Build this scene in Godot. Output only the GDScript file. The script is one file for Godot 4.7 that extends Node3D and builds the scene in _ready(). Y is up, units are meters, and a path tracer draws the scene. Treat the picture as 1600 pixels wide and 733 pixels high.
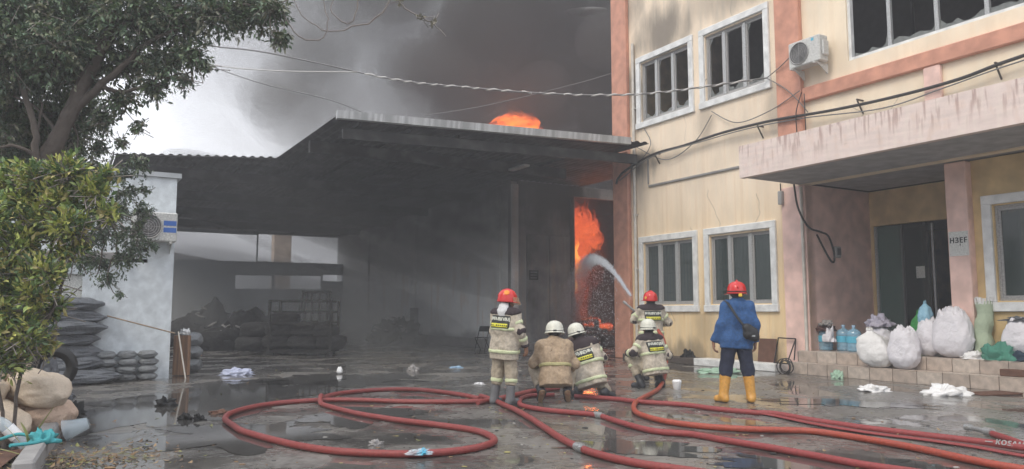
extends Node3D
# A factory yard during a fire: firefighters, hoses, a smoking open shed and a painted factory building.

const TURN := -1.03899            # the factory's facade, as an angle about y
const ORIGIN := Vector3(6.61, 0.0, -17.53)
var rng := RandomNumberGenerator.new()
var mat := {}
var taken := {}

func _ready() -> void:
	rng.seed = 7
	# camera
	var cam := Camera3D.new()
	cam.name = "camera"
	cam.position = Vector3(0, 1.35, 0)
	cam.rotation.x = 0.10090
	cam.fov = 33.97
	cam.near = 0.1
	cam.far = 900.0
	add_child(cam)
	cam.current = true
	# sky and exposure
	var env := Environment.new()
	env.background_mode = Environment.BG_SKY
	var sky := Sky.new()
	var sm := ProceduralSkyMaterial.new()
	sm.sky_top_color = Color(0.80, 0.82, 0.86)
	sm.sky_horizon_color = Color(0.97, 0.97, 0.97)
	sm.sky_curve = 0.18
	sm.ground_bottom_color = Color(0.30, 0.29, 0.28)
	sm.ground_horizon_color = Color(0.60, 0.59, 0.58)
	sm.sky_energy_multiplier = 1.25
	sky.sky_material = sm
	env.sky = sky
	env.tonemap_mode = Environment.TONE_MAPPER_LINEAR
	env.tonemap_exposure = 1.85
	env.sdfgi_enabled = true
	env.ssao_enabled = true
	env.ssil_enabled = true
	env.fog_enabled = true
	env.fog_density = 0.0054
	env.fog_light_color = Color(0.95, 0.95, 0.96)
	env.volumetric_fog_enabled = true
	env.volumetric_fog_density = 0.0
	var we := WorldEnvironment.new()
	we.name = "world_environment"
	we.environment = env
	add_child(we)
	# the sun behind thin cloud, high over the camera's left shoulder
	var sun := DirectionalLight3D.new()
	sun.name = "sun"
	sun.light_energy = 0.42
	sun.light_angular_distance = 22.0
	sun.light_color = Color(1.0, 0.965, 0.91)
	sun.shadow_enabled = true
	sun.rotation = Vector3(deg_to_rad(-48), deg_to_rad(-42), 0)
	add_child(sun)
	make_materials()
	make_ground()
	make_factory()
	make_shed()
	make_block()
	make_backdrop()
	make_smoke()
	make_fire()
	make_people()
	make_hoses()
	make_porch_goods()
	make_yard_goods()
	make_left_goods()
	make_wires()
	make_plants()

# ---------------------------------------------------------------- helpers
func W(x: float, y: float, z: float) -> Vector3:      # a point given along the facade, up and out from it
	return ORIGIN + Basis(Vector3.UP, TURN) * Vector3(x, y, z)

func numbered(called: String, where: Node = null) -> String:
	var key := called if where == null else str(where.get_instance_id()) + called
	var n: int = taken.get(key, 0)
	taken[key] = n + 1
	return called if n == 0 else "%s_%03d" % [called, n]

func thing(called: String, label: String, category: String, at := Vector3.ZERO, turn := 0.0, group := "") -> Node3D:
	var o := Node3D.new()
	o.name = numbered(called)
	o.position = at
	o.rotation.y = turn
	add_child(o, true)
	return tag(o, label, category, group)

func tag(o: Node3D, label: String, category := "", group := "", kind := "") -> Node3D:
	if label: o.set_meta("label", label)
	if category: o.set_meta("category", category)
	if group: o.set_meta("group", group)
	if kind: o.set_meta("kind", kind)
	return o

func put(called: String, m: Mesh, material: Material, parent: Node = null, at := Vector3.ZERO, turn := Vector3.ZERO) -> MeshInstance3D:
	var o := MeshInstance3D.new()
	o.name = numbered(called, parent)
	o.mesh = m
	if material: o.set_surface_override_material(0, material) if m.get_surface_count() else null
	o.position = at
	o.rotation = turn
	(parent if parent else self).add_child(o, true)
	return o

func copy_of(o: Node3D, called: String, at: Vector3, turn: float, label: String) -> Node3D:
	var c: Node3D = o.duplicate()
	c.name = numbered(called)
	add_child(c, true)
	c.position = at
	c.rotation.y = turn
	c.set_meta("label", label)
	return c

class B:
	var v := PackedVector3Array()
	var uv := PackedVector2Array()
	var col := PackedColorArray()
	var ix := PackedInt32Array()
	var tint := Color(1, 1, 1)
	func vert(p: Vector3, u := Vector2.ZERO) -> int:
		v.push_back(p); uv.push_back(u); col.push_back(tint)
		return v.size() - 1
	func tri(a: int, b: int, c: int) -> void:
		ix.push_back(a); ix.push_back(b); ix.push_back(c)
	func poly(pts: Array, inside: Vector3, us: Array = []) -> void:     # a flat convex face turned away from a point inside
		var mid := Vector3.ZERO
		for p in pts: mid += p
		mid /= pts.size()
		var nn: Vector3 = (pts[2] - pts[0]).cross(pts[1] - pts[0])
		var k: Array = range(pts.size())
		if nn.dot(mid - inside) < 0: k.reverse()
		var first := v.size()
		for i in k: vert(pts[i], us[i] if us.size() else Vector2(pts[i].x + pts[i].z, pts[i].y))
		for i in range(1, pts.size() - 1): tri(first, first + i, first + i + 1)
	func box(c: Vector3, s: Vector3, bs := Basis(), bev := 0.0) -> void:
		var h := s / 2
		var P := func(x: float, y: float, z: float) -> Vector3: return c + bs * Vector3(x, y, z)
		var e := minf(bev, minf(h.x, minf(h.y, h.z)) * 0.8)
		var a := Vector3(h.x - e, h.y - e, h.z - e)
		for sg in [-1, 1]:
			poly([P.call(sg * h.x, -a.y, -a.z), P.call(sg * h.x, a.y, -a.z), P.call(sg * h.x, a.y, a.z), P.call(sg * h.x, -a.y, a.z)], c)
			poly([P.call(-a.x, sg * h.y, -a.z), P.call(a.x, sg * h.y, -a.z), P.call(a.x, sg * h.y, a.z), P.call(-a.x, sg * h.y, a.z)], c)
			poly([P.call(-a.x, -a.y, sg * h.z), P.call(a.x, -a.y, sg * h.z), P.call(a.x, a.y, sg * h.z), P.call(-a.x, a.y, sg * h.z)], c)
		if e <= 0: return
		for p in [-1, 1]:
			for q in [-1, 1]:
				poly([P.call(p * h.x, q * a.y, -a.z), P.call(p * h.x, q * a.y, a.z), P.call(p * a.x, q * h.y, a.z), P.call(p * a.x, q * h.y, -a.z)], c)
				poly([P.call(p * h.x, -a.y, q * a.z), P.call(p * h.x, a.y, q * a.z), P.call(p * a.x, a.y, q * h.z), P.call(p * a.x, -a.y, q * h.z)], c)
				poly([P.call(-a.x, p * h.y, q * a.z), P.call(a.x, p * h.y, q * a.z), P.call(a.x, p * a.y, q * h.z), P.call(-a.x, p * a.y, q * h.z)], c)
				for w in [-1, 1]:
					poly([P.call(p * h.x, q * a.y, w * a.z), P.call(p * a.x, q * h.y, w * a.z), P.call(p * a.x, q * a.y, w * h.z)], c)
	func bar(a: Vector3, b: Vector3, w: float, d: float, up := Vector3.UP, bev := 0.0) -> void:   # a square bar from a to b
		var y := (b - a).normalized()
		var x := up.cross(y)
		if x.length() < 0.01: x = Vector3.RIGHT.cross(y)
		x = x.normalized()
		box((a + b) / 2, Vector3(w, a.distance_to(b), d), Basis(x, y, x.cross(y)), bev)
	func tube(pts: Array, r: Variant, sides := 8, capped := true, flat := 1.0) -> void:
		var n := pts.size()
		var side := Vector3.ZERO
		var first := v.size()
		var run := 0.0
		for i in n:
			var dirn: Vector3 = (pts[mini(i + 1, n - 1)] - pts[maxi(i - 1, 0)]).normalized()
			if side == Vector3.ZERO:
				side = (Vector3.UP if absf(dirn.y) < 0.9 else Vector3.RIGHT).cross(dirn).normalized()
			side = (side - dirn * side.dot(dirn)).normalized()
			var other := dirn.cross(side)
			var rad: float = r[i] if r is Array or r is PackedFloat32Array else r
			if i: run += pts[i].distance_to(pts[i - 1])
			for k in sides + 1:
				var t := TAU * k / sides
				vert(pts[i] + side * cos(t) * rad + other * sin(t) * rad * flat, Vector2(float(k) / sides, run))
		for i in n - 1:
			for k in sides:
				var a := first + i * (sides + 1) + k
				tri(a, a + sides + 1, a + 1)
				tri(a + 1, a + sides + 1, a + sides + 2)
		if capped:
			for e in [0, n - 1]:
				var mid := vert(pts[e])
				for k in sides + 1: vert(v[first + e * (sides + 1) + k])
				for k in sides:
					if e == 0: tri(mid, mid + 1 + k, mid + 2 + k)
					else: tri(mid, mid + 2 + k, mid + 1 + k)
	func lathe(prof: Array, sides: int, at := Vector3.ZERO, bs := Basis(), sx := 1.0, sz := 1.0) -> void:
		var first := v.size()
		for i in prof.size():
			for k in sides + 1:
				var t := TAU * k / sides
				vert(at + bs * Vector3(cos(t) * prof[i].x * sx, prof[i].y, sin(t) * prof[i].x * sz), Vector2(float(k) / sides, float(i) / (prof.size() - 1)))
		for i in prof.size() - 1:
			for k in sides:
				var a := first + i * (sides + 1) + k
				tri(a, a + 1, a + sides + 1)
				tri(a + 1, a + sides + 2, a + sides + 1)
	func blob(at: Vector3, fn: Callable, nu: int, nv: int, bs := Basis()) -> void:    # fn(direction) gives the point
		var first := v.size()
		for i in nv + 1:
			for k in nu + 1:
				var t := TAU * k / nu
				var f := PI * (float(i) / nv - 0.5)
				var dirn := Vector3(cos(f) * cos(t), sin(f), cos(f) * sin(t))
				if k == nu: dirn = Vector3(cos(f), sin(f), 0)
				vert(at + bs * fn.call(dirn), Vector2(float(k) / nu, float(i) / nv))
		for i in nv:
			for k in nu:
				var a := first + i * (nu + 1) + k
				tri(a, a + 1, a + nu + 1)
				tri(a + 1, a + nu + 2, a + nu + 1)
	func sheet(nu: int, nv: int, fn: Callable, two := 0.0) -> void:      # fn(u, v) gives the point; two = thickness
		var first := v.size()
		for j in nv + 1:
			for i in nu + 1:
				vert(fn.call(float(i) / nu, float(j) / nv), Vector2(float(i) / nu, float(j) / nv))
		for j in nv:
			for i in nu:
				var a := first + j * (nu + 1) + i
				tri(a, a + 1, a + nu + 1)
				tri(a + 1, a + nu + 2, a + nu + 1)
		if two > 0.0:
			var nn := normals()
			var count := (nu + 1) * (nv + 1)
			for i in count: vert(v[first + i] - nn[first + i] * two, uv[first + i])
			for j in nv:
				for i in nu:
					var a := first + count + j * (nu + 1) + i
					tri(a, a + nu + 1, a + 1)
					tri(a + 1, a + nu + 1, a + nu + 2)
			var ring: Array = []
			for i in nu: ring.append(i)
			for j in nv: ring.append(j * (nu + 1) + nu)
			for i in nu: ring.append(nv * (nu + 1) + nu - i)
			for j in nv: ring.append((nv - j) * (nu + 1))
			for i in ring.size():
				var p: int = first + ring[i]
				var q: int = first + ring[(i + 1) % ring.size()]
				tri(p, p + count, q); tri(q, p + count, q + count)
	func prism(outline: Array, z0: float, z1: float, xf := Transform3D()) -> void:   # a flat outline (x, y) given a depth
		var flat := PackedVector2Array(outline)
		var t := Geometry2D.triangulate_polygon(flat)
		var mid := Vector2.ZERO
		for p in flat: mid += p
		mid /= flat.size()
		for k in range(0, t.size(), 3):
			for z in [z0, z1]:
				var q := [Vector3(flat[t[k]].x, flat[t[k]].y, z), Vector3(flat[t[k + 1]].x, flat[t[k + 1]].y, z), Vector3(flat[t[k + 2]].x, flat[t[k + 2]].y, z)]
				var c: Vector3 = (q[0] + q[1] + q[2]) / 3
				poly([xf * q[0], xf * q[1], xf * q[2]], xf * (c + Vector3(0, 0, (z0 + z1) / 2 - z)), [flat[t[k]], flat[t[k + 1]], flat[t[k + 2]]])
		var ccw := not Geometry2D.is_polygon_clockwise(flat)
		for i in flat.size():
			var a := flat[i]
			var b := flat[(i + 1) % flat.size()]
			var out := Vector2(b.y - a.y, a.x - b.x) * (1.0 if ccw else -1.0)
			var m := (a + b) / 2 - out.normalized() * 0.01
			poly([xf * Vector3(a.x, a.y, z0), xf * Vector3(b.x, b.y, z0), xf * Vector3(b.x, b.y, z1), xf * Vector3(a.x, a.y, z1)], xf * Vector3(m.x, m.y, (z0 + z1) / 2))
	func wall(x0: float, x1: float, y0: float, y1: float, z0: float, z1: float, holes: Array, xf := Transform3D()) -> void:   # holes: Rect2 in x, y
		var xs := [x0, x1]
		var ys := [y0, y1]
		for h in holes:
			for a in [h.position.x, h.end.x]: if a > x0 and a < x1 and not a in xs: xs.append(a)
			for a in [h.position.y, h.end.y]: if a > y0 and a < y1 and not a in ys: ys.append(a)
		xs.sort(); ys.sort()
		var solid := func(i: int, j: int) -> bool:
			if i < 0 or j < 0 or i >= xs.size() - 1 or j >= ys.size() - 1: return false
			var m := Vector2((xs[i] + xs[i + 1]) / 2, (ys[j] + ys[j + 1]) / 2)
			for h in holes: if h.has_point(m): return false
			return true
		for i in xs.size() - 1:
			for j in ys.size() - 1:
				if not solid.call(i, j): continue
				var a: float = xs[i]
				var b: float = xs[i + 1]
				var c: float = ys[j]
				var d: float = ys[j + 1]
				var mid: Vector3 = xf * Vector3((a + b) / 2, (c + d) / 2, (z0 + z1) / 2)
				var U := [Vector2(a, c), Vector2(b, c), Vector2(b, d), Vector2(a, d)]
				for z in [z0, z1]: poly([xf * Vector3(a, c, z), xf * Vector3(b, c, z), xf * Vector3(b, d, z), xf * Vector3(a, d, z)], mid, U)
				if not solid.call(i - 1, j): poly([xf * Vector3(a, c, z0), xf * Vector3(a, d, z0), xf * Vector3(a, d, z1), xf * Vector3(a, c, z1)], mid, [U[0], U[3], U[3], U[0]])
				if not solid.call(i + 1, j): poly([xf * Vector3(b, c, z0), xf * Vector3(b, d, z0), xf * Vector3(b, d, z1), xf * Vector3(b, c, z1)], mid, [U[1], U[2], U[2], U[1]])
				if not solid.call(i, j - 1): poly([xf * Vector3(a, c, z0), xf * Vector3(b, c, z0), xf * Vector3(b, c, z1), xf * Vector3(a, c, z1)], mid, [U[0], U[1], U[1], U[0]])
				if not solid.call(i, j + 1): poly([xf * Vector3(a, d, z0), xf * Vector3(b, d, z0), xf * Vector3(b, d, z1), xf * Vector3(a, d, z1)], mid, [U[3], U[2], U[2], U[3]])
	func normals() -> PackedVector3Array:
		var nn := PackedVector3Array()
		nn.resize(v.size())
		for k in range(0, ix.size(), 3):
			var a := ix[k]
			var b := ix[k + 1]
			var c := ix[k + 2]
			var f := (v[c] - v[a]).cross(v[b] - v[a])
			nn[a] += f; nn[b] += f; nn[c] += f
		for i in nn.size(): nn[i] = nn[i].normalized() if nn[i].length_squared() > 1e-20 else Vector3.UP
		return nn
	func mesh(seams := false) -> ArrayMesh:
		var nn := normals()
		if seams:      # closed round shapes: join the normals of vertices in one place
			var at := {}
			for i in v.size():
				var q := Vector3i((v[i] * 2000).round())
				at[q] = at.get(q, Vector3.ZERO) + nn[i]
			for i in v.size():
				var q := Vector3i((v[i] * 2000).round())
				if at[q].length_squared() > 1e-9: nn[i] = at[q].normalized()
		var arr := []
		arr.resize(Mesh.ARRAY_MAX)
		arr[Mesh.ARRAY_VERTEX] = v
		arr[Mesh.ARRAY_NORMAL] = nn
		arr[Mesh.ARRAY_TEX_UV] = uv
		arr[Mesh.ARRAY_COLOR] = col
		arr[Mesh.ARRAY_INDEX] = ix
		var m := ArrayMesh.new()
		m.add_surface_from_arrays(Mesh.PRIMITIVE_TRIANGLES, arr)
		return m

func box_mesh(s: Vector3, bev := 0.0, c := Vector3.ZERO) -> ArrayMesh:
	var b := B.new()
	b.box(c, s, Basis(), bev)
	return b.mesh()

func noise_of(sd: int, freq: float, oct := 4, type := FastNoiseLite.TYPE_SIMPLEX_SMOOTH) -> FastNoiseLite:
	var n := FastNoiseLite.new()
	n.seed = sd
	n.noise_type = type
	n.frequency = freq
	n.fractal_octaves = oct
	return n

func curve_pts(ctrl: Array, step: float) -> Array:        # a smooth run through control points
	var out := []
	var n := ctrl.size()
	for i in n - 1:
		var a: Vector3 = ctrl[maxi(i - 1, 0)]
		var b: Vector3 = ctrl[i]
		var c: Vector3 = ctrl[i + 1]
		var d: Vector3 = ctrl[mini(i + 2, n - 1)]
		var parts := maxi(1, int(ceil(b.distance_to(c) / step)))
		for k in parts: out.append(b.cubic_interpolate(c, a, d, float(k) / parts))
	out.append(ctrl[n - 1])
	return out

# ---- a body from tapered capsules joined by a smooth minimum, meshed as surface nets
# bones: [a, radius, b, radius]; rest of the options: cell size, blend, inflate, clip(p) -> distance (kept where negative), wrinkle amount
func field_at(bones: Array, k: float, p: Vector3) -> float:
	var d := 9.0
	for bo in bones:
		var a: Vector3 = bo[0]
		var ab: Vector3 = bo[2] - a
		var t := clampf((p - a).dot(ab) / maxf(ab.length_squared(), 1e-6), 0.0, 1.0)
		var e := p.distance_to(a + ab * t) - lerpf(bo[1], bo[3], t)
		var h := maxf(k - absf(d - e), 0.0) / k
		d = minf(d, e) - h * h * k * 0.25
	return d

func nets(b: B, bones: Array, cell: float, k := 0.04, inflate := 0.0, clip: Variant = null, wrinkle := 0.0, wrinkle_freq := 9.0) -> void:
	var lo := Vector3.ONE * 1e9
	var hi := -lo
	for bo in bones:
		for q in [0, 2]:
			var r: float = bo[q + 1] + inflate + cell * 2 + 0.01
			lo = lo.min(bo[q] - Vector3.ONE * r)
			hi = hi.max(bo[q] + Vector3.ONE * r)
	var n := Vector3i(((hi - lo) / cell).ceil()) + Vector3i.ONE
	var sx := 1
	var sy := n.x
	var sz := n.x * n.y
	var f := PackedFloat32Array()
	f.resize(n.x * n.y * n.z)
	f.fill(1.0)
	var reach := k + cell * 2.0 + inflate + wrinkle * 2.0
	for bo in bones:
		var a: Vector3 = bo[0]
		var c: Vector3 = bo[2]
		var ra: float = bo[1]
		var rb: float = bo[3]
		var ab := c - a
		var l2 := maxf(ab.length_squared(), 1e-6)
		var l := Vector3i(((a - Vector3.ONE * (ra + reach)).min(c - Vector3.ONE * (rb + reach)) - lo) / cell).max(Vector3i.ZERO)
		var u := (Vector3i(((a + Vector3.ONE * (ra + reach)).max(c + Vector3.ONE * (rb + reach)) - lo) / cell) + Vector3i.ONE).min(n - Vector3i.ONE)
		for z in range(l.z, u.z + 1):
			for y in range(l.y, u.y + 1):
				var at := l.x + y * sy + z * sz
				var p := lo + Vector3(l.x, y, z) * cell - a
				for x in range(l.x, u.x + 1):
					var t := clampf(p.dot(ab) / l2, 0.0, 1.0)
					var e := (p - ab * t).length() - ra - (rb - ra) * t
					var d := f[at]
					var h := k - absf(d - e)
					if h > 0.0: f[at] = minf(d, e) - h * h / k * 0.25
					elif e < d: f[at] = e
					at += 1
					p.x += cell
	if inflate != 0.0 or clip != null or wrinkle > 0.0:
		var nz := noise_of(bones.size() * 7 + 3, wrinkle_freq, 2)
		var far := cell * 2.5 + inflate + wrinkle
		var i := 0
		for z in n.z:
			for y in n.y:
				for x in n.x:
					var d := f[i]
					if absf(d) < far + (0.3 if clip != null and d < 0 else 0.0):
						var p := lo + Vector3(x, y, z) * cell
						if wrinkle > 0.0: d += wrinkle * nz.get_noise_3d(p.x * 1.3, p.y * 0.8, p.z * 1.3)
						d -= inflate
						if clip != null: d = maxf(d, clip.call(p))
						f[i] = d
					i += 1
	var id := PackedInt32Array()
	id.resize(f.size())
	id.fill(-1)
	var corner := [0, sx, sy, sx + sy, sz, sx + sz, sy + sz, sx + sy + sz]
	var cpos := [Vector3(0, 0, 0), Vector3(1, 0, 0), Vector3(0, 1, 0), Vector3(1, 1, 0), Vector3(0, 0, 1), Vector3(1, 0, 1), Vector3(0, 1, 1), Vector3(1, 1, 1)]
	var edges := [[0, 1], [2, 3], [4, 5], [6, 7], [0, 2], [1, 3], [4, 6], [5, 7], [0, 4], [1, 5], [2, 6], [3, 7]]
	for z in n.z - 1:
		for y in n.y - 1:
			var i := y * sy + z * sz
			for x in n.x - 1:
				var d0 := f[i]
				if absf(d0) < cell * 2.2:
					var neg := 0
					for q in corner: neg += 1 if f[i + q] < 0.0 else 0
					if neg > 0 and neg < 8:
						var sum := Vector3.ZERO
						var m := 0
						for e in edges:
							var fa := f[i + corner[e[0]]]
							var fb := f[i + corner[e[1]]]
							if (fa < 0.0) != (fb < 0.0):
								sum += cpos[e[0]].lerp(cpos[e[1]], fa / (fa - fb))
								m += 1
						id[i] = b.vert(lo + (Vector3(x, y, z) + sum / m) * cell)
				i += 1
	for z in range(1, n.z - 1):
		for y in range(1, n.y - 1):
			var i := 1 + y * sy + z * sz
			for x in range(1, n.x - 1):
				var inside := f[i] < 0.0
				if absf(f[i]) < cell * 2.2:
					for ax in 3:
						var st: int = [sx, sy, sz][ax]
						if inside != (f[i + st] < 0.0):
							var s1: int = [sy, sz, sx][ax]
							var s2: int = [sz, sx, sy][ax]
							var q := [id[i], id[i - s1], id[i - s1 - s2], id[i - s2]]
							if q.min() < 0: continue
							if inside:
								b.tri(q[0], q[2], q[1]); b.tri(q[0], q[3], q[2])
							else:
								b.tri(q[0], q[1], q[2]); b.tri(q[0], q[2], q[3])
				i += 1

func net_mesh(bones: Array, cell: float, k := 0.04, inflate := 0.0, clip: Variant = null, wrinkle := 0.0, wrinkle_freq := 9.0) -> ArrayMesh:
	var b := B.new()
	nets(b, bones, cell, k, inflate, clip, wrinkle, wrinkle_freq)
	return b.mesh()

# ---------------------------------------------------------------- materials
func grey(sd: int, freq: float, lo: float, hi: float, size := 512, squeeze := 1, contrast := 1.0, oct := 4) -> PackedByteArray:
	var im := noise_of(sd, freq, oct).get_seamless_image(size, size / squeeze)
	if squeeze > 1: im.resize(size, size, Image.INTERPOLATE_CUBIC)
	im.convert(Image.FORMAT_L8)
	var by := im.get_data()
	var lut := PackedByteArray()
	for i in 256: lut.push_back(int(255 * lerpf(lo, hi, clampf((i / 255.0 - 0.5) * contrast + 0.5, 0, 1))))
	for i in by.size(): by[i] = lut[by[i]]
	return by

func tex_l8(by: PackedByteArray, size: int) -> ImageTexture:
	return ImageTexture.create_from_image(Image.create_from_data(size, size, false, Image.FORMAT_L8, by))

func lin(r: float, g: float, b: float, a := 1.0) -> Color:
	var c := Color(r, g, b).linear_to_srgb()
	c.a = a
	return c

func m(called: String, c: Color, rough := 0.7, texture: Texture2D = null, scale := 1.0, metal := 0.0) -> StandardMaterial3D:
	var s := StandardMaterial3D.new()
	s.resource_name = called
	s.albedo_color = c
	s.roughness = rough
	s.metallic = metal
	if texture:
		s.albedo_texture = texture
		s.uv1_triplanar = true
		s.uv1_scale = Vector3.ONE * scale
	mat[called] = s
	return s

var tx := {}

func bumpy(s: StandardMaterial3D, amount: float, which := "bump_fine") -> StandardMaterial3D:
	s.normal_enabled = true
	s.normal_texture = tx[which]
	s.normal_scale = amount
	return s

func make_materials() -> void:
	tx.mottle = tex_l8(grey(11, 0.010, 0.87, 1.0, 512, 1, 1.5, 6), 512)
	tx.blotch = tex_l8(grey(17, 0.012, 0.89, 1.0, 512, 1, 1.4, 6), 512)
	tx.fine = tex_l8(grey(12, 0.05, 0.80, 1.0, 512, 1, 1.5), 512)
	tx.streak = tex_l8(grey(13, 0.02, 0.74, 1.0, 512, 16, 1.9), 512)
	tx.grime = tex_l8(grey(19, 0.03, 0.80, 1.0, 512, 1, 1.5, 6), 512)
	tx.cloth = tex_l8(grey(14, 0.05, 0.88, 1.0, 512, 1, 1.3), 512)
	tx.soot = tex_l8(grey(15, 0.010, 0.25, 1.0, 512, 1, 2.2), 512)
	for q in [["bump_fine", 0.06, 3.0], ["bump_coarse", 0.018, 6.0]]:
		var im := noise_of(21, q[1], 4).get_seamless_image(512, 512)
		im.bump_map_to_normal_map(q[2])
		tx[q[0]] = ImageTexture.create_from_image(im)
	var cr := noise_of(23, 0.010, 4)
	cr.fractal_type = FastNoiseLite.FRACTAL_RIDGED
	var cim := cr.get_seamless_image(512, 512)
	cim.bump_map_to_normal_map(9.0)
	tx.bump_crease = ImageTexture.create_from_image(cim)
	# paint and plaster
	m("white_paint", lin(0.80, 0.81, 0.80), 0.6, tx.mottle, 0.5)
	m("pink_paint", lin(0.88, 0.61, 0.53), 0.75, tx.mottle, 0.35)
	m("terracotta_paint", lin(0.64, 0.31, 0.215), 0.75, tx.mottle, 0.4)
	m("ochre_paint", lin(0.74, 0.54, 0.27), 0.75, tx.mottle, 0.3)
	m("grey_plaster", lin(0.50, 0.53, 0.55), 0.8, tx.mottle, 0.35)
	m("concrete", lin(0.30, 0.29, 0.28), 0.85, tx.mottle, 0.5)
	m("underside", lin(0.42, 0.42, 0.43), 0.85, tx.mottle, 0.4)
	m("aluminium", lin(0.50, 0.51, 0.51), 0.45, tx.fine, 1.0, 0.3)
	m("grey_frame", lin(0.42, 0.41, 0.40), 0.5, tx.fine, 1.0)
	var gl := m("window_glass", Color(0.22, 0.27, 0.26, 0.62), 0.06)
	gl.transparency = BaseMaterial3D.TRANSPARENCY_ALPHA
	var dg := m("green_glass", Color(0.32, 0.46, 0.42, 0.45), 0.06)
	dg.transparency = BaseMaterial3D.TRANSPARENCY_ALPHA
	var sg := m("smoked_glass", Color(0.16, 0.22, 0.21, 0.5), 0.06)
	sg.transparency = BaseMaterial3D.TRANSPARENCY_ALPHA
	m("dirty_glass", lin(0.16, 0.17, 0.16), 0.35, tx.mottle, 1.5)
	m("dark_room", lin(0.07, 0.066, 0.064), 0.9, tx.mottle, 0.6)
	m("tile", lin(0.52, 0.43, 0.36), 0.32, tx.mottle, 1.1)
	m("tile_pale", lin(0.56, 0.48, 0.41), 0.30, tx.mottle, 1.3)
	m("tile_dull", lin(0.46, 0.38, 0.32), 0.36, tx.mottle, 0.9)
	m("mortar", lin(0.16, 0.13, 0.11), 0.9)
	m("black_cable", lin(0.025, 0.022, 0.02), 0.5)
	m("pale_cable", lin(0.62, 0.60, 0.57), 0.5, tx.fine, 3.0)
	m("grey_cable", lin(0.16, 0.155, 0.15), 0.6)
	m("pvc_pipe", lin(0.66, 0.62, 0.55), 0.45, tx.mottle, 0.8)
	m("white_metal", lin(0.66, 0.66, 0.63), 0.4, tx.fine, 0.8)
	m("dark_grille", lin(0.09, 0.09, 0.09), 0.5)
	m("blue_print", lin(0.03, 0.12, 0.42), 0.5)
	m("paper", lin(0.72, 0.72, 0.68), 0.8, tx.fine, 1.2)
	m("ink", lin(0.02, 0.02, 0.022), 0.7)
	# the shed
	m("sooty_steel", lin(0.055, 0.054, 0.053), 0.75, tx.soot, 0.25)
	m("roof_sheet", lin(0.060, 0.058, 0.057), 0.7, tx.soot, 0.2)
	m("gutter", lin(0.62, 0.63, 0.63), 0.5, tx.streak, 0.5, 0.3)
	m("scorched_black", lin(0.018, 0.017, 0.016), 0.8, tx.soot, 0.8)
	bumpy(m("charcoal", lin(0.030, 0.029, 0.028), 0.85, tx.soot, 1.0), 1.2, "bump_coarse")
	m("ash", lin(0.34, 0.32, 0.31), 0.9, tx.mottle, 1.2)
	m("rusty_steel", lin(0.085, 0.068, 0.056), 0.7, tx.mottle, 1.5)
	# loose goods
	bumpy(m("white_sack", lin(0.80, 0.78, 0.82), 0.7, tx.cloth, 1.6), 0.7, "bump_crease")
	bumpy(m("bright_sack", lin(0.86, 0.85, 0.84), 0.7, tx.cloth, 1.6), 0.7, "bump_crease")
	bumpy(m("lilac_film", lin(0.46, 0.43, 0.52), 0.3, tx.cloth, 2.0), 1.4, "bump_crease")
	bumpy(m("green_film", lin(0.03, 0.32, 0.05), 0.3, tx.cloth, 2.0), 1.4, "bump_crease")
	bumpy(m("sky_film", lin(0.30, 0.55, 0.70), 0.3, tx.cloth, 2.0), 1.4, "bump_crease")
	bumpy(m("pale_blue_film", lin(0.56, 0.60, 0.76), 0.4, tx.cloth, 2.0), 1.0, "bump_crease")
	bumpy(m("mint_cloth", lin(0.40, 0.58, 0.44), 0.7, tx.cloth, 1.6), 0.8)
	bumpy(m("sea_cloth", lin(0.07, 0.26, 0.19), 0.8, tx.cloth, 2.0), 0.8)
	bumpy(m("navy_cloth", lin(0.02, 0.045, 0.075), 0.8, tx.cloth, 2.0), 0.8)
	bumpy(m("maroon_cloth", lin(0.10, 0.05, 0.045), 0.85, tx.cloth, 2.0), 0.8)
	bumpy(m("pale_green_sack", lin(0.42, 0.50, 0.36), 0.75, tx.cloth, 1.4), 0.7, "bump_crease")
	bumpy(m("burlap", lin(0.66, 0.55, 0.43), 0.8, tx.cloth, 2.2), 1.1, "bump_crease")
	bumpy(m("burlap_worn", lin(0.56, 0.41, 0.31), 0.8, tx.cloth, 1.6), 1.1, "bump_crease")
	bumpy(m("black_film", lin(0.13, 0.14, 0.155), 0.34, tx.cloth, 1.5), 1.4, "bump_crease")
	bumpy(m("grey_sand_sack", lin(0.21, 0.22, 0.225), 0.55, tx.cloth, 1.5), 1.4, "bump_crease")
	var bt := m("bottle_plastic", Color(0.62, 0.84, 0.95, 0.42), 0.08)
	bt.transparency = BaseMaterial3D.TRANSPARENCY_ALPHA
	var cp := m("clear_plastic", Color(0.86, 0.92, 0.95, 0.35), 0.12)
	cp.transparency = BaseMaterial3D.TRANSPARENCY_ALPHA
	m("cyan_print", lin(0.10, 0.45, 0.62), 0.5)
	m("blue_cap", lin(0.30, 0.45, 0.60), 0.5)
	m("brown_board", lin(0.14, 0.065, 0.04), 0.8, tx.mottle, 1.0)
	m("wood", lin(0.36, 0.20, 0.11), 0.8, tx.streak, 1.0)
	m("pale_wood", lin(0.48, 0.36, 0.25), 0.8, tx.streak, 1.0)
	m("white_plastic", lin(0.78, 0.78, 0.78), 0.4)
	m("rubber", lin(0.018, 0.018, 0.018), 0.6)
	m("teal_rope", lin(0.05, 0.30, 0.32), 0.8)
	m("steel", lin(0.55, 0.55, 0.54), 0.3, tx.fine, 2.0, 0.7)
	bumpy(m("hose_red", lin(0.27, 0.042, 0.036), 0.55, tx.grime, 1.6), 0.5)
	bumpy(m("hose_orange", lin(0.38, 0.060, 0.030), 0.5, tx.grime, 1.6), 0.5)
	bumpy(m("hose_flat", lin(0.29, 0.042, 0.040), 0.6, tx.grime, 1.6), 0.5)
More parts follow.
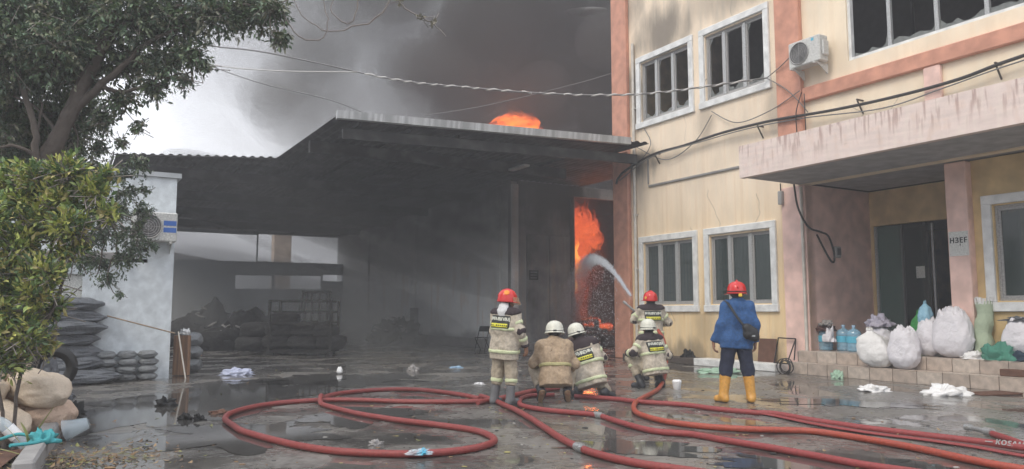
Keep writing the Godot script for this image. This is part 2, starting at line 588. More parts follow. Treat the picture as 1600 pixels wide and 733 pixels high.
	# people
	m("skin", lin(0.30, 0.155, 0.095), 0.5)
	bumpy(m("coat_tan", lin(0.58, 0.51, 0.41), 0.85, tx.grime, 1.3), 0.55, "bump_crease")
	bumpy(m("coat_brown", lin(0.44, 0.325, 0.215), 0.85, tx.grime, 1.3), 0.55, "bump_crease")
	bumpy(m("trouser_tan", lin(0.47, 0.40, 0.30), 0.85, tx.grime, 1.3), 0.55, "bump_crease")
	bumpy(m("yoke_black", lin(0.035, 0.022, 0.026), 0.85, tx.cloth, 2.5), 0.8)
	m("band_yellow", lin(0.74, 0.80, 0.50), 0.45, tx.fine, 3.0)
	m("band_dull", lin(0.50, 0.46, 0.22), 0.6, tx.fine, 3.0)
	m("patch_black", lin(0.02, 0.022, 0.02), 0.7)
	m("patch_yellow", lin(0.66, 0.62, 0.05), 0.6)
	m("letter_white", lin(0.70, 0.71, 0.62), 0.6)
	m("helmet_red", lin(0.56, 0.025, 0.022), 0.22)
	m("helmet_white", lin(0.78, 0.77, 0.66), 0.35, tx.fine, 2.0)
	m("orange_sticker", lin(0.85, 0.26, 0.02), 0.4)
	m("lamp_yellow", lin(0.80, 0.52, 0.05), 0.4)
	bumpy(m("blue_cloth", lin(0.030, 0.105, 0.28), 0.85, tx.grime, 1.3), 0.55, "bump_crease")
	bumpy(m("navy_trouser", lin(0.018, 0.024, 0.055), 0.85, tx.grime, 1.3), 0.55, "bump_crease")
	m("boot_yellow", lin(0.66, 0.33, 0.06), 0.4, tx.mottle, 3.0)
	m("boot_black", lin(0.025, 0.026, 0.03), 0.5)
	m("boot_grey", lin(0.12, 0.12, 0.125), 0.7)
	m("shoe_tan", lin(0.36, 0.22, 0.13), 0.6, tx.mottle, 4.0)
	m("bag_black", lin(0.016, 0.016, 0.017), 0.5, tx.cloth, 3.0)
	m("hair_black", lin(0.012, 0.011, 0.010), 0.6)
	m("eye_white", lin(0.7, 0.68, 0.65), 0.3)
	bumpy(m("white_scarf", lin(0.70, 0.70, 0.70), 0.85, tx.cloth, 3.0), 0.9)
	var vs := m("visor", Color(0.75, 0.62, 0.45, 0.30), 0.08)
	vs.transparency = BaseMaterial3D.TRANSPARENCY_ALPHA
	# plants
	bumpy(m("bark", lin(0.115, 0.095, 0.080), 0.9, tx.mottle, 2.0), 1.2, "bump_coarse")
	m("twig", lin(0.26, 0.23, 0.205), 0.9, tx.mottle, 2.0)
	var lf := m("leaf", Color.WHITE, 0.42)
	lf.vertex_color_use_as_albedo = true
	lf.backlight_enabled = true
	lf.backlight = Color(0.35, 0.42, 0.12)
	var sc := m("speck", Color.WHITE, 0.6)
	sc.vertex_color_use_as_albedo = true
	var dr := m("water_drop", Color(0.80, 0.82, 0.85), 0.4)
	dr.emission_enabled = false

# ---------------------------------------------------------------- ground
func make_ground() -> void:
	var n := 1024
	var pud := grey(31, 0.010, 0, 1, n, 1, 1.0, 6)
	var soot := grey(32, 0.011, 0, 1, n, 1, 1.5, 4)
	var fine := grey(33, 0.11, 0, 1, n, 1, 1.3, 3)
	var streak := grey(34, 0.02, 0, 1, n, 8, 1.4, 3)
	var a := PackedByteArray()
	var r := PackedByteArray()
	var h := PackedByteArray()
	a.resize(n * n * 3); r.resize(n * n); h.resize(n * n)
	for i in n * n:
		var p := pud[i] / 255.0
		var s := soot[i] / 255.0
		var f := fine[i] / 255.0
		var t := streak[i] / 255.0
		var wet := clampf((p + (t - 0.5) * 0.26 + (f - 0.5) * 0.12 - 0.47) * 6.0, 0.0, 1.0)          # 1 in a puddle
		var c := lerpf(0.07, 0.21, s * 0.7 + t * 0.3) * (0.72 + 0.5 * f)
		c *= lerpf(1.0, 0.6, wet)
		var q := Color(c * 1.04, c * 0.97, c * 0.88).linear_to_srgb()
		a[i * 3] = int(q.r * 255); a[i * 3 + 1] = int(q.g * 255); a[i * 3 + 2] = int(q.b * 255)
		r[i] = int(255 * lerpf(0.17 + 0.22 * s + 0.12 * (f - 0.5), 0.045, wet))
		h[i] = int(255 * lerpf(f * 0.7 + s * 0.3, 0.5, wet))
	var him := Image.create_from_data(n, n, false, Image.FORMAT_L8, h)
	him.bump_map_to_normal_map(2.2)
	var g := StandardMaterial3D.new()
	g.resource_name = "wet_ground"
	g.albedo_texture = ImageTexture.create_from_image(Image.create_from_data(n, n, false, Image.FORMAT_RGB8, a))
	g.roughness_texture = tex_l8(r, n)
	g.roughness_texture_channel = BaseMaterial3D.TEXTURE_CHANNEL_RED
	g.roughness = 1.0
	g.normal_enabled = true
	g.normal_texture = ImageTexture.create_from_image(him)
	g.normal_scale = 0.35
	mat.wet_ground = g
	var b := B.new()
	b.sheet(2, 2, func(u, w): return Vector3(lerpf(-60, 60, u), 0, lerpf(20, -100, w)))
	for i in b.v.size(): b.uv[i] = Vector2(b.v[i].x + 3.2, b.v[i].z + 4.5) / 17.0
	tag(put("yard_ground", b.mesh(), g), "", "", "", "structure")
	# standing water in the low spots
	var wm := m("standing_water", lin(0.060, 0.057, 0.053), 0.05)
	for q in [[-4.7, -11.6, 1.5, 3.6, 5, 0.25], [-3.0, -8.6, 1.0, 0.9, 6, 0.1], [1.2, -7.9, 0.75, 0.42, 7, 0.3], [2.9, -7.0, 0.9, 0.5, 8, 0.2], [-3.6, -15.5, 1.6, 1.3, 9, 0.0], [-1.9, -10.3, 0.7, 0.9, 10, 0.0], [4.9, -11.7, 1.1, 0.5, 11, 0.4]]:
		var n5 := noise_of(int(q[4]) * 31, 0.9, 4)
		var pts := []
		for i in 90:
			var t := TAU * i / 90
			var reach := 1.0 + 0.75 * n5.get_noise_2d(cos(t) * 1.6, sin(t) * 1.6)
			pts.append(Vector2(cos(t) * q[2] * reach, sin(t) * q[3] * reach).rotated(q[5]) + Vector2(q[0], q[1]))
		var pb := B.new()
		for k in Geometry2D.triangulate_polygon(PackedVector2Array(pts)): pb.ix.push_back(pb.vert(Vector3(pts[k].x, 0.005, pts[k].y)))
		for k in range(0, pb.ix.size(), 3):
			if (pb.v[k + 2] - pb.v[k]).cross(pb.v[k + 1] - pb.v[k]).y < 0:
				var sw := pb.ix[k + 1]
				pb.ix[k + 1] = pb.ix[k + 2]; pb.ix[k + 2] = sw
		tag(put("puddle", pb.mesh(), wm), "", "", "", "structure")
	var e := B.new()
	e.sheet(2, 2, func(u, w): return Vector3(lerpf(-700, 700, u), -0.02, lerpf(700, -700, w)))
	tag(put("ground", e.mesh(), mat.concrete), "", "", "", "structure")

# ---------------------------------------------------------------- factory building
func facade_texture(x0: float, x1: float, y0: float, y1: float, soot_at: Array, low: Color, high: Color) -> StandardMaterial3D:
	var w := 768
	var hh := 512
	var st := noise_of(41, 0.05, 3)
	var im_s := st.get_image(w, 24)
	im_s.resize(w, hh, Image.INTERPOLATE_CUBIC); im_s.convert(Image.FORMAT_L8)
	var S := im_s.get_data()
	var im_m := noise_of(42, 0.012, 5).get_image(w, hh)
	im_m.convert(Image.FORMAT_L8)
	var Mo := im_m.get_data()
	var out := PackedByteArray()
	out.resize(w * hh * 3)
	var soot_c := Color(0.045, 0.043, 0.042)
	var rust := Color(0.46, 0.24, 0.07)
	for j in hh:
		var y := lerpf(y1, y0, (j + 0.5) / hh)
		var base := low.lerp(high, smoothstep(1.0, 5.2, y))
		for i in w:
			var x := lerpf(x0, x1, (i + 0.5) / w)
			var k := j * w + i
			var s := S[k] / 255.0
			var mo := Mo[k] / 255.0
			var c := base * (0.88 + 0.20 * mo)
			c = c.lerp(rust, 0.26 * smoothstep(0.60, 0.9, s + (mo - 0.5) * 0.5) * (0.3 + 0.65 * smoothstep(6.5, 0.6, y)))
			c = c.lerp(Color(0.80, 0.74, 0.62), 0.16 * smoothstep(0.45, 0.18, s))
			var dirt := 0.55 * smoothstep(0.75, 0.10, y + (mo - 0.5) * 0.8) 
			for q in soot_at:      # x, y, half width, half height, strength
				var d := Vector2((x - q[0]) / q[2], (y - q[1]) / q[3]).length()
				dirt = maxf(dirt, q[4] * smoothstep(1.0, 0.15, d + (mo - 0.5) * 0.40 + (s - 0.5) * 0.18))
			c = c.lerp(soot_c, clampf(dirt, 0, 0.95))
			c = c.linear_to_srgb()
			out[k * 3] = int(clampf(c.r, 0, 1) * 255); out[k * 3 + 1] = int(clampf(c.g, 0, 1) * 255); out[k * 3 + 2] = int(clampf(c.b, 0, 1) * 255)
	var rg := RandomNumberGenerator.new()       # hairline cracks
	rg.seed = int(x0 * 10 + 500)
	for c in 9:
		var cx := rg.randf() * w
		var cy := rg.randf() * hh * 0.9
		var dx := rg.randf_range(-0.8, 0.8)
		var dy := rg.randf_range(0.3, 1.0)
		for k in rg.randi_range(30, 110):
			dx = clampf(dx + rg.randf_range(-0.5, 0.5), -1, 1)
			cx += dx; cy += dy
			var q := int(cy) * w + int(cx)
			if int(cx) < 0 or int(cx) >= w or q < 0 or q >= w * hh: break
			for e in 3: out[q * 3 + e] = int(out[q * 3 + e] * 0.74)
	var s2 := StandardMaterial3D.new()
	s2.resource_name = "stained_wall"
	s2.albedo_texture = ImageTexture.create_from_image(Image.create_from_data(w, hh, false, Image.FORMAT_RGB8, out))
	s2.roughness = 0.8
	s2.uv1_scale = Vector3(1.0 / (x1 - x0), -1.0 / (y1 - y0), 1)
	s2.uv1_offset = Vector3(-x0 / (x1 - x0), y1 / (y1 - y0), 0)
	return s2

func window_in(house: Node3D, x0: float, x1: float, y0: float, y1: float, cuts: Array, broken: bool, seed_: int, bars := false, zo := 0.0) -> void:
	# a plaster surround round a set-back metal frame with upright mullions and panes
	var s := 0.175
	var b := B.new()
	b.box(Vector3((x0 + x1) / 2, y1 - s / 2, 0.025), Vector3(x1 - x0, s, 0.07), Basis(), 0.012)
	b.box(Vector3((x0 + x1) / 2, y0 + s / 2, 0.035), Vector3(x1 - x0 + 0.04, s, 0.09), Basis(), 0.012)
	for x in [x0 + s / 2, x1 - s / 2]: b.box(Vector3(x, (y0 + y1) / 2, 0.025), Vector3(s, y1 - y0 - 2 * s, 0.07), Basis(), 0.012)
	var win := put("window", b.mesh(), mat.white_paint, house, Vector3(0, 0, zo))
	var a := x0 + s
	var c := x1 - s
	var lo := y0 + s
	var hi := y1 - s
	var f := B.new()
	var z := -0.09
	var t := 0.07
	f.box(Vector3((a + c) / 2, hi - t / 2, z), Vector3(c - a, t, 0.08), Basis(), 0.008)
	f.box(Vector3((a + c) / 2, lo + t / 2, z), Vector3(c - a, t, 0.10), Basis(), 0.008)
	for x in [a + t / 2, c - t / 2]: f.box(Vector3(x, (lo + hi) / 2, z), Vector3(t, hi - lo - 2 * t, 0.08), Basis(), 0.008)
	put("frame", f.mesh(), mat.grey_frame, win)
	var edges := [a + t]
	for q in cuts:
		var x := lerpf(a, c, q)
		put("mullion", box_mesh(Vector3(0.10, hi - lo - 2 * t, 0.09), 0.01, Vector3(x, (lo + hi) / 2, z + 0.005)), mat.aluminium, win)
		edges.append(x - 0.05); edges.append(x + 0.05)
	edges.append(c - t)
	var rg := RandomNumberGenerator.new()
	rg.seed = seed_
	for k in range(0, edges.size(), 2):
		var p: float = edges[k]
		var q: float = edges[k + 1]
		var sash := B.new()
		for yy in [lo + t + 0.025, hi - t - 0.025]: sash.box(Vector3((p + q) / 2, yy, z - 0.01), Vector3(q - p, 0.05, 0.05))
		for xx in [p + 0.02, q - 0.02]: sash.box(Vector3(xx, (lo + hi) / 2, z - 0.01), Vector3(0.04, hi - lo - 2 * t - 0.1, 0.05))
		put("sash", sash.mesh(), mat.grey_frame, win)
		if not broken:
			put("pane", box_mesh(Vector3(q - p - 0.08, hi - lo - 2 * t - 0.1, 0.006), 0.0, Vector3((p + q) / 2, (lo + hi) / 2, z - 0.012)), mat.window_glass, win)
			if bars:
				var gb := B.new()
				var nb := 5
				for i in nb: gb.box(Vector3(lerpf(p, q, (i + 0.5) / nb), (lo + hi) / 2, z - 0.13), Vector3(0.016, hi - lo, 0.016))
				for yy in [0.2, 0.5, 0.8]: gb.box(Vector3((p + q) / 2, lerpf(lo, hi, yy), z - 0.15), Vector3(q - p, 0.02, 0.012))
				put("grille", gb.mesh(), mat.rusty_steel, win)
		else:
			for cn in [0, 1, 2]:       # jagged remains of glass in the corners
				if rg.randf() < 0.4: continue
				var cx := p + 0.04 if cn != 1 else q - 0.04
				var cy := lo + t + 0.05 if cn < 2 else hi - t - 0.05
				var sx := 1.0 if cn != 1 else -1.0
				var sy := 1.0 if cn < 2 else -1.0
				var wd := (q - p) * rg.randf_range(0.3, 0.85) if cn < 2 else 0.12
				var ht := rg.randf_range(0.08, 0.34)
				var pts := [Vector2(cx, cy), Vector2(cx + sx * wd, cy)]
				for e in 3:
					var w2 := (2.5 - e) / 3.2
					pts.append(Vector2(cx + sx * wd * w2 * rg.randf_range(0.5, 1.0), cy + sy * ht * (1.0 - w2) * rg.randf_range(0.6, 1.2)))
				pts.append(Vector2(cx, cy + sy * ht))
				var sh := B.new()
				sh.prism(pts, z - 0.015, z - 0.009)
				put("glass_shard", sh.mesh(), mat.dirty_glass, win)

func make_factory() -> void:
	var f := thing("factory_building", "cream and pink painted two storey factory building with a concrete canopy over its tiled steps", "building", ORIGIN, TURN)
	# windows: three panes each
	var holes := []
	for x in [[-5.66, -3.27], [-3.03, -0.66]]:
		holes.append(Rect2(x[0] + 0.2, 1.56, x[1] - x[0] - 0.4, 1.75))
		holes.append(Rect2(x[0] + 0.2, 6.94, x[1] - x[0] - 0.4, 1.76))
	var yard_wall := facade_texture(-6.7, 0.3, 0.0, 11.5, [[-4.5, 9.35, 1.9, 1.3, 0.72], [-1.7, 9.5, 1.7, 0.9, 0.5], [-3.0, 9.6, 2.6, 0.8, 0.35], [-2.9, 6.3, 0.5, 0.9, 0.3], [-0.6, 6.1, 0.6, 0.9, 0.35], [-3.1, 1.0, 0.5, 1.2, 0.3], [-5.75, 7.7, 0.55, 1.6, 0.75], [-6.0, 5.7, 1.5, 0.75, 0.85], [-6.2, 10.6, 1.2, 1.2, 0.6]], Color(0.82, 0.62, 0.36), Color(0.85, 0.71, 0.55))
	mat.yard_wall = yard_wall
	var b := B.new()
	b.wall(-6.7, 0.2, 0, 11.5, -0.22, 0.0, holes)
	put("wall", b.mesh(), yard_wall, f)
	var strip := facade_texture(0.2, 8.2, 4.0, 11.5, [], Color(0.82, 0.66, 0.42), Color(0.84, 0.71, 0.54))
	var b2 := B.new()
	b2.wall(0.2, 8.2, 4.26, 11.5, -0.22, 0.0, [Rect2(1.43, 6.8, 6.3, 2.4)])
	put("wall", b2.mesh(), strip, f)
	var b3 := B.new()       # wall beside the porch, with a window
	b3.wall(3.64, 8.2, 0, 4.255, -0.67, -0.45, [Rect2(4.02, 1.56, 1.96, 1.78)])
	put("wall", b3.mesh(), mat.ochre_paint, f)
	# plain shell behind
	var sh := B.new()
	sh.wall(-14, -0.22, 0, 11.5, -0.2, 0.0, [], Transform3D(Basis(Vector3.UP, PI / 2), Vector3(-6.5, 0, 0)) * Transform3D(Basis(Vector3.UP, PI), Vector3.ZERO))
	sh.wall(-6.7, 8.2, 0, 11.5, -14.2, -14.0, [])
	sh.box(Vector3(8.1, 5.75, -7.1), Vector3(0.2, 11.5, 13.78))
	put("wall", sh.mesh(), mat.ochre_paint, f)
	var slab := B.new()
	slab.box(Vector3(0.85, 11.62, -7.1), Vector3(15.2, 0.22, 14.6))
	put("roof", slab.mesh(), mat.concrete, f)
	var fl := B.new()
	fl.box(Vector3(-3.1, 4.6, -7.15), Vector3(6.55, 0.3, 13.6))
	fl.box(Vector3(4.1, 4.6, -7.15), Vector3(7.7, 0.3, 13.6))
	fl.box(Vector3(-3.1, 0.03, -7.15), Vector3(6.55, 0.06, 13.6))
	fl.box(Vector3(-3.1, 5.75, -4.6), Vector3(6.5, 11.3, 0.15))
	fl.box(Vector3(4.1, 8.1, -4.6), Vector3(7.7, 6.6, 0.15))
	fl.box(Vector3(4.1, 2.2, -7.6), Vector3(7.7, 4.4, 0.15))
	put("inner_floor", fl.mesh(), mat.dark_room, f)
	# windows
	window_in(f, -5.66, -3.27, 1.36, 3.53, [0.31, 0.65], false, 1, true)
	window_in(f, -3.03, -0.66, 1.36, 3.53, [0.32, 0.66], false, 2, true)
	window_in(f, -5.66, -3.27, 6.74, 8.91, [0.31, 0.65], true, 3)
	window_in(f, -3.03, -0.66, 6.74, 8.91, [0.32, 0.66], true, 4)
	window_in(f, 3.82, 6.18, 1.36, 3.54, [0.5], false, 5, true, -0.45)
	# the long row of broken panes upstairs: slim frame, no surround
	var lw := B.new()
	lw.box(Vector3(4.58, 9.16, -0.1), Vector3(6.3, 0.07, 0.1)); lw.box(Vector3(4.58, 6.835, -0.1), Vector3(6.3, 0.07, 0.12))
	for x in [1.465, 7.695]: lw.box(Vector3(x, 8.0, -0.1), Vector3(0.07, 2.26, 0.1))
	var row := put("window", lw.mesh(), mat.white_paint, f)
	var xs := [1.5, 2.38, 3.38, 4.33, 5.3, 6.3, 7.66]
	var rg := RandomNumberGenerator.new()
	rg.seed = 12
	for k in 6:
		if k: put("mullion", box_mesh(Vector3(0.085, 2.26, 0.09), 0.01, Vector3(xs[k], 8.0, -0.1)), mat.aluminium, row)
		var p: float = xs[k] + 0.045
		var q: float = xs[k + 1] - 0.045
		var pts := [Vector2(p, 6.87), Vector2(q, 6.87), Vector2(q, 6.87 + rg.randf_range(0.1, 0.42))]
		for e in 7: pts.append(Vector2(lerpf(q, p, (e + 0.8) / 8.0), 6.87 + rg.randf_range(0.03, 0.16)))
		pts.append(Vector2(p, 6.87 + rg.randf_range(0.1, 0.4)))
		var s := B.new()
		s.prism(pts, -0.105, -0.099)
		put("glass_shard", s.mesh(), mat.dirty_glass, row)
	# pillars, bands, ledges, pipe
	put("corner_pillar", box_mesh(Vector3(0.72, 11.4, 0.14), 0.02, Vector3(-6.36, 5.7, 0.071)), mat.terracotta_paint, f)
	put("pillar", box_mesh(Vector3(0.70, 6.5, 0.14), 0.02, Vector3(-0.07, 8.23, 0.071)), mat.terracotta_paint, f)
	put("pillar", box_mesh(Vector3(0.66, 4.24, 0.06), 0.015, Vector3(-0.12, 2.13, 0.031)), mat.pink_paint, f)
	put("band", box_mesh(Vector3(7.90, 0.32, 0.12), 0.02, Vector3(4.24, 6.31, 0.061)), mat.terracotta_paint, f)
	put("band_pier", box_mesh(Vector3(0.34, 1.14, 0.10), 0.02, Vector3(3.31, 5.575, 0.051)), mat.pink_paint, f)
	put("band_pier", box_mesh(Vector3(0.34, 1.14, 0.10), 0.02, Vector3(6.7, 5.575, 0.051)), mat.pink_paint, f)
	put("ledge", box_mesh(Vector3(3.45, 0.06, 0.05), 0.01, Vector3(-3.46, 4.98, 0.026)), mat.concrete, f)
	put("ledge", box_mesh(Vector3(0.05, 0.72, 0.04), 0.01, Vector3(-5.2, 5.40, 0.021)), mat.concrete, f)
	var kerb_a := B.new()
	kerb_a.box(Vector3(-1.72, 0.09, 0.26), Vector3(2.6, 0.18, 0.5), Basis(), 0.015)
	put("plinth", kerb_a.mesh(), mat.white_paint, f)
	put("plinth", box_mesh(Vector3(2.9, 0.17, 0.46), 0.015, Vector3(-4.5, 0.085, 0.24)), mat.rusty_steel, f)
	var pipe := B.new()
	pipe.tube([Vector3(-5.76, 0.3, 0.07), Vector3(-5.76, 5.4, 0.07), Vector3(-5.76, 9.4, 0.07)], 0.045, 10)
	for y in [1.0, 2.6, 4.2, 5.8, 7.4]: pipe.box(Vector3(-5.76, y, 0.05), Vector3(0.14, 0.04, 0.09))
	put("drain_pipe", pipe.mesh(), mat.pvc_pipe, f)
	var pp := B.new()
	pp.tube([Vector3(0.16, 0.5, 0.11), Vector3(0.16, 4.2, 0.11)], 0.035, 8)
	put("drain_pipe", pp.mesh(), mat.pvc_pipe, f)
	# canopy
	var cf := facade_texture(0.0, 8.3, 4.2, 5.0, [], Color(0.72, 0.58, 0.52), Color(0.74, 0.62, 0.57))
	var cfi: Image = cf.albedo_texture.get_image()
	var wet := noise_of(77, 0.10, 3).get_image(768, 8)
	wet.resize(768, 512, Image.INTERPOLATE_CUBIC); wet.convert(Image.FORMAT_L8)
	for j in range(0, 512):
		for i in range(0, 768):
			var k := smoothstep(0.56, 0.80, wet.get_pixel(i, j).r) * smoothstep(560.0, 0.0, j + 120.0 * wet.get_pixel(i, 5).r) 
			if k > 0.02: cfi.set_pixel(i, j, cfi.get_pixel(i, j).lerp(Color(0.55, 0.42, 0.39), 0.6 * k))
	cf.albedo_texture = ImageTexture.create_from_image(cfi)
	mat.canopy_face = cf
	var c1 := B.new()
	c1.wall(0.0, 8.3, 4.262, 4.97, 1.75, 1.9, [])
	put("canopy_face", c1.mesh(), cf, f)
	var c2 := B.new()
	c2.box(Vector3(4.15, 4.40, 0.876), Vector3(8.28, 0.24, 1.745))
	c2.box(Vector3(0.075, 4.74, 0.874), Vector3(0.15, 0.44, 1.74))
	put("canopy", c2.mesh(), mat.underside, f)
	# porch: side wall, back wall with a doorway, ceiling
	var sw := B.new()
	sw.wall(0.0, 2.3, 0, 4.255, -0.1, 0.1, [], Transform3D(Basis(Vector3.UP, PI / 2), Vector3(0.1, 0, 0)))
	put("porch_wall", sw.mesh(), mat.pink_paint, f)
	var bw := B.new()
	bw.wall(0.2, 8.0, 0, 4.255, -2.45, -2.3, [Rect2(0.28, 0.49, 3.3, 2.93)])
	put("porch_wall", bw.mesh(), mat.ochre_paint, f)
	put("porch_ceiling", box_mesh(Vector3(7.9, 0.1, 2.0), 0.0, Vector3(4.2, 4.33, -1.25)), mat.underside, f)
	put("porch_pillar", box_mesh(Vector3(0.41, 3.76, 0.42), 0.02, Vector3(3.445, 2.37, -0.46)), mat.pink_paint, f)
	var door := put("door", box_mesh(Vector3(0.06, 2.9, 0.08), 0.0, Vector3(0.31, 1.95, -2.36)), mat.aluminium, f)
	put("pane", box_mesh(Vector3(0.60, 2.86, 0.012), 0.0, Vector3(0.64, 1.95, -2.36)), mat.green_glass, door)
	put("door_frame", box_mesh(Vector3(0.05, 2.9, 0.07), 0.0, Vector3(0.965, 1.95, -2.36)), mat.dark_grille, door)
	put("pane", box_mesh(Vector3(0.62, 2.86, 0.012), 0.0, Vector3(1.10, 1.95, -2.70)), mat.smoked_glass, door)
	put("door_frame", box_mesh(Vector3(0.045, 2.9, 0.05), 0.0, Vector3(1.52, 1.95, -2.66)), mat.aluminium, door)
	put("notice", box_mesh(Vector3(0.21, 0.28, 0.004), 0.0, Vector3(1.17, 2.28, -2.688)), mat.paper, door)
	var inner := B.new()
	inner.box(Vector3(1.85, 1.55, -5.2), Vector3(0.9, 2.1, 0.5)); inner.box(Vector3(2.85, 0.95, -4.4), Vector3(1.2, 0.9, 0.7), Basis(), 0.02)
	put("cabinet", inner.mesh(), mat.brown_board, f)
	# porch floor and steps, tile by tile
	var core := B.new()
	core.box(Vector3(4.05, 0.11, -0.95), Vector3(8.2, 0.22, 2.84)); core.box(Vector3(4.05, 0.345, -1.1), Vector3(8.2, 0.25, 2.54))
	var steps := put("steps", core.mesh(), mat.mortar, f)
	rg.seed = 4
	var tw := 0.495
	var rise := [box_mesh(Vector3(tw - 0.012, 0.224, 0.02), 0.004), box_mesh(Vector3(tw - 0.012, 0.232, 0.02), 0.004), box_mesh(Vector3(tw - 0.012, 0.022, 0.285), 0.004), box_mesh(Vector3(tw - 0.012, 0.022, 0.47), 0.004)]
	var kinds := [mat.tile, mat.tile_pale, mat.tile_dull]
	for i in 16:
		var x := -0.04 + tw * (i + 0.5)
		put("tile", rise[0], kinds[rg.randi() % 3], steps, Vector3(x, 0.112, 0.478 + rg.randf_range(0, 0.003)))
		put("tile", rise[1], kinds[rg.randi() % 3], steps, Vector3(x + 0.02, 0.362, 0.178 + rg.randf_range(0, 0.003)))
		put("tile", rise[2], kinds[rg.randi() % 3], steps, Vector3(x, 0.235 + rg.randf_range(0, 0.002), 0.338))
		for j in 4: put("tile", rise[3], kinds[rg.randi() % 3], steps, Vector3(x + 0.02, 0.484 + rg.randf_range(0, 0.002), -0.055 - 0.485 * j))
	# a paper sheet on the pillar and a blue patch over the canopy
	var sheet := put("paper_sign", box_mesh(Vector3(0.37, 0.47, 0.008), 0.0), mat.paper)
	sheet.position = W(3.455, 2.66, -0.244)
	sheet.rotation.y = TURN
	tag(sheet, "white paper sheet lettered H3EF stuck on the pink porch pillar", "sign")
	var tm := TextMesh.new()
	tm.text = "H3EF"
	var fo := SystemFont.new()
	fo.font_names = PackedStringArray(["Droid Sans"])
	fo.font_weight = 700
	tm.font = fo
	tm.font_size = 64
	tm.pixel_size = 0.0023
	tm.depth = 0.004
	put("lettering", tm, mat.ink, sheet, Vector3(0, 0.065, 0.0055))
	var t2: TextMesh = tm.duplicate()
	t2.text = "7"
	t2.pixel_size = 0.001
	put("lettering", t2, mat.ink, sheet, Vector3(0.03, -0.03, 0.0055))
	put("board_patch", box_mesh(Vector3(0.26, 0.22, 0.02), 0.0, Vector3(3.83, 5.32, 0.011)), mat.blue_cap, f)
	# outdoor unit
	outdoor_unit("air_conditioner", "white air conditioner unit on wall brackets above the canopy of the factory", W(0.66, 6.80, 0.30), TURN, false)

func outdoor_unit(called: String, label: String, at: Vector3, turn: float, printed: bool) -> void:
	var o := thing(called, label, "air conditioner", at, turn)
	put("casing", box_mesh(Vector3(0.84, 0.60, 0.30), 0.025, Vector3(0, 0.36, 0.02)), mat.white_metal, o)
	var g := B.new()
	var c := Vector3(-0.12, 0.36, 0.172)
	for r in [0.245, 0.20, 0.155, 0.11, 0.065]:
		var ring := []
		for k in 29: ring.append(c + Vector3(cos(TAU * k / 28) * r, sin(TAU * k / 28) * r, 0.012))
		g.tube(ring, 0.006 if r < 0.24 else 0.014, 5, false)
	for k in 8: g.bar(c + Vector3(0, 0, 0.012), c + Vector3(cos(TAU * k / 8) * 0.245, sin(TAU * k / 8) * 0.245, 0.012), 0.008, 0.008, Vector3.BACK)
	put("fan_guard", g.mesh(), mat.grey_frame, o)
	var d := B.new()
	d.lathe([Vector2(0.0, 0.004), Vector2(0.24, 0.004), Vector2(0.24, -0.01)], 28, c, Basis(Vector3.RIGHT, PI / 2))
	put("fan_opening", d.mesh(), mat.dark_grille, o)
	for s in [-0.32, 0.30]:
		var br := B.new()
		br.box(Vector3(s, 0.04, 0.0), Vector3(0.04, 0.04, 0.46)); br.box(Vector3(s, -0.05, -0.21), Vector3(0.04, 0.20, 0.04))
		br.prism([Vector2(-0.2, -0.02), Vector2(0.2, 0.02), Vector2(-0.2, -0.22)], -0.004, 0.004, Transform3D(Basis(Vector3.UP, -PI / 2), Vector3(s + 0.03, 0.04, 0.0)))
		put("bracket", br.mesh(), mat.white_metal, o)
	if printed:
		for y in [0.44, 0.30]: put("label_print", box_mesh(Vector3(0.24, 0.10, 0.004), 0.0, Vector3(0.28, y, 0.172)), mat.blue_print, o)
	else:
		put("badge", box_mesh(Vector3(0.07, 0.06, 0.004), 0.0, Vector3(0.24, 0.58, 0.172)), mat.cyan_print, o)
		put("side_cover", box_mesh(Vector3(0.05, 0.34, 0.2), 0.02, Vector3(0.44, 0.36, 0.0)), mat.white_metal, o)

# ---------------------------------------------------------------- the open shed that burns
func corrugated(b: B, outline: Array, y: float) -> void:      # a roof sheet as ribs along x cut to a convex outline, drawn from both sides
	var flat := PackedVector2Array(outline)
	var z := 1e9
	var z1 := -1e9
	for p in flat: z = minf(z, p.y); z1 = maxf(z1, p.y)
	var last := []
	while z <= z1 + 0.01:
		var hit := []
		for i in flat.size():
			var p := flat[i]
			var q := flat[(i + 1) % flat.size()]
			var zz := clampf(z, minf(p.y, q.y) - 1, 1e9)
			if (p.y - zz) * (q.y - zz) <= 0.0 and absf(p.y - q.y) > 1e-5: hit.append(lerpf(p.x, q.x, (zz - p.y) / (q.y - p.y)))
		if hit.size() >= 2:
			var h := 0.035 * sin(z * TAU / 0.25)
			var now := [b.vert(Vector3(hit.min(), y + h, z)), b.vert(Vector3(hit.max(), y + h, z))]
			if last.size():
				b.tri(last[0], now[0], last[1]); b.tri(last[1], now[0], now[1])
			last = now
		z += 0.0625

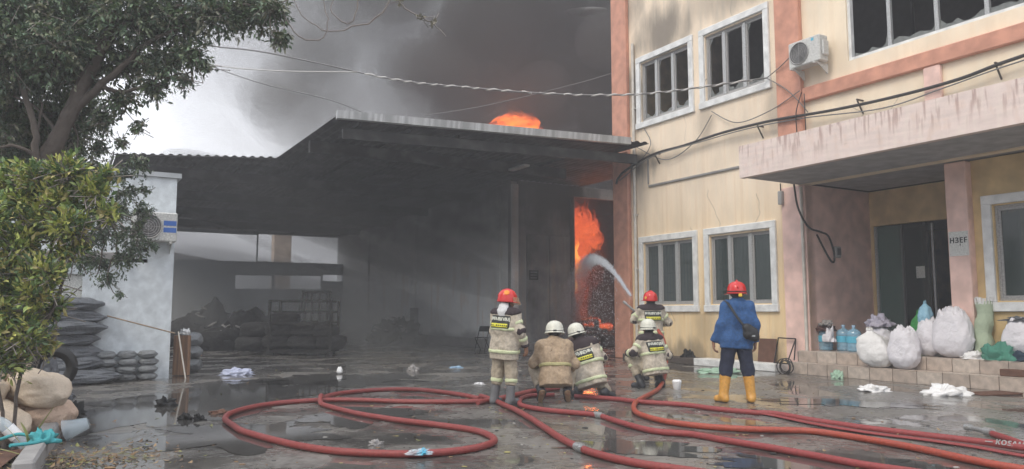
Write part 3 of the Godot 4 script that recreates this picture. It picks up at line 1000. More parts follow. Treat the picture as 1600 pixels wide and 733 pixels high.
func make_shed() -> void:
	var s := thing("warehouse_shed", "smoke blackened open warehouse shed with a flat steel roof, beside the factory", "warehouse", ORIGIN, TURN)
	var y := 6.2
	# roof: a front leaf by the factory, a long leaf behind, a side leaf on the left
	var front := B.new()
	corrugated(front, [Vector2(-4.95, 0.16), Vector2(-6.36, 8.92), Vector2(-12.6, 8.92), Vector2(-12.6, 0.16)], y)
	corrugated(front, [Vector2(-6.75, 0.12), Vector2(-6.75, -2.6), Vector2(-12.2, -2.6), Vector2(-12.2, 0.12)], y)
	put("roof", front.mesh(), mat.roof_sheet, s)
	var back := B.new()
	corrugated(back, [Vector2(-12.6, -2.0), Vector2(-12.6, 8.9), Vector2(-36.5, 8.9), Vector2(-36.5, -2.0)], y + 0.02)
	corrugated(back, [Vector2(-12.6, 8.9), Vector2(-14.45, 13.3), Vector2(-36.5, 13.3), Vector2(-36.5, 8.9)], y + 0.02)
	put("roof", back.mesh(), mat.roof_sheet, s)
	# gutter along the front edge and fascia along the sides
	var g := B.new()
	var p := Vector3(-5.05, y, 0.86)
	var q := Vector3(-6.36, y, 8.94)
	var dirn := (q - p).normalized()
	var outw := dirn.cross(Vector3.UP).normalized()
	if outw.x < 0: outw = -outw
	var prof := [Vector2(0.0, 0.05), Vector2(0.0, -0.13), Vector2(0.15, -0.13), Vector2(0.18, 0.06), Vector2(0.165, 0.06), Vector2(0.14, -0.11), Vector2(0.015, -0.11), Vector2(0.015, 0.05)]
	for i in prof.size():
		var a: Vector2 = prof[i]
		var c: Vector2 = prof[(i + 1) % prof.size()]
		g.poly([p + outw * a.x + Vector3.UP * a.y, p + outw * c.x + Vector3.UP * c.y, q + outw * c.x + Vector3.UP * c.y, q + outw * a.x + Vector3.UP * a.y], (p + q) / 2 + outw * 0.08 + Vector3.UP * 0.2)
	g.box(q + outw * 0.08 + Vector3(0, -0.04, 0), Vector3(0.2, 0.2, 0.012), Basis(Vector3.UP, atan2(outw.x, outw.z) - PI / 2))
	put("gutter", g.mesh(), mat.gutter, s)
	var fs := B.new()
	fs.bar(Vector3(-12.66, y - 0.02, 8.9), Vector3(-14.5, y - 0.02, 13.32), 0.16, 0.03, Vector3.UP)
	fs.bar(Vector3(-14.45, y - 0.04, 13.36), Vector3(-36.5, y - 0.04, 13.36), 0.03, 0.18, Vector3.UP)
	put("fascia", fs.mesh(), mat.sooty_steel, s)
	# purlins and beams under the roof
	for x in [-9.2, -15.5, -20.5, -25.5, -30.5]:
		put("beam", box_mesh(Vector3(0.16, 0.34, 8.6 if x > -12 else 13.2), 0.0, Vector3(x, y - 0.26, 4.5 if x > -12 else 6.5)), mat.sooty_steel, s)
	var pu := B.new()
	for z in [1.2, 2.6, 4.0, 5.4, 6.8, 8.2]: pu.box(Vector3(-21.0, y - 0.075, z), Vector3(28.5, 0.09, 0.06))
	for z in [9.6, 11.0, 12.4]: pu.box(Vector3(-25.5, y - 0.075, z), Vector3(21.5, 0.09, 0.06))
	put("purlin", pu.mesh(), mat.sooty_steel, s)
	var fb := B.new()
	fb.bar(Vector3(-5.4, y - 0.42, 0.3), Vector3(-6.6, y - 0.42, 8.7), 0.14, 0.26, Vector3.UP)
	put("front_beam", fb.mesh(), mat.sooty_steel, s)
	put("lamp_box", box_mesh(Vector3(0.9, 0.06, 0.2), 0.01, Vector3(-7.2, 5.55, 3.2)), mat.aluminium, s)
	# long wall on the factory's side, sooty above and pale below
	var sw := facade_texture(-36.5, -12.1, 0.0, 6.2, [[-14.0, 6.6, 13.0, 2.7, 0.85], [-24.0, 6.9, 13.0, 2.3, 0.7], [-19.0, 6.3, 4.0, 2.8, 0.7]], Color(0.80, 0.81, 0.80), Color(0.62, 0.615, 0.60))
	mat.shed_wall = sw
	var w := B.new()
	w.wall(-36.5, -12.1, 0, 6.1, 0.35, 0.6, [])
	var pivot := Vector3(-12.1, 0, 0.6)
	var skew := Transform3D(Basis(Vector3.UP, -0.0545), pivot - Basis(Vector3.UP, -0.0545) * pivot)
	put("wall", w.mesh(), sw, s).transform = skew
	for x in [-13.0, -21.9, -29.5]:
		put("wall_post", box_mesh(Vector3(0.20, 6.0, 0.07), 0.01, Vector3(x, 3.0, 0.636)), sw, s).transform = skew
	put("wall_foot", box_mesh(Vector3(7.2, 0.34, 0.16), 0.02, Vector3(-17.6, 0.17, 0.68)), mat.concrete, s).transform = skew
	put("wall_foot", box_mesh(Vector3(0.5, 1.55, 0.24), 0.02, Vector3(-21.75, 0.775, 0.72)), mat.concrete, s).transform = skew
	# end wall with a panelled door and the opening that burns
	var xf := Transform3D(Basis(Vector3.UP, PI / 2), Vector3(-12.1, 0, 0))
	var ew := facade_texture(-0.6, 8.0, 0.0, 6.2, [[1.0, 6.0, 5.0, 2.8, 0.97], [2.3, 3.0, 0.9, 3.6, 0.8], [6.5, 3.0, 3.5, 5.0, 0.97]], Color(0.30, 0.31, 0.31), Color(0.25, 0.25, 0.25))
	var e := B.new()
	e.wall(-0.6, 8.0, 0, 6.15, -0.2, 0.0, [Rect2(2.15, 0.0, 2.35, 5.75)], xf)
	put("wall", e.mesh(), ew, s)
	put("door_post", box_mesh(Vector3(0.12, 6.0, 0.26), 0.01, Vector3(-12.03, 3.0, 0.48)), sw, s)
	put("door_post", box_mesh(Vector3(0.12, 5.7, 0.16), 0.01, Vector3(-12.03, 2.85, -2.06)), mat.rusty_steel, s)
	var pan := B.new()
	for q2 in [[0.12, 1.0, 0.5, 2.6], [1.12, 1.0, 0.5, 2.6], [0.12, 1.0, 3.0, 1.5], [1.12, 1.0, 3.0, 1.5]]:
		pan.box(Vector3(-12.08, q2[2] + q2[3] / 2 - 0.3, -(q2[0] - 0.1 + q2[1] / 2)), Vector3(0.06, q2[3], q2[1] - 0.06), Basis(), 0.02)
	put("door", pan.mesh(), ew, s)
	var box_ := B.new()
	for yy in [2.55, 2.65, 2.75, 2.85]: box_.box(Vector3(-12.03, yy, -0.33), Vector3(0.06, 0.05, 0.32))
	box_.box(Vector3(-12.03, 2.7, -0.16), Vector3(0.06, 0.36, 0.03)); box_.box(Vector3(-12.03, 2.7, -0.50), Vector3(0.06, 0.36, 0.03))
	put("vent", box_.mesh(), mat.scorched_black, s)
	put("kerb", box_mesh(Vector3(0.5, 0.28, 2.2), 0.03, Vector3(-11.8, 0.14, -0.6)), mat.concrete, s)
	# the burning room behind the end wall: back, far side
	var room := B.new()
	room.box(Vector3(-18.5, 3.0, -8.1), Vector3(12.6, 6.0, 0.2)); room.box(Vector3(-19.0, 3.0, -4.4), Vector3(0.2, 6.0, 7.2)); room.box(Vector3(-15.6, 6.05, -4.2), Vector3(6.6, 0.12, 7.6))
	put("room_wall", room.mesh(), mat.scorched_black, s)
	# passage end
	put("passage_wall", box_mesh(Vector3(5.3, 6.0, 0.2), 0.0, Vector3(-9.3, 3.0, -8.2)), mat.scorched_black, s)
	# far wall with a row of openings to the daylight
	var fw := B.new()
	var fx := Transform3D(Basis(Vector3.UP, PI / 2), Vector3(-35.0, 0, 0))
	fw.wall(-14.5, 1.4, 0, 6.15, -0.25, 0.0, [Rect2(-13.2, 4.3, 4.4, 1.62), Rect2(-8.8, 4.32, 4.2, 1.6), Rect2(-4.55, 4.35, 5.3, 1.65), Rect2(-5.77, 2.72, 2.1, 0.8), Rect2(-3.5, 2.74, 2.8, 0.82), Rect2(-0.62, 3.26, 1.25, 0.4)], fx)
	put("wall", fw.mesh(), mat.grey_plaster, s)
	# columns along the open left side
	for x in [-15.0, -22.0, -29.0, -34.6]: put("column", box_mesh(Vector3(0.3, 6.1, 0.3), 0.0, Vector3(x, 3.05, 13.0)), mat.sooty_steel, s)
	# a small lean-to roof glimpsed past the grey block
	put("lean_to_roof", box_mesh(Vector3(2.4, 0.06, 1.6), 0.0, Vector3(-14.6, 2.05, 13.0)), mat.sooty_steel, s)

# ---------------------------------------------------------------- grey block on the left
func make_block() -> void:
	var o := thing("gate_house", "small pale grey plastered block with two vent slots, left of the shed", "building", ORIGIN, TURN)
	var tex: StandardMaterial3D
	tex = m("block_plaster", lin(0.74, 0.79, 0.82), 0.8, tx.blotch, 0.6)
	var xf := Transform3D(Basis(Vector3.UP, -PI / 2), Vector3(-5.6, 0, 0))
	var b := B.new()
	b.wall(12.56, 19.0, 0, 4.15, 0.0, 0.2, [Rect2(13.05, 2.58, 0.38, 0.08), Rect2(13.05, 2.36, 0.38, 0.08), Rect2(14.2, 1.3, 0.5, 0.8)], xf)
	put("wall", b.mesh(), tex, o)
	put("wall", box_mesh(Vector3(5.0, 4.15, 0.2), 0.0, Vector3(-8.32, 2.075, 12.66)), mat.grey_plaster, o)
	put("wall", box_mesh(Vector3(5.0, 4.15, 0.2), 0.0, Vector3(-8.32, 2.075, 18.9)), mat.grey_plaster, o)
	put("wall", box_mesh(Vector3(0.2, 4.15, 6.4), 0.0, Vector3(-10.93, 2.075, 15.78)), mat.grey_plaster, o)
	put("roof", box_mesh(Vector3(5.5, 0.1, 6.6), 0.0, Vector3(-8.3, 4.205, 15.78)), mat.grey_plaster, o)
	put("inner_wall", box_mesh(Vector3(0.1, 4.0, 6.0), 0.0, Vector3(-6.4, 2.0, 15.75)), mat.dark_room, o)
	put("ledge", box_mesh(Vector3(0.14, 0.16, 1.6), 0.02, Vector3(-5.52, 2.46, 14.3)), mat.concrete, o)
	put("pane", box_mesh(Vector3(0.02, 0.8, 0.5), 0.0, Vector3(-5.68, 1.7, 14.45)), mat.paper, o)
	outdoor_unit("air_conditioner", "white air conditioner with a blue printed label on the grey block's wall", W(-5.42, 2.72, 12.98), TURN + PI / 2, true)

# ---------------------------------------------------------------- what stands beyond the shed
func make_backdrop() -> void:
	var f := thing("far_building", "pale peach building seen through the openings at the back of the shed", "building", ORIGIN, TURN)
	m("peach_paint", lin(0.78, 0.62, 0.50), 0.8, tx.mottle, 0.2)
	var b := B.new()
	b.wall(-16, 6, 0, 3.1, -0.3, 0.0, [], Transform3D(Basis(Vector3.UP, PI / 2), Vector3(-52, 0, 0)))
	put("wall", b.mesh(), mat.peach_paint, f)
	for q in [[7.9, 0.7, 7.5], [4.6, 1.6, 4.9], [-1.2, 1.4, 8.5], [10.4, 0.9, 7.0]]:
		put("pier", box_mesh(Vector3(1.0, q[2], q[1]), 0.0, Vector3(-53.0, q[2] / 2, q[0])), mat.peach_paint, f)
	var an := B.new()
	an.bar(Vector3(-53, 6.9, 14), Vector3(-53, 5.0, 2.5), 0.16, 0.5)
	put("sloping_roof_edge", an.mesh(), mat.concrete, f)

# ---------------------------------------------------------------- smoke and haze
func puff(parent: Node3D, at: Vector3, size: Vector3, density: float, shade: Color, turn := 0.0) -> void:
	var v := FogVolume.new()
	v.name = numbered("billow", parent)
	v.shape = RenderingServer.FOG_VOLUME_SHAPE_ELLIPSOID
	v.size = size
	var fm := FogMaterial.new()
	fm.density = density
	fm.albedo = shade
	v.material = fm
	v.position = at
	v.rotation = Vector3(turn * 0.3, turn, turn * 0.2)
	parent.add_child(v, true)

func make_smoke() -> void:
	var s := thing("black_smoke", "thick dark grey smoke rising over the shed roof and drifting left", "smoke")
	tag(s, "", "", "", "stuff")
	var rg := RandomNumberGenerator.new()
	rg.seed = 5
	# the great plume behind the shed roof: wide thin layers first, then lumps
	var grey_ := Color(0.38, 0.375, 0.37)
	puff(s, Vector3(9, 18, -50), Vector3(28, 50, 16), 0.12, Color(0.33, 0.32, 0.31))
	puff(s, Vector3(7, 24, -51), Vector3(36, 44, 16), 0.05, grey_, 0.2)
	puff(s, Vector3(4, 20, -52), Vector3(40, 48, 16), 0.035, grey_)
	puff(s, Vector3(1, 25, -53), Vector3(46, 40, 16), 0.036, Color(0.46, 0.45, 0.44), 0.3)
	puff(s, Vector3(-2, 23, -54), Vector3(50, 46, 16), 0.027, Color(0.50, 0.485, 0.47))
	puff(s, Vector3(-5, 29, -55), Vector3(56, 38, 16), 0.020, Color(0.54, 0.52, 0.50), 0.2)
	puff(s, Vector3(-8, 30, -56), Vector3(60, 30, 14), 0.018, Color(0.58, 0.56, 0.53))
	puff(s, Vector3(12, 14, -45), Vector3(24, 38, 10), 0.10, Color(0.31, 0.30, 0.29), 0.2)
	# billows: clusters of lumps on the near face of the plume, some paler, some blacker
	for q in [[-4.5, 14.0, -41, 3.2, 0.44, 0.20], [0.5, 19.0, -42, 4.2, 0.36, 0.26], [4.5, 12.5, -40, 2.6, 0.30, 0.34], [6.5, 16.0, -40, 3.4, 0.50, 0.20], [10.0, 13.5, -40, 3.0, 0.44, 0.14], [3.0, 15.0, -43, 3.0, 0.24, 0.40], [11.0, 19.0, -42, 4.0, 0.36, 0.14], [-9.5, 20.0, -45, 4.5, 0.55, 0.10], [0.0, 12.0, -40, 2.4, 0.40, 0.28], [-12.5, 14.5, -46, 3.6, 0.62, 0.07]]:
		for i in 7:
			var d := Vector3(rg.randfn(), rg.randfn(), absf(rg.randfn()) + 0.2).normalized()
			var at: Vector3 = Vector3(q[0], q[1], q[2]) + d * q[3] * rg.randf_range(0.5, 0.95)
			var sz: float = q[3] * rg.randf_range(0.7, 1.35)
			puff(s, at, Vector3(sz * rg.randf_range(0.9, 1.5), sz * rg.randf_range(0.8, 1.2), sz * 0.9), q[5] * rg.randf_range(0.8, 1.5), Color(0.90, 0.89, 0.875) * q[4] * rg.randf_range(0.82, 1.15), rg.randf_range(0, 3))
	var h := thing("shed_smoke", "grey smoke hanging under the shed roof", "smoke")
	tag(h, "", "", "", "stuff")
	for q in [[-19.0, 5.1, 5.0, 24, 2.2, 14], [-16.0, 5.2, 4.0, 16, 2.0, 10], [-23.0, 5.1, 6.0, 18, 2.1, 12], [-12.5, 5.0, 3.0, 12, 2.4, 9], [-9.5, 4.9, 2.4, 8, 2.6, 7], [-14.5, 5.3, 2.0, 9, 1.8, 5]]:
		puff(h, W(q[0], q[1], q[2]), Vector3(q[3], q[4], q[5]), 0.045, Color(0.36, 0.35, 0.345), TURN)
	for q in [[-28.0, 2.4, 7.0, 20, 5.6, 15], [-25.0, 1.5, 6.0, 16, 4.2, 12], [-18.0, 1.0, 4.0, 16, 3.6, 10]]:
		puff(h, W(q[0], q[1], q[2]), Vector3(q[3], q[4], q[5]), 0.055, Color(0.97, 0.98, 0.98), TURN)
	puff(h, W(-9.6, 2.0, -1.4), Vector3(3.0, 7.0, 4.0), 0.07, Color(0.44, 0.36, 0.34), TURN)

# ---------------------------------------------------------------- fire
func flame_material(called: String, lo: Color, hi: Color, energy: float, sd: int, thin: float) -> StandardMaterial3D:
	var w := 128
	var im := Image.create_empty(w, w, false, Image.FORMAT_RGBA8)
	var em := Image.create_empty(w, w, false, Image.FORMAT_RGB8)
	var n := noise_of(sd, 0.035, 4)
	for j in w:
		var v := float(j) / w            # 0 at the base
		for i in w:
			var e := n.get_noise_3d(cos(TAU * i / w) * 20, sin(TAU * i / w) * 20, j * 0.7) * 0.5 + 0.5
			var al := smoothstep(thin, thin + 0.5, e + 0.25 - absf(v - 0.35) * 0.75) * smoothstep(0.0, 0.12, v) * smoothstep(1.0, 0.45, v)
			im.set_pixel(i, j, Color(0, 0, 0, al * 0.62))
			em.set_pixel(i, j, lo.lerp(hi, clampf(v * 1.1 + (0.5 - e) * 0.9, 0, 1)))
	var s := StandardMaterial3D.new()
	s.resource_name = called
	s.albedo_texture = ImageTexture.create_from_image(im)
	s.transparency = BaseMaterial3D.TRANSPARENCY_ALPHA
	s.roughness = 1.0
	s.emission_enabled = true
	s.emission = Color.WHITE
	s.emission_operator = BaseMaterial3D.EMISSION_OP_MULTIPLY
	s.emission_texture = ImageTexture.create_from_image(em)
	s.emission_energy_multiplier = energy
	return s

func flame(parent: Node3D, at: Vector3, tall: float, wide: float, mt: Material, sd: int) -> void:
	var b := B.new()
	var n := noise_of(sd, 0.6, 3)
	var pts := []
	var r := PackedFloat32Array()
	for i in 13:
		var t := i / 12.0
		pts.append(Vector3(n.get_noise_2d(t * 3, 0) * wide * 1.3, t * tall, n.get_noise_2d(0, t * 3) * wide))
		r.append(wide * (0.35 + 0.9 * sin(PI * pow(t, 0.7)) + 0.25 * n.get_noise_2d(t * 9, 5)) * (1.0 - t * 0.55) + 0.01)
	b.tube(pts, r, 14, false)
	for i in b.v.size():
		b.uv[i].y = clampf((b.v[i].y) / tall, 0.01, 0.99)
	put("flame", b.mesh(), mt, parent, at)

func fire_light(parent: Node3D, at: Vector3, energy: float, size: float) -> void:
	var l := OmniLight3D.new()
	l.name = numbered("fire_light", parent)
	l.light_color = Color(1.0, 0.50, 0.24)
	l.light_energy = energy
	l.light_size = size
	l.omni_range = 25.0
	l.omni_attenuation = 2.0
	l.shadow_enabled = true
	l.position = at
	parent.add_child(l, true)

func make_fire() -> void:
	var deep := flame_material("flame_deep", Color(1.0, 0.46, 0.22), Color(0.62, 0.17, 0.11), 0.85, 51, 0.44)
	var hot := flame_material("flame_hot", Color(1.0, 0.86, 0.42), Color(1.0, 0.42, 0.14), 1.3, 52, 0.36)
	var mid := flame_material("flame_mid", Color(1.0, 0.60, 0.24), Color(0.9, 0.26, 0.12), 1.05, 53, 0.38)
	var f := thing("doorway_fire", "orange flames filling the tall doorway between shed and factory", "fire", W(-12.4, 0, -3.0), TURN)
	var k := 0
	var rg := RandomNumberGenerator.new()
	rg.seed = 17
	for i in 50:
		var low := i % 3 == 0
		var y0 := rg.randf_range(1.9, 3.1) if low else rg.randf_range(2.4, 4.9)
		var right := lerpf(0.25, -1.2, smoothstep(2.6, 3.9, y0))        # the fire widens toward the lintel
		var at := Vector3(rg.randf_range(-1.3, -0.1), y0, lerpf(0.62, 0.30 if low else right, rg.randf()))
		flame(f, at, rg.randf_range(0.9, 1.8), rg.randf_range(0.10, 0.22) if low else rg.randf_range(0.16, 0.36), hot if low and i % 2 == 0 else deep, 60 + k)
		k += 1
	fire_light(f, Vector3(-0.75, 3.0, 0.2), 6.0, 0.5)
	fire_light(f, Vector3(-0.75, 4.4, -0.1), 5.0, 0.5)
	puff(f, Vector3(-0.5, 4.0, -0.1), Vector3(1.7, 4.4, 2.3), 0.05, Color(1.0, 0.62, 0.5))
	puff(f, Vector3(-0.6, 2.2, 0.3), Vector3(1.5, 3.4, 1.4), 0.06, Color(1.0, 0.66, 0.5))
	var g := thing("floor_fire", "low orange flames over burning bales on the passage floor", "fire", W(-12.6, 0, -3.1), TURN)
	var bales := B.new()
	for q in [[0.0, 0.3, 0.0, 0.9, 0.7], [-0.6, 0.35, -0.7, 1.1, 0.8], [-0.3, 0.85, -0.3, 1.0, 0.5], [0.2, 0.25, -1.1, 0.9, 0.6]]:
		bales.box(Vector3(q[0], q[1], q[2]), Vector3(q[3], q[4], 0.8), Basis(Vector3.UP, q[0] * 2), 0.08)
	put("burning_bale", bales.mesh(), mat.scorched_black, g)
	for q in [[0.05, 0.75, -0.1, 0.36, 0.24], [-0.3, 0.85, -0.5, 0.40, 0.28], [0.1, 0.7, -0.8, 0.34, 0.22]]:
		flame(g, Vector3(q[0], q[1], q[2]), q[3], q[4], deep, 80 + k)
		k += 1
	fire_light(g, Vector3(-0.1, 1.25, -0.2), 1.2, 0.2)
	var r := thing("roof_fire", "red flames licking up over the edge of the shed roof", "fire", Vector3(0.1, 9.0, -35))
	for q in [[0.0, 0.4, 0, 1.5, 0.5, 1], [-0.6, 0.2, 0.2, 1.3, 0.5, 0], [0.6, 0.3, 0.2, 1.2, 0.5, 0], [0.2, 0.2, 0.5, 1.4, 0.6, 1], [-0.2, 0.3, -0.5, 1.5, 0.6, 0], [-0.5, 0.3, 0.4, 1.4, 0.5, 1], [0.5, 0.2, 0.3, 1.3, 0.5, 1], [-0.9, 0.1, 0.3, 1.1, 0.5, 0], [0.95, 0.1, 0.2, 1.0, 0.5, 0]]:
		flame(r, Vector3(q[0], q[1], q[2]), q[3], q[4], mid if q[5] else deep, 90 + k)
		k += 1
	fire_light(r, Vector3(0, 1.3, 0.9), 8.0, 0.6)
	# water thrown on it: a jet that breaks into drops and falls
	var w := thing("water_spray", "white arc of water sprayed from the hose into the burning doorway", "water")
	tag(w, "", "", "", "stuff")
	var arc := curve_pts([Vector3(2.48, 1.70, -16.1), Vector3(2.42, 2.45, -19), Vector3(2.36, 2.86, -22), Vector3(2.30, 2.80, -24.5), Vector3(2.18, 2.25, -26.6), Vector3(2.05, 1.2, -27.8), Vector3(2.0, 0.1, -28.4)], 0.1)
	rg.seed = 8
	var drop := SphereMesh.new()
	drop.radius = 1.0; drop.height = 2.2; drop.radial_segments = 6; drop.rings = 4
	drop.material = mat.water_drop
	var mm := MultiMesh.new()
	mm.transform_format = MultiMesh.TRANSFORM_3D
	mm.mesh = drop
	mm.instance_count = 15000
	for i in 15000:
		var t := pow(rg.randf(), 0.8)
		var at: Vector3 = arc[int(t * (arc.size() - 1))]
		var wide := 0.010 + 0.05 * t + 0.20 * t * t
		var fall := 0.0
		if i % 9 < 2 and t > 0.15: fall = rg.randf() * maxf(0.0, at.y - 0.1) * 0.97
		at += Vector3(rg.randfn(), rg.randfn(), rg.randfn()) * (wide + 0.06 * minf(fall, 2.0)) + Vector3(0, -fall, -fall * 0.35)
		if at.y < 0.02: at.y = 0.02
		mm.set_instance_transform(i, Transform3D(Basis().scaled(Vector3.ONE * rg.randf_range(0.003, 0.0075) * (1.0 + 0.4 * t)), at))
	var mi := MultiMeshInstance3D.new()
	mi.name = "drops"
	mi.multimesh = mm
	w.add_child(mi)
	tag(mi, "", "", "", "stuff")
	for i in range(6, arc.size() - 4, 12):
		var t := float(i) / arc.size()
		var d: Vector3 = (arc[mini(i + 6, arc.size() - 1)] - arc[i - 6])
		var v := FogVolume.new()
		v.name = numbered("mist", w)
		v.shape = RenderingServer.FOG_VOLUME_SHAPE_ELLIPSOID
		v.size = Vector3(0.16 + 1.0 * t * t, 0.16 + 1.0 * t * t, d.length() * 1.7)
		var fm := FogMaterial.new()
		fm.density = lerpf(0.30, 0.26, t)
		fm.albedo = Color(0.97, 0.97, 0.98)
		v.material = fm
		w.add_child(v, true)
		v.transform = Transform3D(Basis.looking_at(d, Vector3.UP if absf(d.normalized().y) < 0.95 else Vector3.RIGHT), arc[i])

# ---------------------------------------------------------------- people
func caps(list: Array, sc: float) -> Array:
	var out := []
	for q in list: out.append([q[0] * sc, q[1] * sc, q[2] * sc, q[3] * sc])
	return out

func hand_bones(w: Vector3, d: Vector3, palm: Vector3, thumb_side: Vector3, curl: float) -> Array:
	d = d.normalized()
	palm = (palm - d * palm.dot(d)).normalized()
	var s := (thumb_side - d * thumb_side.dot(d)).normalized()
	var out := [[w - d * 0.02, 0.027, w + d * 0.03, 0.024]]
	for i in 4:
		var base := w + d * 0.088 + s * (0.030 - 0.020 * i)
		out.append([w + d * 0.02 + s * (0.018 - 0.012 * i), 0.017, base, 0.0125])
		var len_: float = [0.040, 0.045, 0.042, 0.033][i]
		var c := curl * (0.8 + 0.12 * i)
		var d1 := d * cos(c) + palm * sin(c)
		var d2 := d * cos(c * 2.1) + palm * sin(c * 2.1)
		var d3 := d * cos(c * 2.9) + palm * sin(c * 2.9)
		var p1 := base + d1 * len_
		var p2 := p1 + d2 * len_ * 0.7
		out.append([base, 0.0105, p1, 0.0095])
		out.append([p1, 0.0095, p2, 0.0088])
		out.append([p2, 0.0088, p2 + d3 * len_ * 0.5, 0.0075])
	var tb := w + d * 0.028 + s * 0.026
	var t1 := tb + (s * 0.62 + d * 0.62 + palm * 0.35).normalized() * 0.042
	out.append([w + d * 0.01, 0.018, tb, 0.016])
	out.append([tb, 0.0145, t1, 0.0115])
	out.append([t1, 0.0115, t1 + (s * 0.2 + d * 0.85 + palm * 0.45).normalized() * 0.032, 0.009])
	return out

func text_letter(ch: String, size: float, thick: float) -> TextMesh:
	var tm := TextMesh.new()
	var fo := SystemFont.new()
	fo.font_names = PackedStringArray(["Droid Sans"])
	fo.font_weight = 700
	tm.font = fo
	tm.text = ch
	tm.font_size = 48
	tm.pixel_size = size
	tm.depth = thick
	return tm

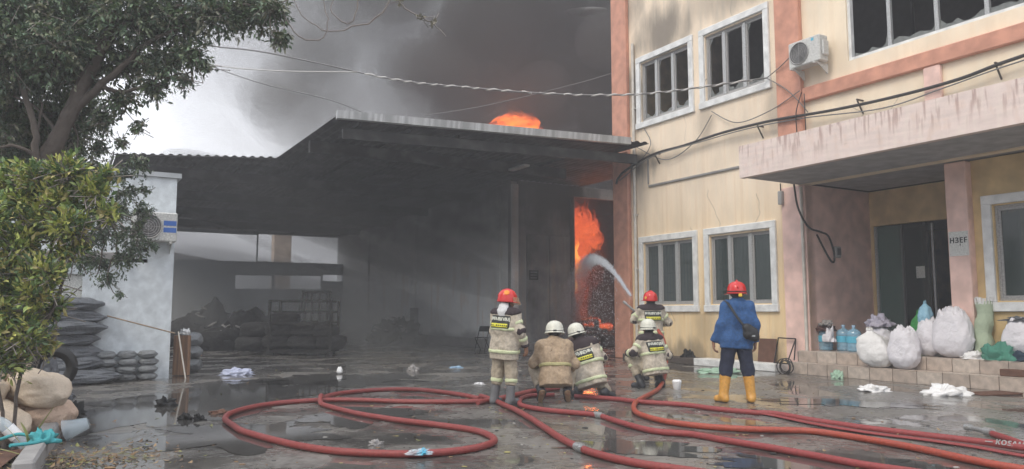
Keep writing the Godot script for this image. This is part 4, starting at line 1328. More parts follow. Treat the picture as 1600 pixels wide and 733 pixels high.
# J: joints in metres facing -Z, before scaling. L: the look (materials and what is worn)
func person(label: String, at: Vector3, yaw: float, sc: float, J: Dictionary, L: Dictionary) -> Node3D:
	var o := thing("person", label, "person", at, yaw)
	var up: Vector3 = (J.neck - J.hip).normalized()
	var rt: Vector3 = (J.shr - J.shl)
	rt = (rt - up * rt.dot(up)).normalized()
	var bk := rt.cross(up)
	var fw: Vector3 = J.face.normalized()
	var hu: Vector3 = J.get("head_up", Vector3.UP)
	hu = (hu - fw * hu.dot(fw)).normalized()
	var hr := fw.cross(hu)
	var hc: Vector3 = J.head
	# the body, one surface: trunk and limbs, then head and hands on finer grids
	var b := B.new()
	var trunk := [[J.hip - rt * 0.07, 0.10, J.chest - rt * 0.08, 0.10], [J.hip + rt * 0.07, 0.10, J.chest + rt * 0.08, 0.10], [J.shl, 0.055, J.shr, 0.055], [J.chest, 0.09, J.neck, 0.055], [J.neck, 0.056, hc - hu * 0.05, 0.054]]
	var limbs := []
	for s in ["l", "r"]:
		limbs.append([J["sh" + s], 0.055, J["el" + s], 0.042])
		limbs.append([J["el" + s], 0.042, J["wr" + s], 0.027])
		limbs.append([J["hp" + s], 0.085, J["kn" + s], 0.056])
		limbs.append([J["kn" + s], 0.056, J["an" + s], 0.037])
		limbs.append([J["an" + s], 0.036, J["to" + s], 0.028])
	nets(b, caps(trunk + limbs, sc), 0.024, 0.04)
	nets(b, caps([[hc + hu * 0.025 - fw * 0.02, 0.090, hc + hu * 0.02 + fw * 0.018, 0.080], [hc - hu * 0.035 + fw * 0.02, 0.062, hc - hu * 0.085 + fw * 0.055, 0.034], [hc + fw * 0.065 + hu * 0.01, 0.03, hc + fw * 0.062 - hu * 0.06, 0.028],
		[hc + fw * 0.088 + hu * 0.012, 0.009, hc + fw * 0.108 - hu * 0.028, 0.014], [hc + hr * 0.088 - fw * 0.012 + hu * 0.012, 0.017, hc + hr * 0.084 - fw * 0.012 - hu * 0.03, 0.012], [hc - hr * 0.088 - fw * 0.012 + hu * 0.012, 0.017, hc - hr * 0.084 - fw * 0.012 - hu * 0.03, 0.012],
		[hc - hu * 0.058 + fw * 0.086 - hr * 0.018, 0.009, hc - hu * 0.058 + fw * 0.086 + hr * 0.018, 0.009], [hc - hu * 0.05, 0.058, J.neck, 0.056]], sc), 0.011, 0.016)
	for s in ["l", "r"]:
		var d: Vector3 = J["hd" + s].normalized()
		var side := -1.0 if s == "l" else 1.0
		var palm: Vector3 = J.get("palm" + s, -rt * side)
		nets(b, caps(hand_bones(J["wr" + s], d, palm, J.get("thumb" + s, -bk), J.get("curl" + s, 0.45)), sc), 0.0068 * sc, 0.008)
	var body := put("body", b.mesh(), mat.skin, o)
	for s in [-1, 1]:
		var eye := SphereMesh.new()
		eye.radius = 0.011 * sc; eye.height = 0.022 * sc; eye.radial_segments = 10; eye.rings = 6
		var e := put("eye", eye, mat.eye_white, body, (hc + fw * 0.082 + hu * 0.012 + hr * 0.032 * s) * sc)
		var iris := SphereMesh.new()
		iris.radius = 0.006 * sc; iris.height = 0.012 * sc; iris.radial_segments = 8; iris.rings = 4
		put("iris", iris, mat.hair_black, body, (hc + fw * 0.0895 + hu * 0.012 + hr * 0.032 * s) * sc)
	put("hair", net_mesh(caps([[hc + hu * 0.025 - fw * 0.022, 0.090, hc + hu * 0.03 + fw * 0.015, 0.080], [hc - hu * 0.03 - fw * 0.03, 0.066, hc - hu * 0.03 - fw * 0.03, 0.066]], sc), 0.016, 0.03, 0.009, func(p): return maxf(fw.dot(p - hc * sc) - 0.03 * sc, -hu.dot(p - hc * sc) - 0.065 * sc)), mat.hair_black, o)
	# trousers
	var cuff: float = L.get("cuff", 0.14)
	for s in ["l", "r"]:
		var leg := caps([[J["hp" + s], 0.112, J["kn" + s], 0.088], [J["kn" + s], 0.086, J["an" + s], 0.076], [J.hip, 0.115, J["hp" + s], 0.12]], sc)
		var an: Vector3 = J["an" + s] * sc
		var shin: Vector3 = (J["kn" + s] - J["an" + s]).normalized()
		var lim := cuff * sc
		put("trouser_leg", net_mesh(leg, 0.019, 0.05, 0.0, func(p): return lim - shin.dot(p - an), 0.012, 11.0), L.trousers, o)
		if L.get("knee_band", false):
			var kp: Vector3 = (J["an" + s].lerp(J["kn" + s], 0.72)) * sc
			var near := caps([[J["kn" + s], 0.086, J["an" + s], 0.076]], sc)
			put("reflective_band", net_mesh(near, 0.016, 0.03, 0.012, func(p): return absf(shin.dot(p - kp)) - 0.030), mat.band_yellow, o)
		# boots
		var fdir: Vector3 = (J["to" + s] - J["an" + s])
		var sole: Vector3 = J.get("sole" + s, Vector3.DOWN)
		var toe: Vector3 = J["to" + s]
		var flat := (fdir - sole * fdir.dot(sole)).normalized()
		var heel: Vector3 = J["an" + s] - flat * 0.035 + sole * maxf(0.0, fdir.dot(sole) - 0.005)
		var shaft: float = L.get("shaft", 0.2)
		var bones := [[heel, 0.046, toe, 0.042], [heel + flat * 0.1, 0.045, toe - flat * 0.02, 0.050], [J["an" + s], 0.062, J["an" + s] + shin * shaft, L.get("shaft_r", 0.068)], [heel, 0.045, J["an" + s], 0.060]]
		var sp := toe * sc
		put("boot", net_mesh(caps(bones, sc), 0.013, 0.035, 0.0, func(p): return maxf(sole.dot(p - sp) - 0.034 * sc, shin.dot(p - an) - shaft * sc), 0.004, 20.0), L.boots, o)
		var sb := B.new()
		nets(sb, caps([[heel, 0.048, toe, 0.046]], sc), 0.012, 0.03, 0.004, func(p): return absf(sole.dot(p - sp) - 0.036 * sc) - 0.010)
		if sb.ix.size(): put("sole", sb.mesh(), L.get("sole", mat.rubber), o)
	# coat
	var hem: float = L.get("hem", 0.20)          # how far the skirt of the coat reaches below the hip
	var kw := 0.07
	var flare: float = L.get("flare", 0.125)
	var down: Vector3 = J.get("hem_dir", -up)
	var bulk: float = L.get("bulk", 1.0)
	var torso := [[J.hip - rt * 0.085, 0.135 * bulk, J.chest - rt * 0.095, 0.135 * bulk], [J.hip + rt * 0.085, 0.135 * bulk, J.chest + rt * 0.095, 0.135 * bulk], [J.chest - rt * 0.08, 0.13 * bulk, J.neck - up * 0.07 - rt * 0.06, 0.095], [J.chest + rt * 0.08, 0.13 * bulk, J.neck - up * 0.07 + rt * 0.06, 0.095],
		[J.hip - rt * 0.09, 0.14, J.hip - rt * 0.095 + down * (hem + 0.12), flare + 0.015], [J.hip + rt * 0.09, 0.14, J.hip + rt * 0.095 + down * (hem + 0.12), flare + 0.015], [J.shl, 0.078, J.shr, 0.078], [J.neck - up * 0.04, 0.078, J.neck + up * 0.025, 0.070]]
	torso = caps(torso, sc)
	var arms := []
	for s in ["l", "r"]:
		arms.append([J["sh" + s], 0.076 * bulk, J["el" + s], 0.063 * bulk])
		arms.append([J["el" + s], 0.063 * bulk, J["wr" + s] - (J["wr" + s] - J["el" + s]).normalized() * 0.005, 0.052])
	arms = caps(arms, sc)
	var hp: Vector3 = J.hip * sc
	var hem_s := hem * sc
	var cl := func(p):
		var d := down.dot(p - hp) - hem_s
		for s in ["l", "r"]:
			var wr: Vector3 = J["wr" + s] * sc
			var ad: Vector3 = (J["wr" + s] - J["el" + s]).normalized()
			if p.distance_to(wr) < 0.12: d = maxf(d, ad.dot(p - wr) - 0.0)
		return d
	put("coat", net_mesh(torso + arms, 0.0165, kw, 0.0, cl, L.get("wrinkle", 0.018), 6.5), L.coat, o)
	for q in L.get("bands", []):        # heights along the trunk above the hip
		var h: float = q * sc
		put("reflective_band", net_mesh(torso, 0.0145, kw, 0.016, func(p): return absf(up.dot(p - hp) - h) - 0.026), L.get("band", mat.band_yellow), o)
	if L.has("sleeve"):
		for i in [0, 1, 2, 3]:
			var a: Vector3 = arms[i][0]
			var c: Vector3 = arms[i][2]
			var ad := (c - a).normalized()
			var mid := a.lerp(c, L.sleeve[i % 2])
			put("reflective_band", net_mesh([arms[i]], 0.0135, kw, 0.015, func(p): return absf(ad.dot(p - mid)) - 0.026), mat.band_yellow, o)
			if i % 2 == 1: put("cuff", net_mesh([arms[i]], 0.0135, kw, 0.012, func(p): return maxf(ad.dot(p - c) - 0.004, -ad.dot(p - c) - 0.045)), mat.yoke_black, o)
			if i % 2 == 0: put("elbow_patch", net_mesh([arms[i], arms[i + 1]], 0.0145, 0.05, 0.014, func(p): return p.distance_to(c) - 0.085), mat.yoke_black, o)
	if L.has("yoke"):
		var yh: float = L.yoke * sc
		var bones := torso + [arms[0], arms[2]]
		put("yoke", net_mesh(bones, 0.0165, kw, 0.010, func(p): return yh - up.dot(p - hp) + 0.35 * maxf(0.0, absf(rt.dot(p - hp)) - 0.19)), mat.yoke_black, o)
	else:
		put("collar", net_mesh(caps([[J.neck - up * 0.045, 0.076, J.neck + up * 0.03, 0.074]], sc), 0.014, 0.03, 0.012, func(p): return absf(up.dot(p - J.neck * sc)) - 0.045), L.coat, o)
	if L.has("patch"):      # a black name patch on the back: white word above, a yellow strip below
		var pc: Vector3 = hp + up * L.patch * sc + rt * L.get("patch_x", 0.0)
		var pw := 0.165 * sc
		var ph := 0.095 * sc
		put("name_patch", net_mesh(torso, 0.012, kw, 0.020, func(p): return maxf(maxf(absf(rt.dot(p - pc)) - pw, absf(up.dot(p - pc)) - ph), -bk.dot(p - pc))), mat.patch_black, o)
		put("patch_strip", net_mesh(torso, 0.012, kw, 0.024, func(p): return maxf(maxf(absf(rt.dot(p - pc)) - pw * 0.92, absf(up.dot(p - pc) + ph * 0.52) - ph * 0.33), -bk.dot(p - pc))), mat.patch_yellow, o)
		var word := "PEMADAM"
		for row in 2:
			var n := 7 if row == 0 else 9
			for i in n:
				var x := lerpf(-pw * 0.84, pw * 0.84, i / (n - 1.0))
				var foot := pc + rt * x + up * (ph * 0.40 if row == 0 else -ph * 0.52)
				var t := 0.34
				while t > -0.1 and field_at(torso, kw, foot + bk * t) > (0.023 if row == 0 else 0.026): t -= 0.004
				if row == 0: put("lettering", text_letter(word[i], 0.0018 * sc, 0.006), mat.letter_white, o)
				elif i != 2: put("lettering", box_mesh(Vector3(0.018, 0.020, 0.004) * sc), mat.patch_black, o)
				else: continue
				var last: MeshInstance3D = o.get_child(o.get_child_count() - 1)
				var slope := field_at(torso, kw, foot + bk * t + rt * 0.02) - field_at(torso, kw, foot + bk * t - rt * 0.02)
				var nb := (bk + rt * slope / 0.04).normalized()
				var r2 := up.cross(nb).normalized()
				last.transform = Transform3D(Basis(r2, nb.cross(r2), nb), foot + bk * t)
	# helmet
	var hb := Basis(hr, hu, -fw)
	var ho := (hc + hu * 0.045 - fw * 0.01) * sc
	var hel := B.new()
	if L.helmet == "white":
		hel.lathe([Vector2(0.118, -0.055), Vector2(0.150, -0.066), Vector2(0.153, -0.058), Vector2(0.137, -0.03), Vector2(0.133, 0.02), Vector2(0.122, 0.065), Vector2(0.098, 0.102), Vector2(0.06, 0.126), Vector2(0.02, 0.135), Vector2(0.0, 0.136)], 26, ho, hb, sc, sc * 1.06)
		var h := put("helmet", hel.mesh(true), mat.helmet_white, o)
		var st := B.new()
		var ring := []
		for k in 25: ring.append(ho + hb * Vector3(cos(TAU * k / 24) * 0.139, -0.022 - 0.012 * sin(TAU * k / 24), sin(TAU * k / 24) * 0.146) * sc)
		st.tube(ring, 0.010, 6, false, 0.5)
		put("strap", st.mesh(), mat.bag_black, h)
		put("buckle", box_mesh(Vector3(0.05, 0.026, 0.02)), mat.rubber, h, ho + hb * Vector3(0.0, -0.035, 0.148) * sc)
	else:
		hel.lathe([Vector2(0.115, -0.055), Vector2(0.137, -0.062), Vector2(0.140, -0.05), Vector2(0.134, -0.01), Vector2(0.128, 0.04), Vector2(0.110, 0.085), Vector2(0.075, 0.118), Vector2(0.03, 0.132), Vector2(0.0, 0.133)], 26, ho, hb, sc, sc * 1.12)
		var comb := []
		for k in 13: comb.append(ho + hb * Vector3(0, -0.02 + 0.157 * sin(PI * (0.08 + 0.84 * k / 12.0)), 0.150 * cos(PI * (0.08 + 0.84 * k / 12.0))) * sc)
		hel.tube(comb, 0.012 * sc, 8, true)
		var h := put("helmet", hel.mesh(true), mat.helmet_red, o)
		var brim := B.new()
		brim.sheet(14, 3, func(u, w):
			var t: float = PI * (1.12 + 0.76 * u)
			var r: float = lerpf(0.128, 0.185, w)
			return ho + hb * Vector3(cos(t) * r * 0.95, -0.05 - 0.012 * w, sin(t) * r * 1.05) * sc, 0.006)
		put("brim", brim.mesh(), mat.helmet_red, h)
		for q in L.get("stickers", []):
			put("sticker", net_mesh([[ho, 0.134 * sc, ho + hu * 0.001, 0.134 * sc]], 0.012, 0.02, 0.010, func(p): return p.distance_to(ho + hb * q * sc) - 0.048), mat.orange_sticker, h)
		if L.get("visor", false):
			var vz := B.new()
			vz.sheet(14, 5, func(u, w):
				var t: float = PI * (1.10 + 0.80 * u)
				return ho + hb * Vector3(cos(t) * 0.145, lerpf(0.02, -0.085, w), sin(t) * lerpf(0.165, 0.215, w)) * sc, 0.003)
			put("visor", vz.mesh(), mat.visor, h)
		if L.get("strap", false):
			var st := B.new()
			var ring := []
			for k in 25: ring.append(ho + hb * Vector3(cos(TAU * k / 24) * 0.139, -0.02, sin(TAU * k / 24) * 0.156) * sc)
			st.tube(ring, 0.013, 6, false, 0.5)
			put("strap", st.mesh(), mat.bag_black, h)
			put("lamp", box_mesh(Vector3(0.055, 0.05, 0.03), 0.01), mat.lamp_yellow, h, ho + hb * Vector3(0.03, -0.075, 0.150) * sc)
		if L.get("side_lamps", false):
			for sx in [-1, 1]: put("side_mark", box_mesh(Vector3(0.03, 0.05, 0.04), 0.008), mat.lamp_yellow, h, ho + hb * Vector3(0.128 * sx, 0.0, 0.03) * sc)
		if L.get("neck_cloth", false):
			put("neck_cloth", net_mesh(caps([[hc - hu * 0.05 - fw * 0.03, 0.085, J.neck + bk * 0.05 - up * 0.03, 0.095]], sc), 0.014, 0.03, 0.008, func(p): return maxf(fw.dot(p - hc * sc) + 0.005, hu.dot(p - ho) + 0.03), 0.014, 14.0), mat.white_scarf, o)
	return o

func make_people() -> void:
	var V := func(x, y, z): return Vector3(x, y, z)
	var stand := {
		"hip": Vector3(0, 0.86, 0), "chest": Vector3(0, 1.16, -0.01), "neck": Vector3(0, 1.40, -0.01), "head": Vector3(0.0, 1.53, -0.03), "face": Vector3(0, 0, -1),
		"shl": Vector3(-0.168, 1.335, 0), "shr": Vector3(0.168, 1.335, 0), "ell": Vector3(-0.245, 1.07, 0.02), "elr": Vector3(0.245, 1.07, 0.02), "wrl": Vector3(-0.27, 0.83, -0.04), "wrr": Vector3(0.27, 0.83, -0.04),
		"hdl": Vector3(0, -1, -0.15), "hdr": Vector3(0, -1, -0.15), "hpl": Vector3(-0.09, 0.84, 0), "hpr": Vector3(0.09, 0.84, 0), "knl": Vector3(-0.125, 0.46, -0.02), "knr": Vector3(0.125, 0.46, -0.02),
		"anl": Vector3(-0.145, 0.085, 0.02), "anr": Vector3(0.145, 0.085, 0.02), "tol": Vector3(-0.16, 0.035, -0.13), "tor": Vector3(0.16, 0.035, -0.13)}
	var turnout := {"coat": mat.coat_tan, "trousers": mat.trouser_tan, "boots": mat.boot_black, "helmet": "red", "yoke": 0.475, "bands": [0.27, -0.07], "sleeve": [0.52, 0.5], "patch": 0.37, "hem": 0.19, "knee_band": true, "cuff": 0.16}
	# standing, looking right
	var yaw := -0.60
	var a := stand.duplicate()
	var inv := Basis(Vector3.UP, -yaw)
	a.face = inv * Vector3(1, -0.08, -0.25)
	a.head = Vector3(0.01, 1.535, -0.045)
	a.elr = Vector3(0.27, 1.09, 0.0); a.wrr = Vector3(0.28, 0.86, -0.12); a.hdr = Vector3(0, -1, -0.3)
	a.ell = Vector3(-0.25, 1.08, -0.06); a.wrl = Vector3(-0.2, 0.9, -0.24); a.hdl = Vector3(0.2, -0.5, -0.8)
	a.tol = Vector3(-0.17, 0.035, -0.12); a.anl = Vector3(-0.155, 0.085, 0.03); a.anr = Vector3(0.13, 0.085, 0.02)
	for key in ["hip", "chest", "neck", "head", "shl", "shr", "ell", "elr", "wrl", "wrr"]: a[key] += Vector3(0.035, 0, 0.02) * (0.5 if key == "hip" else 1.4)
	var la := turnout.duplicate()
	la.merge({"visor": true, "stickers": [Vector3(-0.03, 0.10, 0.08), Vector3(0.09, 0.08, 0.04)], "neck_cloth": true, "boots": mat.boot_grey, "sole": mat.shoe_tan, "cuff": 0.20}, true)
	person("firefighter in tan coat and orange-red helmet with visor, standing and looking right", Vector3(-0.12, 0, -11.50), yaw, 0.985, a, la)
	# squatting in a plain brown coat
	var sq := {
		"hip": Vector3(0, 0.37, 0.03), "chest": Vector3(0, 0.66, -0.05), "neck": Vector3(0, 0.90, -0.13), "head": Vector3(0.02, 1.02, -0.19), "face": Vector3(0.1, -0.15, -1), "head_up": Vector3(0, 1, -0.1),
		"shl": Vector3(-0.19, 0.83, -0.10), "shr": Vector3(0.19, 0.83, -0.10), "ell": Vector3(-0.31, 0.57, -0.14), "elr": Vector3(0.31, 0.55, -0.10), "wrl": Vector3(-0.24, 0.50, -0.38), "wrr": Vector3(0.26, 0.42, -0.32),
		"hdl": Vector3(0.3, 0.1, -1), "hdr": Vector3(-0.2, -0.1, -1), "hpl": Vector3(-0.11, 0.32, 0.02), "hpr": Vector3(0.11, 0.32, 0.02), "knl": Vector3(-0.27, 0.46, -0.33), "knr": Vector3(0.27, 0.40, -0.34),
		"anl": Vector3(-0.20, 0.15, 0.01), "anr": Vector3(0.17, 0.15, 0.05), "tol": Vector3(-0.21, 0.04, -0.13), "tor": Vector3(0.20, 0.04, -0.09), "solel": Vector3(0, -0.72, 0.69), "soler": Vector3(0.1, -0.72, 0.69)}
	var lb := {"coat": mat.coat_brown, "trousers": mat.trouser_tan, "boots": mat.boot_black, "sole": mat.shoe_tan, "helmet": "white", "bands": [0.17], "band": mat.band_dull, "hem": 0.13, "cuff": 0.12, "flare": 0.15, "wrinkle": 0.018, "shaft": 0.14}
	lb.hem_dir = Vector3(0, -1, 0)
	person("firefighter in plain brown coat and white helmet, squatting with his back turned, heels raised", Vector3(0.65, 0, -11.70), 0.08, 1.02, sq, lb)
	# kneeling beside him, leaning left
	var kn := sq.duplicate()
	kn.merge({"hip": Vector3(0.07, 0.33, 0.05), "chest": Vector3(0.02, 0.62, -0.03), "neck": Vector3(-0.10, 0.88, -0.10), "head": Vector3(-0.17, 1.0, -0.15), "face": Vector3(-0.35, -0.2, -1), "head_up": Vector3(-0.25, 1, 0),
		"shl": Vector3(-0.28, 0.76, -0.08), "shr": Vector3(0.09, 0.87, -0.08), "ell": Vector3(-0.32, 0.52, -0.22), "elr": Vector3(0.24, 0.62, -0.22), "wrl": Vector3(-0.18, 0.42, -0.42), "wrr": Vector3(0.12, 0.46, -0.42),
		"hpl": Vector3(-0.03, 0.30, 0.03), "hpr": Vector3(0.17, 0.30, 0.03), "knl": Vector3(-0.20, 0.40, -0.34), "knr": Vector3(0.26, 0.10, -0.30), "anl": Vector3(-0.13, 0.09, -0.02), "tol": Vector3(-0.22, 0.04, -0.17), "solel": Vector3(0, -1, 0.1),
		"anr": Vector3(0.30, 0.11, 0.10), "tor": Vector3(0.42, 0.05, 0.02), "soler": Vector3(0.1, -0.85, 0.45)}, true)
	var lk := turnout.duplicate()
	lk.merge({"helmet": "white", "bands": [0.22, -0.06], "yoke": 0.455, "patch": 0.335, "hem": 0.15, "hem_dir": Vector3(0, -1, 0), "flare": 0.14, "knee_band": false, "cuff": 0.1, "shaft": 0.22}, true)
	person("firefighter in tan coat and white helmet kneeling close beside the plain brown coat, leaning left", Vector3(1.18, 0, -12.35), -0.22, 1.0, kn, lk)
	# standing with the nozzle
	var nz := stand.duplicate()
	nz.merge({"shl": Vector3(-0.18, 1.345, -0.02), "shr": Vector3(0.185, 1.345, 0.02), "ell": Vector3(-0.26, 1.15, -0.20), "wrl": Vector3(-0.16, 1.27, -0.40), "hdl": Vector3(0.5, 0.5, -0.6), "elr": Vector3(0.37, 1.10, 0.0), "wrr": Vector3(0.24, 1.06, -0.24), "hdr": Vector3(-0.7, 0.2, -0.7),
		"curll": 0.9, "curlr": 0.9, "face": Vector3(-0.15, 0.05, -1)}, true)
	var ln := turnout.duplicate()
	ln.merge({"side_lamps": true, "bands": [0.29, 0.05, -0.1]}, true)
	person("firefighter in red helmet standing by the facade and aiming the water jet", Vector3(2.80, 0, -15.55), 0.28, 1.04, nz, ln)
	# squatting in front of him
	var s5 := sq.duplicate()
	s5.merge({"neck": Vector3(-0.02, 0.90, -0.10), "head": Vector3(-0.02, 1.03, -0.13), "face": Vector3(-0.1, -0.05, -1), "ell": Vector3(-0.36, 0.62, -0.12), "wrl": Vector3(-0.30, 0.60, -0.36), "elr": Vector3(0.33, 0.56, 0.0), "wrr": Vector3(0.27, 0.44, -0.22),
		"knl": Vector3(-0.24, 0.50, -0.36), "knr": Vector3(0.24, 0.44, -0.36), "anl": Vector3(-0.20, 0.09, -0.12), "anr": Vector3(0.16, 0.09, 0.0), "tol": Vector3(-0.24, 0.035, -0.28), "tor": Vector3(0.2, 0.035, -0.16), "solel": Vector3.DOWN, "soler": Vector3.DOWN}, true)
	var l5 := turnout.duplicate()
	l5.merge({"helmet": "white", "bands": [0.23, -0.06], "yoke": 0.455, "patch": 0.335, "hem": 0.14, "hem_dir": Vector3(0, -1, 0.1), "flare": 0.14, "cuff": 0.14, "shaft": 0.24}, true)
	person("firefighter in white helmet squatting directly in front of the standing one with the water jet", Vector3(2.55, 0, -13.95), 0.50, 1.02, s5, l5)
	# the man in blue
	var bl := stand.duplicate()
	bl.merge({"shl": Vector3(-0.155, 1.335, 0), "shr": Vector3(0.155, 1.335, 0), "head": Vector3(-0.0, 1.525, -0.02), "elr": Vector3(0.235, 1.08, 0.03), "wrr": Vector3(0.27, 0.84, -0.03), "ell": Vector3(-0.245, 1.08, 0.03), "wrl": Vector3(-0.31, 0.84, -0.03), "anl": Vector3(-0.20, 0.085, 0.02), "anr": Vector3(0.18, 0.085, 0.02), "knl": Vector3(-0.15, 0.46, -0.02), "knr": Vector3(0.15, 0.46, -0.02),
		"tol": Vector3(-0.27, 0.04, -0.09), "tor": Vector3(0.19, 0.04, -0.13), "face": Vector3(0.08, 0, -1)}, true)
	for key in ["chest", "neck", "head", "shl", "shr", "ell", "elr"]: bl[key] += Vector3(0.03, 0, 0)
	var lw := {"coat": mat.blue_cloth, "trousers": mat.navy_trouser, "boots": mat.boot_yellow, "helmet": "red", "hem": 0.115, "cuff": 0.27, "flare": 0.122, "bulk": 0.90, "wrinkle": 0.012, "shaft": 0.30, "shaft_r": 0.080, "strap": true}
	person("man in blue jacket, navy trousers, yellow rubber boots and red helmet, back turned", Vector3(3.41, 0, -11.78), -0.08, 1.075, bl, lw)
	# his shoulder bag
	var bag := thing("shoulder_bag", "small black shoulder bag hanging on the back of the man in blue", "bag", Vector3(3.41, 0, -11.78), -0.08)
	put("pouch", net_mesh([[Vector3(0.12, 1.12, 0.20), 0.055, Vector3(0.22, 1.06, 0.185), 0.055], [Vector3(0.13, 1.02, 0.20), 0.06, Vector3(0.24, 0.98, 0.18), 0.055]], 0.012, 0.05, 0.012, null, 0.006, 18.0), mat.bag_black, bag)
	var strap := B.new()
	strap.tube(curve_pts([Vector3(-0.16, 1.51, -0.06), Vector3(-0.15, 1.525, 0.03), Vector3(-0.11, 1.45, 0.135), Vector3(-0.03, 1.30, 0.195), Vector3(0.06, 1.17, 0.205), Vector3(0.12, 1.12, 0.20)], 0.03), 0.024, 6, true, 0.3)
	put("strap", strap.mesh(), mat.bag_black, bag)
	put("label_mark", box_mesh(Vector3(0.05, 0.02, 0.004)), mat.aluminium, bag, Vector3(0.2, 1.0, 0.262))
	# the nozzle in the standing firefighter's hands
	var nzl := thing("hose_nozzle", "metal branch pipe held by the standing firefighter beside the facade", "nozzle", Vector3(2.80, 0, -15.55), 0.28)
	var t := B.new()
	t.tube([Vector3(0.12, 1.16, -0.42), Vector3(-0.12, 1.36, -0.47), Vector3(-0.3, 1.52, -0.52)], [0.032, 0.028, 0.020], 10)
	t.tube([Vector3(-0.3, 1.52, -0.52), Vector3(-0.36, 1.575, -0.54)], 0.03, 10)
	put("pipe", t.mesh(), mat.steel, nzl)

# ---------------------------------------------------------------- hoses
func ground_run(pts: Array, y: float) -> Array:
	var ctrl := []
	for p in pts: ctrl.append(Vector3(p.x, y, p.y))
	return curve_pts(ctrl, 0.12)

func wobble(run: Array, amp: float, sd: int) -> Array:
	var n := noise_of(sd, 0.5, 2)
	var out := []
	for p in run: out.append(p + Vector3(n.get_noise_2d(p.x * 2, p.z * 2) * amp, 0, n.get_noise_2d(p.z * 2 + 40, p.x * 2) * amp))
	return out

func hose(label: String, run: Array, r: float, material: Material, flat := 1.0, group := "fire hoses lying across the wet yard") -> Node3D:
	var o := thing("fire_hose", label, "hose", Vector3.ZERO, 0.0, group)
	var b := B.new()
	b.tube(run, r, 12, true, flat)
	put("jacket", b.mesh(), material, o)
	return o

func coupling(parent: Node3D, a: Vector3, dirn: Vector3, r: float) -> void:
	var b := B.new()
	dirn = dirn.normalized()
	b.tube([a - dirn * 0.09, a - dirn * 0.03], r * 1.12, 12)
	b.tube([a - dirn * 0.03, a + dirn * 0.04], r * 1.32, 12)
	b.tube([a + dirn * 0.04, a + dirn * 0.10], r * 1.12, 12)
	put("coupling", b.mesh(), mat.steel, parent)

